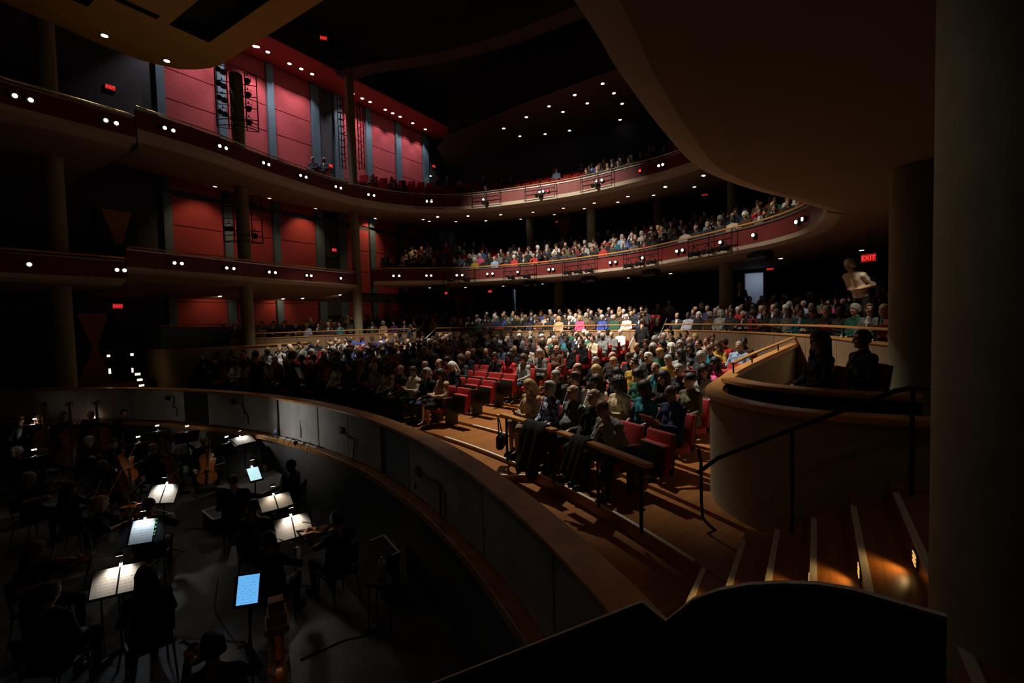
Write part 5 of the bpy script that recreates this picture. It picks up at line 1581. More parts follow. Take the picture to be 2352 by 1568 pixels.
# ---- lighting cages around the far columns
def cage(cx, cy, z0, z1, label, rings, fixtures, arm=.62, ladder=False):
    t = Vector((.84, -.54, 0)).normalized()                     # across the view, along the wall
    c = Vector((cx, cy, 0))
    o = empty('lighting_cage', (cx, cy, z0), 0, label, 'lighting cage')
    loc = lambda w, z: c + w + Vector((0, 0, z)) - Vector((cx, cy, z0))
    for sx in (-1, 1):
        for w in ((.34, arm) if not ladder else (.36, .50, .64)):
            mb = MB(); q = t * sx * w
            mb.tube([loc(q, z0), loc(q, z1)], .022, 6); mb.build('upright', M_BLACKMETAL, o)
        for i in range(rings):
            z = z0 + (z1 - z0) * i / (rings - 1)
            mb = MB()
            if ladder and sx == 1:
                mb.tube([loc(t * .34, z), loc(t * .64, min(z1, z + (z1 - z0) / (rings - 1) / 2)), loc(t * .34, min(z1, z + (z1 - z0) / (rings - 1)))], .018, 5)
            elif ladder:
                n_ = Vector((-t.y, t.x, 0))
                mb.tube([loc(-t * (.30 + .36 * math.sin(a)) + n_ * .2 * math.cos(a), z + .08 * math.sin(2 * a)) for a in np.linspace(0, PI, 9)], .020, 6)
            else:
                mb.tube([loc(t * sx * .26, z), loc(t * sx * arm, z)], .018, 6)
            mb.build('hoop' if ladder else 'rung', M_BLACKMETAL, o)
    if not ladder:
        for z in (z0, z0 + .25):
            mb = MB(); n_ = Vector((-t.y, t.x, 0))
            mb.tube([loc(t * arm * math.cos(a) - n_ * .45 * math.sin(a), z) for a in np.linspace(0, PI, 13)], .020, 6); mb.build('hoop', M_BLACKMETAL, o)
    for i in range(fixtures):
        sx = -1 if i % 2 == 0 else 1
        z = z1 - .15 - (z1 - z0 - .7) * (i // 2) / max(1, fixtures // 2 - 1) - (.25 if sx > 0 else 0)
        p = c + t * sx * .47 + Vector((0, 0, z)) + Vector((-.1, -.1, 0))
        spotlight(p, (-.7 + .3 * sx, -.8, -.25), f'black spotlight, {ORD[i]} from the top, on the ' + ('upper' if z0 > 6 else 'lower') + ' stout lighting cage', 'spotlights on the stout lighting cages', 1.25)
cage(11.05, 21.0, 8.55, 11.0, 'stout black lighting cage around the column top', 6, 8, .78)
cage(11.05, 21.0, 3.7, 5.75, 'black lighting cage around the column under the upper balcony', 5, 4, .74)
cage(17.0, 21.0, 8.4, 12.0, 'tall slim ladder-like lighting cage on the column', 11, 0, .64, True)
# ---- rigging racks hung on the balcony fronts
def rack(key, xa, xb, y, label, nfix, drop=.80, out=.22):
    pa, na, ta = front_at(key, xa, y, -.10)
    pb, nb, tb = front_at(key, xb, y, -.10)
    o = empty('fixture_rack', pa, 0, label, 'lighting rack')
    A, B = pa + na * out - pa, pb + nb * out - pa
    D = Vector((0, 0, -drop))
    mid = (A + B) / 2
    for q, n_ in ((A, na), (B, nb), (mid, na)):
        mb = MB(); mb.tube([q - n_ * (out + .05) + Vector((0, 0, .02)), q + Vector((0, 0, .02)), q + D], .016, 6); mb.build('hanger', M_BLACKMETAL, o)
    for z in (D * .35, D):
        mb = MB(); mb.tube([A + z, B + z], .02, 6); mb.build('pipe', M_BLACKMETAL, o)
    for i in range(nfix):
        p = pa + A.lerp(B, (i + .5) / nfix) + D * .72
        d_ = (Vector((3.0, 11.5, -1.0)) - p).normalized()
        spotlight(p, d_, f'black spotlight, {ORD[i]} on the {label}', 'spotlights on balcony racks', 1.15)
for i, (a, b, y, n) in enumerate(((1018, 1092, 640, 2), (1160, 1232, 635, 2), (1298, 1372, 620, 3), (1438, 1522, 600, 3), (1592, 1692, 570, 3))):
    rack('balcony_lower_rear', a, b, y, ['first', 'second', 'third', 'fourth', 'fifth'][i] + ' lighting rack along the lower balcony front', n)
for i, (a, b, y) in enumerate(((952, 1020, 465), (1084, 1150, 462), (1208, 1278, 450), (1338, 1410, 425))):
    rack('balcony_upper', a, b, y, ['first', 'second', 'third', 'fourth'][i] + ' slim rack along the upper balcony front', 1 if i else 0, .72)
# ---- loudspeakers under the lower balcony
SPK = rbox_data('cabinet', (0, 0, 0), (.75, .40, .26), .04); SPG = rbox_data('grille', (0, -.2, 0), (.69, .02, .20), .008)
for i, (x, y) in enumerate(((1008, 659), (1210, 648), (1340, 640), (1475, 624), (1718, 584))):
    p, n, t = front_at('balcony_lower_rear', x, y, -1.08)
    o = empty('loudspeaker', p - n * .55 + Vector((0, 0, .02)), math.atan2(n.y, n.x) + PI / 2, f'black loudspeaker under the lower balcony edge, {ORD[i]} from the red wall', 'loudspeaker', 'loudspeakers under the balcony')
    part('cabinet', SPK, M_BLACK, o); part('grille', SPG, M_BLACKMETAL, o)

# ---- front rail of the near block, with coat and bag
fr = empty('front_rail', cp(17.98, thu(17.98, 3.0), z_row(0)), 0, 'low oak rail on black posts in front of the near front row', 'hand rail')
o0 = fr.location.copy()
for ua, ub in ((3.15, 4.50), (2.62, 3.05), (1.50, 2.52)):
    mb = MB(); mb.sweep([p - o0 for p in arc(17.98, ua, ub, -1.56, .15)], [(-.06, -.05), (-.06, 0), (.06, 0), (.06, -.05)]); mb.build('rail', M_RAILWOOD, fr, bevel=.012)
for u in (4.38, 3.2, 2.3, 1.62):
    q = cp(17.98, thu(17.98, u), 0) - Vector((o0.x, o0.y, 0)); q.z = 0
    mb = MB(); mb.tube([q + Vector((0, 0, -.15 if False else 0)), q + Vector((0, 0, -1.60 - o0.z))], .022, 8); mb.build('post', M_BLACKMETAL, fr)
def drape_over(name, u, w, front, back, m, label, cat, zt=-1.55, seed=1):
    r_ = random.Random(seed)
    c0 = cp(17.98, thu(17.98, u), zt)
    rad = Vector((c0.x - CX, c0.y - CY, 0)).normalized(); tan = Vector((-rad.y, rad.x, 0))
    prof = [(.075 + .03 * i, -front * i / 6) for i in range(6, 0, -1)] + [(.07, 0), (0, .02), (-.07, 0)] + [(-.075 - .03 * i, -back * i / 5) for i in range(1, 6)]
    nx = 12
    vs_, fs = [], []
    for i in range(nx + 1):
        a = (i / nx - .5) * w
        for j, (d, h) in enumerate(prof):
            wob = .03 * math.sin(i * 1.3 + j * .4 + seed) * min(1, -h * 2)
            tp = 1 + .25 * (-h)
            vs_.append(tan * a * tp - rad * (d + wob) + Vector((0, 0, h + (.05 * math.sin(i * .9 + seed) if j in (0, len(prof) - 1) else 0))))
    n = len(prof)
    for i in range(nx):
        for j in range(n - 1): fs.append((i * n + j, i * n + j + 1, (i + 1) * n + j + 1, (i + 1) * n + j))
    me = bpy.data.meshes.new(name); me.from_pydata([v for v in vs_], [], fs); me.materials.append(m)
    me.polygons.foreach_set('use_smooth', [True] * len(fs))
    o = bpy.data.objects.new(name, me); link(o); o.location = c0
    sm = o.modifiers.new('thickness', 'SOLIDIFY'); sm.thickness = .025
    tag(o, label, cat)
    return o
drape_over('coat', 3.55, .55, .75, .35, TM['black'], 'black overcoat draped over the low front rail', 'coat', seed=2)
drape_over('coat', 2.58, .32, .50, .3, TM['charcoal'], 'charcoal jacket hung over the front rail beside the bent man', 'coat', seed=5)
bag = empty('shoulder_bag', cp(17.9, thu(17.9, 4.47), -2.02), .4, 'black shoulder bag hanging from the post of the front rail', 'bag')
part('pouch', rbox_data('pouch', (0, 0, 0), (.30, .12, .24), .04), TM['black'], bag)
mb = MB(); mb.tube([(-.12, 0, .1), (-.05, .03, .35), (.0, .05, .42), (.05, .03, .35), (.12, 0, .1)], .012, 6); mb.build('strap', TM['black'], bag, smooth=True)
# ---- black stair rails
o = empty('stair_rail', (5.0, 0, 0), 0, 'black pipe hand rail climbing the near stair beside the box wall', 'hand rail')
L_ = Vector((5.0, 0, 0))
mb = MB(); mb.tube([Vector(q) - L_ for q in ((5.0, 1.02, -1.60), (5.0, .83, -1.42), (5.0, .19, -1.06), (5.0, -.55, -.66), (5.0, -.66, -.63), (5.0, -1.1, -.63))], .021, 8); mb.build('rail', M_BLACKMETAL, o, smooth=True)
for u, z0, z1 in ((.19, Z_LOW + .51, -1.06), (-.66, Z_LOW + 1.02, -.63)):
    mb = MB(); mb.tube([(0, u, z0), (0, u, z1)], .018, 8); mb.build('post', M_BLACKMETAL, o)
o = empty('stair_rail', at_z(1648, 1255, Z_LOW), 0, 'bent black pipe rail end at the foot of the near stair', 'hand rail')
b0 = o.location.copy()
pp = [(1648, 1255), (1648, 1222), (1630, 1207), (1614, 1190), (1611, 1150), (1610, 1060), (1604, 1030)]
mb = MB(); mb.tube([at_d(x, y, b0.dot(fw)) - b0 for x, y in pp], .018, 8); mb.build('rail', M_BLACKMETAL, o, smooth=True)
# slim rail on the near box cap
o = empty('box_rail', (9, 1.0, -.9), 0, 'slim oak rail on short posts above the near box cap', 'hand rail')
bp_ = [p for p in raise_path(BOX_PATH, -.95, -.58) if 8.2 < p.x < 15.5]
mb = MB(); mb.sweep([p + Vector((0, 0, .17)) - o.location for p in bp_], [(0, -.03), (0, 0), (.07, 0), (.07, -.03)]); mb.build('rail', M_RAILWOOD, o)
for p in bp_[::5]:
    q = p - o.location; mb = MB(); mb.tube([q + Vector((0, .03, -.02)), q + Vector((0, .03, .15))], .014, 6); mb.build('post', M_BLACKMETAL, o)
# sloping rails at the parterre steps
for i, (u, w) in enumerate(((4.98, 'near aisle, box side'), (6.02, 'near aisle, centre side'), (16.98, 'far aisle, centre side'), (18.02, 'far aisle, red wall side'))):
    v_ = CX + math.sqrt(R_PART ** 2 - (u - CY) ** 2)
    o = empty('aisle_rail', (v_, u, -1.2), 0, 'sloping grey rail at the parterre steps, ' + w, 'hand rail', 'rails at the parterre steps')
    mb = MB(); mb.tube([(-1.3, 0, .05), (0, 0, .85), (.5, 0, 1.15)], .02, 8); mb.build('rail', M_STEEL, o, smooth=True)
    for x_, z_ in ((-1.2, .1), (.45, 1.12)):
        mb = MB(); mb.tube([(x_, 0, z_), (x_, 0, -.62 if x_ < 0 else 0.05)], .016, 6); mb.build('post', M_BLACKMETAL, o)

# ---- people on their feet
SLOD = {'hero': (axis((-.44, -.12, .012), (-.12, .12, .008), (.12, .44, .012)), axis((-.34, .62, .011)), axis((-.01, .86, .016), (.86, 1.48, .011), (1.48, 1.84, .008))), 'mid': (axis((-.44, .44, .02)), axis((-.34, .70, .02)), axis((-.01, .9, .028), (.9, 1.84, .018)))}
def stander(kw, lod, loc, rz, top, skin, style, hcol, label, legs='black', shirt='white', s=1.0, vest=False, group=None):
    pr, hc, R = standing(**kw)
    if vest:
        for q in pr:
            if q.get('m') == TOP and q['t'] == 'c' and abs(q['a'][0]) > .16 and q['ra'] < .061: q['m'] = SHIRT
    D, Mt = field(pr, SLOD[lod]); V, Q, mi = nets(D, SLOD[lod], Mt)
    o = bpy.data.objects.new('person', to_mesh('standing_body', V, Q, mi, 7)); link(o)
    o.location, o.rotation_euler, o.scale = loc, (0, 0, rz), (s, s, s)
    dress(o, top, skin, legs, shirt)
    add_hair(o, hc, R, style, hcol, lod)
    tag(o, label, 'person', group)
    return o
RZ = lambda dx, dy: math.atan2(dy, dx) - PI / 2
def stand_at(px, py_head, zfloor, height=1.68):
    p = at_z(px, py_head, zfloor + height); p.z = zfloor
    return p
HANDS = dict(L=A2((-.27, .02, 1.12), (-.13, .22, 1.05), (.8, .4, 0), (0, .3, .9), .5), R=A2((.27, .02, 1.12), (.13, .22, 1.05), (-.8, .4, 0), (0, .3, .9), .5))
p = cp(17.2, thu(17.2, 13.2), Z_HIGH); stander(dict(arms=HANDS, head_pitch=-.4), 'mid', p, RZ(.2, 1), 'black', 'fair', 'short', 'black', 'person standing in black waistcoat at the pit rail, nearer the exit steps', vest=True)
p = cp(17.2, thu(17.2, 11.6), Z_HIGH); stander(dict(arms=HANDS, head_pitch=-.3, wide=1.05), 'mid', p, RZ(1, .2), 'black', 'fair', 'full', 'brown', 'person standing in black waistcoat with white sleeves, back to the pit', vest=True)
zf = 3.0 - .72
p = at_y(885, 570, 20.4); stander(dict(shirt=True), 'mid', (p.x, p.y, zf), RZ(-.8, -.5), 'black', 'fair', 'ring', 'grey', 'balding person standing in dark suit by the red wall, lower balcony')
p = at_y(941, 556, 21.8); stander(dict(), 'mid', (p.x, p.y, zf + .3), RZ(.6, -.8), 'black', 'brown', 'short', 'black', 'dark-clothed person standing in front of the last red panel')
p = at_d(1531, 505, 24.3); stander(dict(arms=HANDS, lean=.3), 'mid', (p.x, p.y, p.z - 1.62), RZ(-.9, .3), 'pale blue', 'fair', 'short', 'brown', 'person in pale blue shirt standing on the balcony, leaning over', legs='denim')
p = at_d(1512, 525, 23.6); stander(dict(arms=HANDS, female=True, wide=.92), 'mid', (p.x, p.y, p.z - 1.62), RZ(-.9, .3), 'rust', 'fair', 'full', 'blond', 'fair-haired person in rust coat standing beside the blue shirt')
p = at_d(1978, 618, 10.4); stander(dict(lean=.55, arms=HANDS, sleeves='short'), 'mid', (p.x - .25, p.y, p.z - 1.5), RZ(-.75, .65), 'cream', 'tan', 'full', 'white', 'white-haired person in cream shirt bending over beside the camera tripod', legs='charcoal')
p = at_d(1700, 655, 19); stander(dict(shirt=True), 'mid', (p.x, p.y, p.z - 1.65), RZ(-.9, .3), 'black', 'fair', 'short', 'brown', 'person standing in black beside the bright foyer doorway')
p = at_d(1297, 700, 27); stander(dict(), 'mid', (p.x, p.y, p.z - 1.65), RZ(-.9, -.3), 'charcoal', 'fair', 'bob', 'brown', 'person standing at the back of the parterre in charcoal')
p = at_x(1480, 765, 18.6); stander(dict(head_pitch=-.2), 'mid', (17.6, 5.55, z_row(10)), RZ(.9, -.1), 'black', 'tan', 'full', 'brown', 'person in long black coat standing in the near aisle, seen from behind')
p = at_x(1040, 760, 18.6); stander(dict(head_pitch=-.1), 'mid', (17.4, 17.5, z_row(10)), RZ(.3, -1), 'charcoal', 'brown', 'short', 'black', 'person in charcoal standing in the far aisle by the steps')
# ---- video camera on a tripod
p = at_d(2030, 745, 9.2)
vc = empty('video_camera', (p.x, p.y, Z_PFLOOR + .13), 0, 'video camera on black tripod among the near parterre seats', 'camera')
top_z = at_d(2030, 640, 9.2).z - vc.location.z
for a in range(3):
    an = a * 2 * PI / 3 + .4
    mb = MB(); mb.tube([(0, 0, top_z - .25), (.35 * math.cos(an), .35 * math.sin(an), 0)], [.018, .014], 6); mb.build('leg', M_BLACKMETAL, vc)
mb = MB(); mb.tube([(0, 0, top_z - .5), (0, 0, top_z - .05)], .022, 8); mb.build('centre_column', M_BLACKMETAL, vc)
cb = part('camera_body', rbox_data('camera_body', (0, 0, top_z), (.34, .13, .15), .02, Matrix.Rotation(2.4, 3, 'Z')), M_BLACK, vc)
mb = MB(); mb.tube([(-.12, .11, top_z), (-.22, .20, top_z)], .05, 12); mb.build('lens', M_BLACKMETAL, vc)
mb = MB(); mb.tube([(.08, -.06, top_z - .08), (.22, -.22, top_z - .25)], .012, 6); mb.build('pan_handle', M_BLACKMETAL, vc)
# ---- tied-back drapes over wood at the doorways
def drape_niche(p, facing, w, h, label, up=True):
    o = empty('doorway_panel', p, math.atan2(facing[1], facing[0]) + PI / 2, label, 'wood panel', 'tapering wood panels by the doors')
    mb = MB()
    if up: poly = [(-w / 2, h), (w / 2, h), (w * .12, 0), (-w * .12, 0)]
    else: poly = [(-w * .5, 0), (w * .5, 0), (w * .06, h * .5), (w * .4, h), (-w * .4, h), (-w * .06, h * .5)]
    mb.prism(poly, 0, .04, lambda x, y, t: (x, -t, y))
    mb.build('veneer', M_ORANGE, o)
    mb = MB(); mb.box((0, .02, h / 2), (w * 1.3, .03, h * 1.1)); mb.build('backing', M_BLACK, o)
for (x, y, pl, s_), lab in (((272, 560, 'y', 1.35), 'amber wood panel tapering downward under the lower box exit sign'), ((1296, 558, 'x', 1.7), 'amber wood panel tapering downward at the back of the lower balcony'), ((1055, 720, 'x', 1.4), 'dim wood panel tapering downward, far corner of the parterre'), ((1078, 720, 'x', 1.4), 'dim wood panel beside the far corner one')):
    if pl == 'y': q = at_y(x, y, 23.9); f_ = (0, -1)
    else: q = at_x(x, y, 28.48); f_ = (-1, 0)
    drape_niche(q, f_, 1.0, s_, lab)
q = at_y(222, 865, 22.6); drape_niche((q.x, q.y, -1.92), (-.2, -1), 1.1, 2.6, 'hourglass-shaped amber wood panel beside the far exit', False)
# newel lights and step lights at the far exit
M_WARMLAMP = mat('warm_glow', (1, .8, .5), .5, emit=(1, .72, .38), estr=5)
for i, (x, y, w_, h_) in enumerate(((249, 817, .09, .07), (303, 814, .09, .09), (252, 852, .06, .18), (304, 850, .05, .16), (316, 859, .16, .08), (321, 872, .16, .07), (325, 885, .15, .06))):
    q = at_y(x, y, 21.33 if i < 4 else (21.17, 20.87, 20.57)[i - 4])
    o = empty('exit_step_lamp', q, 0, f'small warm glowing lamp at the far exit steps, {ORD[i]} from the top', 'lamp', 'warm lamps at the far exit')
    part('lens', rbox_data('lens', (0, -.01, 0), (w_, .02, h_), .006), M_WARMLAMP, o)
    part('frame', rbox_data('frame', (0, .012, 0), (w_ + .04, .02, h_ + .04), .006), M_BLACKMETAL, o)
# ---- two listeners in the dark near box
for px, py, rz_, st_, hc_, lab in ((1876, 800, RZ(-.5, 1), 'long', 'brown', 'person with long brown hair in the dark near box behind the oak cap'), (1968, 795, RZ(-.45, 1), 'short', 'black', 'broad person in black seated in the dark near box')):
    q = at_z(px, py, -.36) * 1.22
    person('rests' if st_ == 'short' else 'lap_f', 'hero', (q.x, q.y, -1.55), rz_, 'black', 'fair', st_, hc_, lab, None, shirt='black', scale=.96)
    seat((q.x, q.y, -1.55), rz_, 'red box seat under the ' + ' '.join(lab.split()[:4]) + ', near box', 'red box seats')
# ---- pendant lamp by the upper exit
q = at_y(989, 404, 23.6)
pd_ = empty('pendant_lamp', q, 0, 'small white pendant lamp under the upper wall exit sign', 'lamp')
mb = MB(); mb.lathe((0, 0, 0), [(.02, .14), (.06, .10), (.10, 0), (.09, 0)], 16); mb.build('shade', M_BLACKMETAL, pd_, smooth=True)
part('lens', disc_data('lens', .088, .015), M_LAMP, pd_)
mb = MB(); mb.tube([(0, 0, .12), (0, .1, .35), (0, .46, .40)], .010, 6); mb.build('arm', M_BLACKMETAL, pd_)
# ================================================================ THE ORCHESTRA PIT
ZP = -4.05
M_VARNISH = mat('violin_varnish', (.34, .095, .018), .22, var=.35, scale=5, stretch=(6, 1, 1), coat=.4)
M_EBONY = mat('ebony', (.012, .010, .009), .3)
M_STRING = mat('steel_string', (.7, .7, .68), .25, 1.0)
M_BOWHAIR = mat('bow_hair', (.62, .57, .45), .5)
M_BOWWOOD = mat('bow_stick', (.20, .08, .03), .35)
M_GOLD = mat('gold_brass', (.75, .50, .18), .22, 1.0)
M_ROSEBRASS = mat('rose_brass', (.70, .30, .16), .22, 1.0)
M_MAPLE = mat('harp_maple', (.50, .24, .08), .35, var=.2, scale=4, stretch=(1, 1, 8))
M_PLATFORM = mat('platform_grey', (.34, .34, .33), .8, var=.12, scale=5)
M_WHITETAPE = mat('white_tape', (.8, .8, .76), .7)
M_ACRYLIC = mat('clear_acrylic', (.85, .88, .9), .12)
_b = M_ACRYLIC.node_tree.nodes['Principled BSDF']; _b.inputs['Transmission Weight'].default_value = .92; _b.inputs['IOR'].default_value = 1.2
M_CLIP = mat('white_clip', (.8, .78, .72), .5)

def paper(name, col, line, rows, emit=0.0):
    m = mat(name, col, .7)
    nt = m.node_tree
    b = nt.nodes['Principled BSDF']
    tc = nt.nodes.new('ShaderNodeTexCoord'); sp_ = nt.nodes.new('ShaderNodeSeparateXYZ')
    nt.links.new(tc.outputs['Object'], sp_.inputs[0])
    def math_(op, a, b_=None):
        n = nt.nodes.new('ShaderNodeMath'); n.operation = op
        for i, q in enumerate((a, b_)):
            if q is None: continue
            if isinstance(q, (int, float)): n.inputs[i].default_value = q
            else: nt.links.new(q, n.inputs[i])
        return n.outputs[0]
    sy = math_('FRACT', math_('MULTIPLY', sp_.outputs['Y'], rows))           # one system of staves per cycle
    band = math_('MULTIPLY', math_('GREATER_THAN', sy, .30), math_('LESS_THAN', sy, .72))
    fine = math_('LESS_THAN', math_('FRACT', math_('MULTIPLY', sy, 11.5)), .30)
    nz = nt.nodes.new('ShaderNodeTexNoise'); nz.inputs['Scale'].default_value = 90
    nt.links.new(tc.outputs['Object'], nz.inputs['Vector'])
    notes = math_('GREATER_THAN', nz.outputs['Fac'], .60)
    ink = math_('MULTIPLY', band, math_('MAXIMUM', math_('MULTIPLY', fine, .3), notes))
    ax_ = math_('ABSOLUTE', sp_.outputs['X'])
    mx = nt.nodes.new('ShaderNodeMix'); mx.data_type = 'RGBA'
    mx.inputs['A'].default_value, mx.inputs['B'].default_value = (*col, 1), (*line, 1)
    nt.links.new(ink, mx.inputs['Factor'])
    nt.links.new(mx.outputs['Result'], b.inputs['Base Color'])
    if emit:
        nt.links.new(mx.outputs['Result'], b.inputs['Emission Color'])
        b.inputs['Emission Strength'].default_value = emit
        b.inputs['Base Color'].default_value = (0, 0, 0, 1)
        for l in list(b.inputs['Base Color'].links): nt.links.remove(l)
        b.inputs['Base Color'].default_value = (.02, .02, .02, 1)
    return m
M_PAPER = paper('music_paper', (.82, .78, .70), (.30, .24, .20), 26)
M_SCREEN_BLUE = paper('tablet_screen_blue', (.15, .48, .95), (.05, .22, .50), 40, .95)
M_SCREEN_PALE = paper('tablet_screen_pale', (.55, .88, .95), (.40, .70, .80), 46, .95)

def page_mesh(w, h, x0, bend=.012, nx=6):
    """one page from the spine at x0 outwards, gently bent"""
    sg = 1 if w > 0 else -1
    vs_, fs = [], []
    for i in range(nx + 1):
        t = i / nx
        for y in (-h / 2, h / 2):
            vs_.append((x0 + w * t, y, bend * math.sin(t * PI) + .002))
    for i in range(nx):
        f = (2 * i, 2 * i + 2, 2 * i + 3, 2 * i + 1)
        fs.append(f if sg > 0 else tuple(reversed(f)))
    return vs_, fs
def stand(pos, yaw, tilt, w, h, kind, label, lamp_=None, desk=(.54, .36), glow=None, bar=False):
    """music stand whose page faces the horizontal direction yaw, leaning back by tilt; pos = middle of the page"""
    pos = Vector(pos)
    o = empty('music_stand', (pos.x, pos.y, ZP), 0, label, 'music stand')
    hc = pos.z - ZP
    nh = Vector((math.cos(yaw), math.sin(yaw), 0)); rt = Vector((-math.sin(yaw), math.cos(yaw), 0))
    up = Vector((0, 0, 1)) * math.cos(tilt) - nh * math.sin(tilt)
    nn = rt.cross(up).normalized()
    R = Matrix((rt, up, nn)).transposed()
    c = Vector((0, 0, hc))
    mb = MB(); mb.box(c - nn * .012, (desk[0], desk[1], .008), mat=R)
    mb.box(c - up * (desk[1] / 2) + nn * .015, (desk[0], .012, .05), mat=R)
    mb.build('desk', M_BLACKMETAL, o)
    ft = c - nn * .03 - up * .05
    mb = MB(); mb.tube([ft, (ft.x, ft.y, hc - .25), (ft.x, ft.y, .12)], .012, 8); mb.build('pole', M_BLACKMETAL, o)
    for a in range(3):
        an = yaw + a * 2 * PI / 3
        mb = MB(); mb.tube([(ft.x, ft.y, .16), (ft.x + .15 * math.cos(an), ft.y + .15 * math.sin(an), .08), (ft.x + .27 * math.cos(an), ft.y + .27 * math.sin(an), .012)], .011, 6); mb.build('leg', M_BLACKMETAL, o)
    def thing(name, lab, cat):
        q = bpy.data.objects.new(name, None); link(q); q.empty_display_size = .05
        q.matrix_world = Matrix.Translation(pos) @ R.to_4x4()
        return tag(q, lab, cat)
    if kind in ('book', 'single'):
        q = thing('music_book', ('open spiral-bound score lying on the ' if kind == 'book' else 'thick spiral score with green tabs on the ') + label, 'music book')
        if kind == 'book':
            for sg in (-1, 1):
                v_, f_ = page_mesh(sg * w / 2, h, sg * .006)
                mb = MB(); mb.add(v_, f_); mb.build('page', M_PAPER, q, smooth=True)
            mb = MB(); mb.box((0, 0, -.003), (w + .01, h + .008, .004)); mb.build('cover', M_BLACK, q)
            mb = MB()
            for k in range(24): mb.box((0, -h / 2 + h * (k + .5) / 24, .009), (.017, h / 60, .012))
            mb.build('spiral_binding', M_BLACK, q)
        else:
            v_, f_ = page_mesh(w, h, -w / 2, .010)
            mb = MB(); mb.add(v_, f_); mb.build('page', M_PAPER, q, smooth=True)
            mb = MB(); mb.box((0, 0, -.010), (w + .006, h + .006, .016)); mb.build('page_block', M_PAPER, q)
            mb = MB()
            for k in range(22): mb.box((-w / 2 - .004, -h / 2 + h * (k + .5) / 22, .006), (.014, h / 60, .012))
            mb.build('spiral_binding', M_BLACK, q)
            mt = mat('green_tab', (.10, .45, .10), .6)
            for k in (.95, .80, .62, .45, .33):
                mb = MB(); mb.box((w / 2 + .012, -h / 2 + h * k, -.002), (.028, .028, .003)); mb.build('green_tab', mt, q)
    elif kind == 'tablet':
        q = thing('tablet', 'glowing tablet showing a music page, on the ' + label, 'tablet')
        me = rbox_data('case', (0, 0, -.004), (w + .022, h + .022, .010), .004); part('case', me, M_BLACK, q)
        mb = MB(); mb.add([(-w / 2, -h / 2, .0025), (w / 2, -h / 2, .0025), (w / 2, h / 2, .0025), (-w / 2, h / 2, .0025)], [(0, 1, 2, 3)]); mb.build('screen', glow, q)
    elif kind == 'sheet':
        q = thing('music_sheet', 'white unbound sheets on the ' + label, 'sheet music')
        v_, f_ = page_mesh(w / 2, h, 0, .02); mb = MB(); mb.add(v_, f_); mb.build('page', M_PAPER, q, smooth=True)
        v_, f_ = page_mesh(-w / 2, h, 0, .02); mb = MB(); mb.add(v_, f_); mb.build('page', M_PAPER, q, smooth=True)
    if lamp_:
        power, col = lamp_
        q = bpy.data.objects.new('stand_lamp', None); link(q); q.empty_display_size = .05
        topc = pos + up * (desk[1] / 2 + .005)
        q.matrix_world = Matrix.Translation(topc) @ R.to_4x4()
        tag(q, 'clip-on lamp at the top of the ' + label, 'lamp')
        mb = MB(); mb.box((0, .0, -.012), (.035, .06, .03)); mb.build('clip', M_CLIP, q, bevel=.004)
        mb = MB(); mb.tube([(0, .02, 0), (0, .09, .03), (0, .11, .08), (0, .10, .115)], .006, 6); mb.build('gooseneck', M_BLACKMETAL, q, smooth=True)
        hd = Vector((0, .09, .125))
        mb = MB(); mb.box(hd, (.09 if bar else .08, .045, .018)); mb.build('lamp_head', M_BLACK if not bar else M_CLIP, q, bevel=.004)
        mb = MB(); mb.box(hd + Vector((0, -.006, -.011)), (.075 if bar else .065, .03, .004)); mb.build('diffuser', M_LAMP, q)
        lp = topc + up * .075 + nn * .115
        tg = pos - up * .06
        spot('stand_lamp_light', lp, tg, power * 14, 105, .7, col, .03)
    return o
COOL, NEUT, WARMP = (.86, .93, 1), (1, .95, .88), (1, .80, .60)
def fitted(p, *a, **k): return stand(p, *a, **k)
fitted((3.494, 9.742, -2.910), 3.771, .621, .46, .32, 'book', 'brightly lit stand in the middle of the strings', (1.5, NEUT))
fitted((2.587, 7.977, -2.838), 4.092, .734, .27, .35, 'single', 'stand with bluish light behind the sound shield', (.9, (.62, .80, 1)))
fitted((2.057, 7.164, -3.047), 4.198, .770, .50, .33, 'book', 'large lit stand before the long-haired player', (1.0, (1, .90, .80)))
fitted((4.275, 7.519, -2.905), 4.405, 1.05, .46, .31, 'book', 'amber lit stand nearer the platform', (.55, WARMP))
fitted((3.972, 6.553, -2.989), 4.391, .743, .48, .33, 'book', 'warm lit stand in front of the dark-haired player', (1.0, (1, .86, .72)))
fitted((4.236, 8.079, -2.507), 4.558, .762, .18, .25, 'tablet', 'slim stand beside the grey platform', (.35, NEUT), desk=(.22, .28), glow=M_SCREEN_PALE)  # clip lamp on this tablet stand is added to brighten the grey platform
fitted((2.441, 4.886, -2.679), 3.965, .483, .20, .27, 'tablet', 'slim stand in front of the harp', desk=(.26, .30), glow=M_SCREEN_BLUE)
p6 = at_z(560, 1011, -2.75); fitted(p6, math.atan2(-p6.y, -p6.x) + .45, 1.12, .46, .30, 'sheet', 'stand beside the pit wall with white sheets', (.8, NEUT))
def back_stand(px, py, z, turn, label, power=.5, tilt=.5, col=NEUT):
    p = at_z(px, py, z)
    stand(p, math.atan2(p.y, p.x) + turn, tilt, .44, .31, 'sheet', label, (power * 2.2, col), bar=True)
back_stand(80, 985, -2.75, .3, 'stand of the first double bass', 1.1)
back_stand(212, 972, -2.75, .25, 'stand of the second double bass', 1.1)
back_stand(318, 1030, -2.85, .2, 'stand of the cellos, further row')
back_stand(362, 1002, -2.8, .2, 'stand of the cellos by the wall', .8)
back_stand(80, 1062, -2.85, .1, 'stand of the white-haired player', .35)
back_stand(430, 1003, -2.85, .3, 'stand of the horn player', .5, col=WARMP)
back_stand(520, 1030, -2.9, .5, 'stand of the last cello', .4)

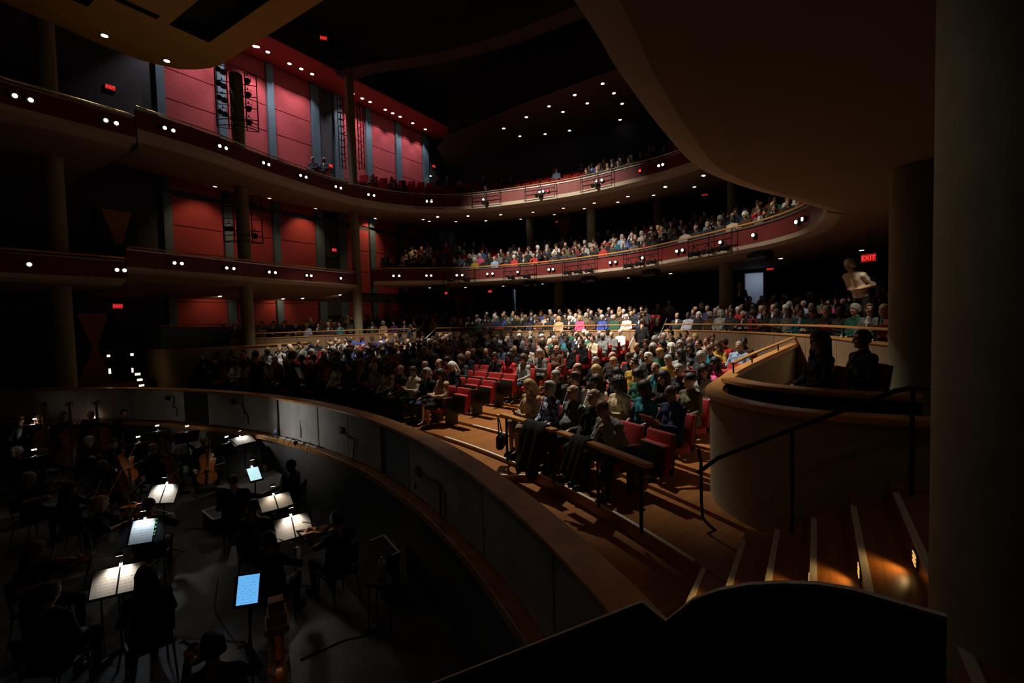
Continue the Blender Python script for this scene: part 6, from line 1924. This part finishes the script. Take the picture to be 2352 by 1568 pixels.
# ---- string instruments: local frame y = tail to scroll, z = front
PROFILE = [(0, .06), (.012, .14), (.05, .225), (.12, .280), (.21, .295), (.30, .268), (.37, .215), (.44, .182), (.52, .178), (.60, .198), (.68, .228), (.77, .242), (.86, .228), (.93, .178), (.98, .10), (1, .05)]
INST = {}
def instrument_meshes(L, depth, neck, ratio=1.0):
    d = {}
    mb = MB()
    xs = [-1, -.75, -.4, 0, .4, .75, 1]
    for side in (1, -1):
        vs_ = []
        for t, hw in PROFILE:
            for x in xs: vs_.append((x * hw * L * ratio, t * L, side * (depth / 2 + .16 * depth * (1 - x * x) * math.sin(PI * min(1, max(0, t))))))
        n = len(xs)
        fs = []
        for i in range(len(PROFILE) - 1):
            for k in range(n - 1):
                f = (i * n + k, i * n + k + 1, (i + 1) * n + k + 1, (i + 1) * n + k)
                fs.append(f if side > 0 else tuple(reversed(f)))
        mb.add(vs_, fs)
    rim = [(hw * L * ratio, t * L) for t, hw in PROFILE] + [(-hw * L * ratio, t * L) for t, hw in reversed(PROFILE)]
    n = len(rim)
    mb.add([(x * .985, y, -depth / 2) for x, y in rim] + [(x * .985, y, depth / 2) for x, y in rim], [(i, (i + 1) % n, n + (i + 1) % n, n + i) for i in range(n)])
    d['body'] = (mb, M_VARNISH, True)
    z1 = depth / 2 + .13 * depth
    mb = MB(); mb.add([(-.02 * L, .62 * L, z1 + .05 * L), (.02 * L, .62 * L, z1 + .05 * L), (.015 * L, L + neck * .8, z1 + .012 * L), (-.015 * L, L + neck * .8, z1 + .012 * L)] + [(-.02 * L, .62 * L, z1 + .03 * L), (.02 * L, .62 * L, z1 + .03 * L), (.015 * L, L + neck * .8, z1 - .005 * L), (-.015 * L, L + neck * .8, z1 - .005 * L)], [(0, 1, 2, 3), (7, 6, 5, 4), (0, 4, 5, 1), (1, 5, 6, 2), (2, 6, 7, 3), (3, 7, 4, 0)])
    d['fingerboard'] = (mb, M_EBONY, False)
    mb = MB(); mb.tube([(0, L * .97, depth * .2), (0, L + neck * .8, z1 - .02 * L), (0, L + neck * .95, z1 - .03 * L)], [.035 * L, .024 * L, .022 * L], 8)
    sc = [(0, L + neck * .95 + .05 * L * math.sin(a) * (1 - a / 9), z1 - .05 * L - .035 * L * math.cos(a) * (1 - a / 9)) for a in np.linspace(0, 7.5, 18)]
    mb.tube(sc, [.022 * L * (1 - i / 30) for i in range(18)], 6)
    d['neck_scroll'] = (mb, M_VARNISH, True)
    mb = MB()
    for i, y in enumerate((.90, .94, .99, 1.03)):
        sx = 1 if i % 2 else -1
        mb.tube([(0, L + neck * y, z1 - .03 * L), (sx * .075 * L, L + neck * y, z1 - .03 * L)], [.010 * L, .016 * L], 6)
    d['pegs'] = (mb, M_EBONY, False)
    mb = MB(); mb.box((0, .20 * L, z1 + .045 * L), (.06 * L, .30 * L, .014 * L)); d['tailpiece'] = (mb, M_EBONY, False)
    mb = MB(); mb.box((0, .43 * L, z1 + .035 * L), (.12 * L, .012 * L, .10 * L)); d['bridge'] = (mb, M_MAPLE, False)
    mb = MB()
    for x in (-.03, -.01, .01, .03): mb.tube([(x * L * 1.1, .34 * L, z1 + .055 * L), (x * L * 1.2, .43 * L, z1 + .09 * L), (x * L * .35, L + neck * .85, z1 + .018 * L)], .0032 * L ** .5, 4)
    d['strings'] = (mb, M_STRING, False)
    mb = MB()
    for sx in (-1, 1): mb.tube([(sx * .085 * L + sx * .02 * L * math.sin(a), (.40 + .12 * a / 3) * L, z1 - .01 * depth + .022 * L) for a in (-1.5, -.7, 0, .7, 1.5)], .006 * L, 5)
    d['sound_hole'] = (mb, M_EBONY, False)
    return d
INST['violin'] = instrument_meshes(.355, .035, .235)
INST['viola'] = instrument_meshes(.41, .042, .26)
INST['cello'] = instrument_meshes(.755, .12, .48)
INST['bass'] = instrument_meshes(1.10, .20, .72, 1.05)
BUILT = {}
def instrument(kind, loc, ydir, zdir, label, group=None):
    o = bpy.data.objects.new({'bass': 'double_bass'}.get(kind, kind), None); link(o); o.empty_display_size = .05
    y = Vector(ydir).normalized(); z = Vector(zdir); z = (z - y * z.dot(y)).normalized(); x = y.cross(z)
    o.matrix_world = Matrix.Translation(loc) @ Matrix((x, y, z)).transposed().to_4x4()
    for n, (mb, m, sm) in INST[kind].items():
        if (kind, n) in BUILT:
            p = bpy.data.objects.new(n, BUILT[(kind, n)]); link(p, o)
        else:
            p = mb.build(n, m, o, angle=45 if sm else None); BUILT[(kind, n)] = p.data
    if kind in ('cello', 'bass'):
        L = .755 if kind == 'cello' else 1.10
        me = BUILT.get((kind, 'pin'))
        if me is None:
            mb = MB(); mb.tube([(0, .01, 0), (0, -.26 if kind == 'cello' else -.20, 0)], [.010, .006], 6); p = mb.build('endpin', M_STRING, o); BUILT[(kind, 'pin')] = p.data
        else:
            p = bpy.data.objects.new('endpin', me); link(p, o)
    tag(o, label, kind if kind != 'bass' else 'double bass', group)
    return o
def bow(a, b, label, up=(0, 0, 1)):
    a, b = Vector(a), Vector(b)
    d = (b - a); L = d.length; d.normalize()
    s = (Vector(up) - d * Vector(up).dot(d)).normalized()
    o = empty('bow', a, 0, label, 'bow')
    mb = MB(); mb.tube([s * .018, d * L * .3 + s * .012, d * L * .6 + s * .011, d * L * .95 + s * .018, d * L + s * .004], [.0045, .0042, .004, .0035, .003], 6); mb.build('stick', M_BOWWOOD, o)
    w = d.cross(s)
    mb = MB(); mb.add([w * .004, -w * .004, d * L - w * .004, d * L + w * .004, w * .004 + s * .002, -w * .004 + s * .002, d * L - w * .004 + s * .002, d * L + w * .004 + s * .002], [(0, 1, 2, 3), (7, 6, 5, 4), (0, 4, 5, 1), (2, 6, 7, 3), (1, 5, 6, 2), (0, 3, 7, 4)]); mb.build('hair', M_BOWHAIR, o)
    mb = MB(); mb.box(d * .03 + s * .010, (.02, .012, .045), mat=Matrix((w, s, d)).transposed()); mb.build('frog', M_EBONY, o)
    return o

# ---- players
VIOLIN = dict(L=A2((-.25, .17, .86), (-.27, .40, .985), (.25, .25, .9), (-.8, .4, .1), 1.0), R=A2((.34, .10, .86), (.24, .38, .93), (-.4, .8, -.1), (.3, 0, .9), .9))
CELLO = dict(L=A2((-.32, .10, .92), (-.14, .24, 1.02), (.7, .3, .2), (-.2, .8, .3), .9), R=A2((.33, .16, .78), (.28, .42, .66), (-.3, .5, -.6), (.4, .6, .5), .8))
HORN = dict(L=A2((-.24, .14, .85), (-.08, .30, 1.02), (.3, .3, .7), (-.8, .4, .1), .9), R=A2((.26, .10, .78), (.16, .26, .80), (-.5, .6, .2), (.6, .3, .5), .8))
POSES.update(violin=dict(arms=VIOLIN, head_yaw=.30, head_pitch=-.18, legs='flat', apart=.16), violin_f=dict(arms=VIOLIN, head_yaw=.30, head_pitch=-.18, female=True, wide=.92, sleeves='short', apart=.15), cello=dict(arms=CELLO, legs='wide', head_pitch=-.22), horn=dict(arms=HORN, head_pitch=-.1, apart=.15), rest=dict(arms=THIGH, head_pitch=-.25, wide=1.05))
SEATS = None
CHAIRM = {'seat': rbox_data('seat', (0, .02, .425), (.44, .42, .045), .015), 'backrest': rbox_data('backrest', (0, -.225, .72), (.42, .03, .28), .012, Matrix.Rotation(.12, 3, 'X'))}
for nm, pth in (('leg', [(.19, .19, .41), (.20, .21, 0)]), ('leg_b', [(-.19, .19, .41), (-.20, .21, 0)]), ('leg_c', [(.19, -.17, .41), (.20, -.26, 0)]), ('leg_d', [(-.19, -.17, .41), (-.20, -.26, 0)]), ('back_post', [(.17, -.19, .42), (.17, -.235, .62)]), ('back_post_b', [(-.17, -.19, .42), (-.17, -.235, .62)])):
    mb = MB(); mb.tube(pth, .012, 6); me = bpy.data.meshes.new(nm.split('_b')[0]); me.from_pydata(mb.v, [], mb.f); me.update(); CHAIRM[nm] = me
def chair(loc, rz, label):
    o = empty('orchestra_chair', loc, rz, label, 'chair', 'black orchestra chairs')
    for n, me in CHAIRM.items():
        part({'leg_b': 'leg', 'leg_c': 'leg', 'leg_d': 'leg', 'back_post_b': 'back_post'}.get(n, n), me, M_BLACK if n in ('seat', 'backrest') else M_BLACKMETAL, o)
    return o
def face_rz(p, q): return math.atan2(q[1] - p[1], q[0] - p[0]) - PI / 2
CONDUCT = Vector((5.6, 10.2, 0))
def player(px, py, pose, look, style, hcol, skin, who, zh=-2.83, lod='mid', inst=None, top='black', s=.97, pull=1.0):
    p = at_z(px, py, zh) * pull
    q = look if not isinstance(look, str) else CONDUCT
    rz = face_rz(p, q)
    me, hc, R = body(pose, lod)[:3]
    off = Matrix.Rotation(rz, 3, 'Z') @ Vector((hc.x, hc.y, 0)) * s
    base = Vector((p.x - off.x, p.y - off.y, ZP))
    o = person(pose, lod, base, rz, top, skin, style, hcol, 'musician: ' + who, 'pit musicians', shirt='black', scale=s)
    chair(base, rz, 'black chair under the ' + who)
    Wl = lambda x, y, z: base + Matrix.Rotation(rz, 3, 'Z') @ (Vector((x, y, z)) * s)
    Wd = lambda x, y, z: Matrix.Rotation(rz, 3, 'Z') @ Vector((x, y, z))
    if inst in ('violin', 'viola'):
        instrument(inst, Wl(-.085, .125, 1.095), Wd(-.45, .88, -.16), Wd(-.25, .05, 1), f'{inst} under the chin of the {who}')
        bow(Wl(.22, .43, .94), Wl(-.36, .30, 1.26), f'bow held by the {who}', Wd(.3, .8, .3))
    elif inst == 'cello':
        instrument('cello', Wl(.02, .47, .25), Wd(-.10, -.30, .95), Wd(0, .95, .3), f'cello between the knees of the {who}')
        bow(Wl(.30, .52, .60), Wl(-.38, .58, .74), f'bow held by the {who}', Wd(0, .3, 1))
    elif inst == 'horn':
        h = empty('french_horn', Wl(.10, .24, .86), rz, f'coiled brass horn held by the {who}', 'horn')
        mb = MB(); mb.tube([(.13 * math.cos(a), .02 * math.sin(2 * a), .13 * math.sin(a)) for a in np.linspace(0, 2 * PI, 22)], .012, 8); mb.build('coil', M_GOLD, h, smooth=True)
        mb = MB(); mb.tube([(.08 * math.cos(a), -.02, .08 * math.sin(a)) for a in np.linspace(0, 2 * PI, 18)], .010, 8); mb.build('inner_coil', M_ROSEBRASS, h, smooth=True)
        mb = MB(); mb.lathe((.16, -.06, -.06), [(.02, 0), (.03, .08), (.06, .14), (.14, .18)], 20, R=Matrix.Rotation(2.0, 3, 'Y')); mb.build('bell', M_GOLD, h, smooth=True)
        mb = MB(); mb.tube([(-.12, .0, .05), (-.10, -.10, .20), (-.05, -.13, .26)], [.008, .006, .010], 8); mb.build('mouthpipe', M_GOLD, h, smooth=True)
        mb = MB()
        for i in range(3): mb.tube([(-.03 + i * .035, .03, -.04), (-.03 + i * .035, .03, .05)], .012, 8)
        mb.build('valves', M_STEEL, h)
    return o, base, rz, Wl, Wd
away = lambda px, py: at_z(px, py, -2.83) * 2.0
player(536, 1103, 'rest', away(536, 1103), 'ring', 'brown', 'fair', 'bald player seated before the grey platform, back turned', lod='hero')
player(668, 1068, 'rest', (4.2, 10.5, 0), 'short', 'black', 'brown', 'short-haired player in black suit near the pit wall', lod='hero')
player(582, 1142, 'violin', (5.0, 8.6, 0), 'short', 'black', 'tan', 'dark-haired player at the amber lit stand', lod='hero', pull=.95)
player(618, 1240, 'violin', (3.97, 6.56, 0), 'short', 'black', 'tan', 'dark-haired player at the warm lit stand', lod='hero', inst='violin')
player(335, 1322, 'read_f', (2.3, 7.6, 0), 'long', 'brown', 'fair', 'long-haired player in the foreground, back turned', lod='hero')
player(82, 1262, 'violin_f', (2.2, 7.4, 0), 'long', 'auburn', 'fair', 'auburn-haired viola player at the lower edge', lod='hero', inst='viola')
player(232, 1155, 'violin_f', (4.6, 9.2, 0), 'bob', 'blond', 'fair', 'fair-haired violinist with raised bow', lod='hero', inst='violin')
player(236, 1058, 'cello', (5.0, 11.3, 0), 'ring', 'grey', 'tan', 'balding grey cellist behind the fair-haired violinist', lod='hero', inst='cello', pull=.97)
player(40, 1038, 'violin', (4.5, 11.5, 0), 'curly', 'white', 'fair', 'player with curly white hair at the edge', inst='violin')
player(68, 1098, 'violin_f', (4.6, 10.5, 0), 'long', 'grey', 'fair', 'grey-haired player with bare forearm and bow', lod='hero', inst='violin')
player(342, 1162, 'violin', (3.55, 9.9, 0), 'beanie', 'black', 'fair', 'player in black cap before the bright score', lod='hero', inst='violin')
player(205, 1012, 'violin', (5.0, 12.5, 0), 'full', 'grey', 'fair', 'grey-haired player in glasses beside the basses')
player(262, 1015, 'cello', (5.2, 12.0, 0), 'bun', 'brown', 'fair', 'cellist with bare forearm and tied hair', inst='cello')
player(352, 1028, 'cello', (5.6, 12.0, 0), 'ring', 'grey', 'fair', 'bald cellist in the middle of the pit', inst='cello')
player(415, 998, 'horn', (5.0, 10.0, 0), 'bob', 'auburn', 'fair', 'horn player beneath the pit wall', inst='horn')
player(468, 1012, 'cello', (4.6, 10.2, 0), 'short', 'grey', 'fair', 'cellist with pale hand hanging down', inst='cello')
player(772, 1192, 'violin', (4.4, 7.6, 0), 'short', 'brown', 'fair', 'violinist seated alone near the taped floor mark', inst='violin', lod='hero')
player(112, 1362, 'rest', (2.2, 7.6, 0), 'full', 'black', 'tan', 'dark figure at the lower corner beneath the viola', lod='hero')
player(488, 1485, 'violin', (2.6, 5.6, 0), 'full', 'black', 'tan', 'dark-haired violinist beside the harp', lod='hero', inst='violin')
player(160, 1120, 'violin', (4.4, 9.8, 0), 'long', 'brown', 'fair', 'brown-haired violinist in shadow behind the fair-haired one', inst='violin')
# bass players on their feet behind tall instruments
BASSARM = dict(L=A2((-.32, .12, 1.25), (-.20, .26, 1.42), (.6, .3, .3), (-.3, .8, .3), .8), R=A2((.33, .16, 1.08), (.22, .42, .95), (-.4, .4, -.6), (.4, .6, .4), .8))
for i, (px, py, hair_, hc_, who) in enumerate(((145, 955, 'short', 'auburn', 'bass player with ruddy face'), (208, 952, 'short', 'grey', 'bass player in glasses beside the wall'), (45, 962, 'ring', 'grey', 'bass player at the outer edge'), (82, 957, 'short', 'brown', 'bass player second from the edge'), (284, 948, 'short', 'black', 'dark-haired bass player closest to the horns'), (166, 925, 'full', 'auburn', 'red-faced player at the very back of the basses'))):
    p = at_z(px, py, ZP + 1.62); p.z = ZP
    rz = face_rz(p, (5.0, 11.0))
    stander(dict(arms=BASSARM, head_pitch=-.15), 'mid', p, rz, 'black', 'fair', hair_, hc_, 'musician: ' + who, shirt='black', s=.97, group='pit musicians')
    if i in (0, 1, 3):
        Wl = lambda x, y, z: p + Matrix.Rotation(rz, 3, 'Z') @ Vector((x, y, z)); Wd = lambda x, y, z: Matrix.Rotation(rz, 3, 'Z') @ Vector((x, y, z))
        instrument('bass', Wl(.02, .48, .20), Wd(-.06, -.20, .97), Wd(.1, .95, .2), f'large double bass in front of the {who}')
# the two raised bows seen crossing the pit
bow(at_z(243, 1148, -2.75), at_z(243, 1148, -2.75).lerp(at_d(322, 1005, 9.4), 1.0), 'long raised bow crossing the strings')
bow(at_d(166, 1300, 6.6), at_d(178, 1222, 6.6), 'upright bow beside the viola player', (1, 0, 0))
# ---- grey platform, riser with white edge, stool
pf = empty('conductor_platform', (4.9, 9.6, ZP), 0, 'low grey platform beside the pit wall', 'platform')
zt = -3.45
q = [at_z(x, y, zt) for x, y in ((494, 1117), (628, 1078), (648, 1088), (642, 1114), (598, 1134))]
mb = MB(); mb.prism([(a.x - 4.9, a.y - 9.6) for a in q], 0, zt - ZP); mb.build('deck', M_PLATFORM, pf, bevel=.01)
mb = MB(); a, b = q[3], q[4]; mb.sweep([(a.x - 4.9, a.y - 9.6, zt - ZP), (b.x - 4.9, b.y - 9.6, zt - ZP)], [(-.01, -.03), (-.01, .004), (.04, .004), (.04, -.03)]); mb.build('edge_strip', M_STEEL, pf)
rs = empty('riser_box', at_z(495, 1205, ZP), 0, 'small black riser box with white taped edges', 'riser')
o0 = rs.location.copy(); zt = -3.72
q = [at_z(x, y, zt) - o0 for x, y in ((465, 1173), (515, 1157), (545, 1180), (490, 1193))]
mb = MB(); mb.prism([(a.x, a.y) for a in q], 0, zt - ZP); mb.build('box', M_BLACK, rs)
for a, b in ((q[0], q[1]), (q[0], q[3]), (q[3], q[2])):
    mb = MB(); mb.sweep([(a.x, a.y, zt - ZP), (b.x, b.y, zt - ZP)], [(-.02, .001), (-.02, .006), (.02, .006), (.02, .001)]); mb.build('tape', M_WHITETAPE, rs)
cu = empty('jug', at_z(607, 1082, -3.45), 0, 'cream jug standing on the grey platform', 'jug')
mb = MB(); mb.lathe((0, 0, 0), [(.035, 0), (.055, .03), (.05, .09), (.035, .12), (.042, .14)], 16); mb.build('bowl', M_CLIP, cu, smooth=True)
mb = MB(); mb.tube([(.045, 0, .11), (.085, 0, .10), (.08, 0, .05), (.05, 0, .04)], .006, 6); mb.build('handle', M_CLIP, cu, smooth=True)
# ---- second riser, bottle, cables
zt = -3.40
q = [at_z(x, y, zt) for x, y in ((848, 1242), (882, 1229), (917, 1268), (890, 1275))]
q[3] = q[0] + (q[2] - q[1])
tp = empty('riser_box', (q[0].x, q[0].y, ZP), 0, 'tall black riser box with white taped edges near the pit wall', 'riser')
q = [Vector((a.x, a.y, 0)) - Vector((tp.location.x, tp.location.y, 0)) for a in q]
mb = MB(); mb.prism([(a.x, a.y) for a in q], 0, zt - ZP); mb.build('box', M_BLACK, tp)
for a, b, f in ((q[0], q[1], 1), (q[1], q[2], 1), (q[2], q[3], .45)):
    b = a.lerp(b, f)
    mb = MB(); mb.sweep([(a.x, a.y, zt - ZP), (b.x, b.y, zt - ZP)], [(-.018, .001), (-.018, .006), (.018, .006), (.018, .001)]); mb.build('tape', M_WHITETAPE, tp)
stl = empty('stool', at_z(882, 1430, ZP), .5, 'dark stool with a white bottle on it', 'stool')
part('seat', rbox_data('seat', (0, 0, .60), (.34, .34, .05), .015), M_BLACK, stl)
for sx in (-1, 1):
    for sy in (-1, 1):
        mb = MB(); mb.tube([(sx * .13, sy * .13, .58), (sx * .16, sy * .16, 0)], .012, 6); mb.build('leg', M_BLACKMETAL, stl)
bt = empty('bottle', stl.location + Vector((0, 0, .626)), 0, 'white ribbed bottle standing on the dark stool', 'bottle')
mb = MB(); mb.lathe((0, 0, 0), [(.055, 0), (.06, .02), (.06, .20), (.045, .24), (.02, .26)], 16); mb.build('shell', M_CLIP, bt, smooth=True)
mb = MB(); mb.lathe((0, 0, .26), [(.022, 0), (.022, .03)], 12); mb.build('cap', M_CLIP, bt)
M_CABLE = mat('cable_rubber', (.010, .010, .010), .6)
for i, pts in enumerate((((690, 1515), (745, 1490), (790, 1470), (840, 1458), (880, 1440)), ((430, 1215), (480, 1212), (540, 1222), (590, 1206), (620, 1215)), ((500, 1330), (494, 1390), (510, 1430), (560, 1500), (600, 1560)))):
    P_ = catmull([at_z(x, y, ZP + .008) for x, y in pts], 8)
    o = empty('floor_cable', P_[0], 0, ['black cable beside the harp on the pit floor', 'thin cable on the pit floor before the riser box', 'black cable winding under the blue tablet'][i], 'cable')
    mb = MB(); mb.tube([p - P_[0] for p in P_], .008, 6); mb.build('sheath', M_CABLE, o, smooth=True)
# ---- clear acrylic sound shield
sh_ = empty('sound_shield', at_z(252, 1420, ZP), 0, 'clear acrylic sound shield with rounded top on a stand', 'shield')
o0 = sh_.location.copy()
c0 = at_d(252, 1282, 5.95)
nrm = Vector((-c0.x, -c0.y, 0)).normalized(); nrm = (Matrix.Rotation(.5, 3, 'Z') @ nrm); rgt = Vector((-nrm.y, nrm.x, 0))
upv = Vector((0, 0, 1))
out = [(-.20, -.38), (.20, -.38), (.20, .16)] + [(.20 * math.cos(a), .16 + .17 * math.sin(a)) for a in np.linspace(0, PI, 14)] + [(-.20, .16)]
mb = MB(); mb.prism(out, 0, .006, lambda x, y, t: c0 - o0 + rgt * x + upv * y + nrm * (t + .35 * x * x))
mb.build('panel', M_ACRYLIC, sh_)
for sx in (-.12, .12):
    mb = MB(); b_ = c0 - o0 + rgt * sx - upv * .36; mb.tube([b_, (b_.x, b_.y, .02)], .010, 6); mb.build('leg', M_BLACKMETAL, sh_)
mb = MB(); b_ = c0 - o0; mb.box((b_.x, b_.y, .015), (.34, .30, .03)); mb.build('base', M_BLACKMETAL, sh_)
# ---- concert harp, seen from above along its neck
crown = at_d(634, 1384, 4.35)
dirc = Vector((-crown.x, -crown.y, 0)).normalized()
side = Vector((-dirc.y, dirc.x, 0))
hp = empty('harp', (crown.x, crown.y, ZP), 0, 'concert harp of pale maple rising at the lower edge of the pit', 'harp')
hz = crown.z - ZP
HL = lambda a, s_, z: dirc * a + side * s_ + Vector((0, 0, z))
mb = MB(); mb.tube([HL(0, 0, .1), HL(0, 0, hz - .25), HL(0, 0, hz - .12)], [.055, .05, .055], 14); mb.build('column', M_MAPLE, hp, smooth=True)
mb = MB()
mb.box(HL(0, 0, hz - .02), (.13, .13, .12), mat=Matrix((dirc, side, Vector((0, 0, 1)))).transposed())
mb.box(HL(.02, 0, hz - .10), (.20, .17, .08), mat=Matrix((dirc, side, Vector((0, 0, 1)))).transposed())
mb.box(HL(.04, 0, hz - .17), (.27, .20, .06), mat=Matrix((dirc, side, Vector((0, 0, 1)))).transposed())
mb.build('crown', M_MAPLE, hp, bevel=.008)
nk = catmull([HL(.06, 0, hz - .17), HL(.22, 0, hz - .26), HL(.38, 0, hz - .33), HL(.55, 0, hz - .28), HL(.70, 0, hz - .30), HL(.80, 0, hz - .42)], 6)
mb = MB(); mb.sweep(nk, [(-.055, -.06), (-.055, .02), (.055, .02), (.055, -.06)]); hn = mb.build('neck', M_MAPLE, hp, bevel=.012)
mb = MB(); mb.sweep([p + Vector((0, 0, .021)) for p in nk[2:]], [(-.022, 0), (-.022, .012), (.022, .012), (.022, 0)]); mb.build('neck_plate', M_GOLD, hn)
mb = MB()
for i in range(34):
    p = nk[2 + int(i * (len(nk) - 4) / 34)].lerp(nk[3 + int(i * (len(nk) - 4) / 34)], (i * (len(nk) - 4) / 34) % 1)
    for sx in (-1, 1): mb.tube([p + side * sx * .055, p + side * sx * .085 + Vector((0, 0, .004))], .005, 5)
mb.build('tuning_pins', M_STRING, hn)
sb = [HL(.80, 0, hz - .45), HL(.45, 0, .55), HL(.12, 0, .10)]
mb = MB(); mb.tube(sb, [.06, .12, .17], 12); mb.build('soundbox', M_MAPLE, hp, smooth=True)
mb = MB()
for i in range(30):
    t = i / 29
    a = nk[3].lerp(nk[-2], t) if False else nk[3 + int(t * (len(nk) - 6))] - Vector((0, 0, .05))
    b = HL(.72, 0, hz - .6).lerp(HL(.16, 0, .25), 1 - t)
    mb.tube([a, b], .0018, 4)
mb.build('strings', M_BOWHAIR, hp)
mb = MB(); mb.box(HL(.06, 0, .05), (.42, .34, .10), mat=Matrix((dirc, side, Vector((0, 0, 1)))).transposed()); mb.build('base', M_MAPLE, hp, bevel=.01)
# ---- boxes and cables on the pit wall
def pit_point(px, py, out=.04):
    d = ray(px, py); d2 = Vector((d.x, d.y, 0))
    # ray meets the cylinder of the panel face
    a = d.x ** 2 + d.y ** 2; b = 2 * (d.x * -CX + d.y * -CY); c = CX ** 2 + CY ** 2 - (R_RAIL - out) ** 2
    t = (-b + math.sqrt(max(0, b * b - 4 * a * c))) / (2 * a)
    return d * t
for i, (bx_, cab) in enumerate((((386, 914), ((386, 914), (400, 912), (398, 932), (405, 938), (407, 955))), ((537, 922), ((537, 922), (556, 928), (560, 945), (568, 955), (570, 975))), ((786, 988), ((786, 988), (800, 1004), (815, 1010), (812, 1035), (812, 1065))), ((962, 1082), ((962, 1082), (985, 1100), (1008, 1110), (1012, 1140), (1011, 1205))))):
    p = pit_point(*bx_)
    n = Vector((CX - p.x, CY - p.y, 0)).normalized()
    o = empty('wall_socket', p, math.atan2(n.y, n.x) - PI / 2, f'black socket box with hanging cable on the pit wall, {ORD[3 - i]} from the stair', 'socket box', 'socket boxes on the pit wall')
    part('box', rbox_data('box', (0, .012, 0), (.16, .05, .13), .008), M_BLACK, o)
    R_ = Matrix.Rotation(-o.rotation_euler.z, 3, 'Z')
    mb = MB(); mb.tube([R_ @ (q - p) for q in catmull([pit_point(x, y, .062) for x, y in cab], 6)], .014, 6); mb.build('cable', M_CABLE, o, smooth=True)
for i, (x0_, y0_, y1_) in enumerate(((637, 912, 1000), (689, 965, 1005))):
    p = pit_point(x0_, y0_)
    o = empty('wall_cable', p, 0, ['thick black cable down the pit wall to the socket strip', 'short black cable on the pale pit panel'][i], 'cable')
    mb = MB(); mb.tube([Vector((0, 0, 0)), pit_point(x0_ + 2, (y0_ + y1_) / 2, .05) - p, pit_point(x0_ + 3, y1_, .05) - p], .022 if i == 0 else .012, 6); mb.build('sheath', M_CABLE, o, smooth=True)
# socket strip with leads on the ledge
p0 = pit_point(648, 1000, .12); 
ls = empty('socket_strip', cp(R_RAIL - .12, thu(R_RAIL, pit_u(690, 0)), -2.655), 0, 'power strip with black leads lying on the pit ledge', 'power strip')
u_a, u_b = pit_u(650, 0), pit_u(735, 0)
mb = MB(); mb.sweep([q - ls.location for q in arc(R_RAIL - .13, u_b, u_a, -2.655, .1)], [(-.02, 0), (-.02, .035), (.02, .035), (.02, 0)]); mb.build('strip', M_CLIP, ls)
mb = MB()
for i in range(6):
    q = cp(R_RAIL - .13, thu(R_RAIL, u_b + (u_a - u_b) * (i + .5) / 6), -2.62) - ls.location
    mb.tube([q, q + Vector((-.05, .02, .03)), q + Vector((-.10, .03, -.02)), q + Vector((-.12, .05 + .03 * (i % 2), -.10))], .008, 5)
mb.build('leads', M_CABLE, ls, smooth=True)
wb = empty('water_bottle', cp(R_RAIL - .14, thu(R_RAIL, pit_u(642, 0)), -2.655), 0, 'water bottle with blue label on the pit ledge', 'bottle')
mb = MB(); mb.lathe((0, 0, 0), [(.033, 0), (.034, .13), (.015, .18), (.014, .21)], 14); mb.build('shell', mat('bottle_plastic', (.5, .6, .75), .15), wb, smooth=True)
mb = MB(); mb.lathe((0, 0, .04), [(.035, 0), (.035, .07)], 14); mb.build('label_band', mat('label_blue', (.03, .08, .35), .5), wb, smooth=True)
# clip lamp and a spot in the pit, both added to brighten the panels
wl = empty('added_ledge_lamp', cp(R_RAIL - .30, thu(R_RAIL, pit_u(704, 0)), -2.60), 0, 'small added clip lamp on the pit ledge beneath the pale panel', 'lamp')
mb = MB(); mb.lathe((0, 0, 0), [(.012, -.05), (.03, -.04), (.045, .03)], 14, R=Matrix.Rotation(.9, 3, 'X')); mb.build('shade', M_BLACKMETAL, wl, smooth=True)
mb = MB(); mb.tube([(0, 0, -.02), (.05, -.05, -.06), (.14, -.02, -.06)], .006, 6); mb.build('arm', M_BLACKMETAL, wl)
pw = cp(R_RAIL, thu(R_RAIL, pit_u(690, 0)), -2.2)
spot('pit_wall_fill_light', cp(R_RAIL - 1.5, thu(R_RAIL, pit_u(660, 0)), -2.25), pw, 26, 110, 1.0, NEUT, .04)
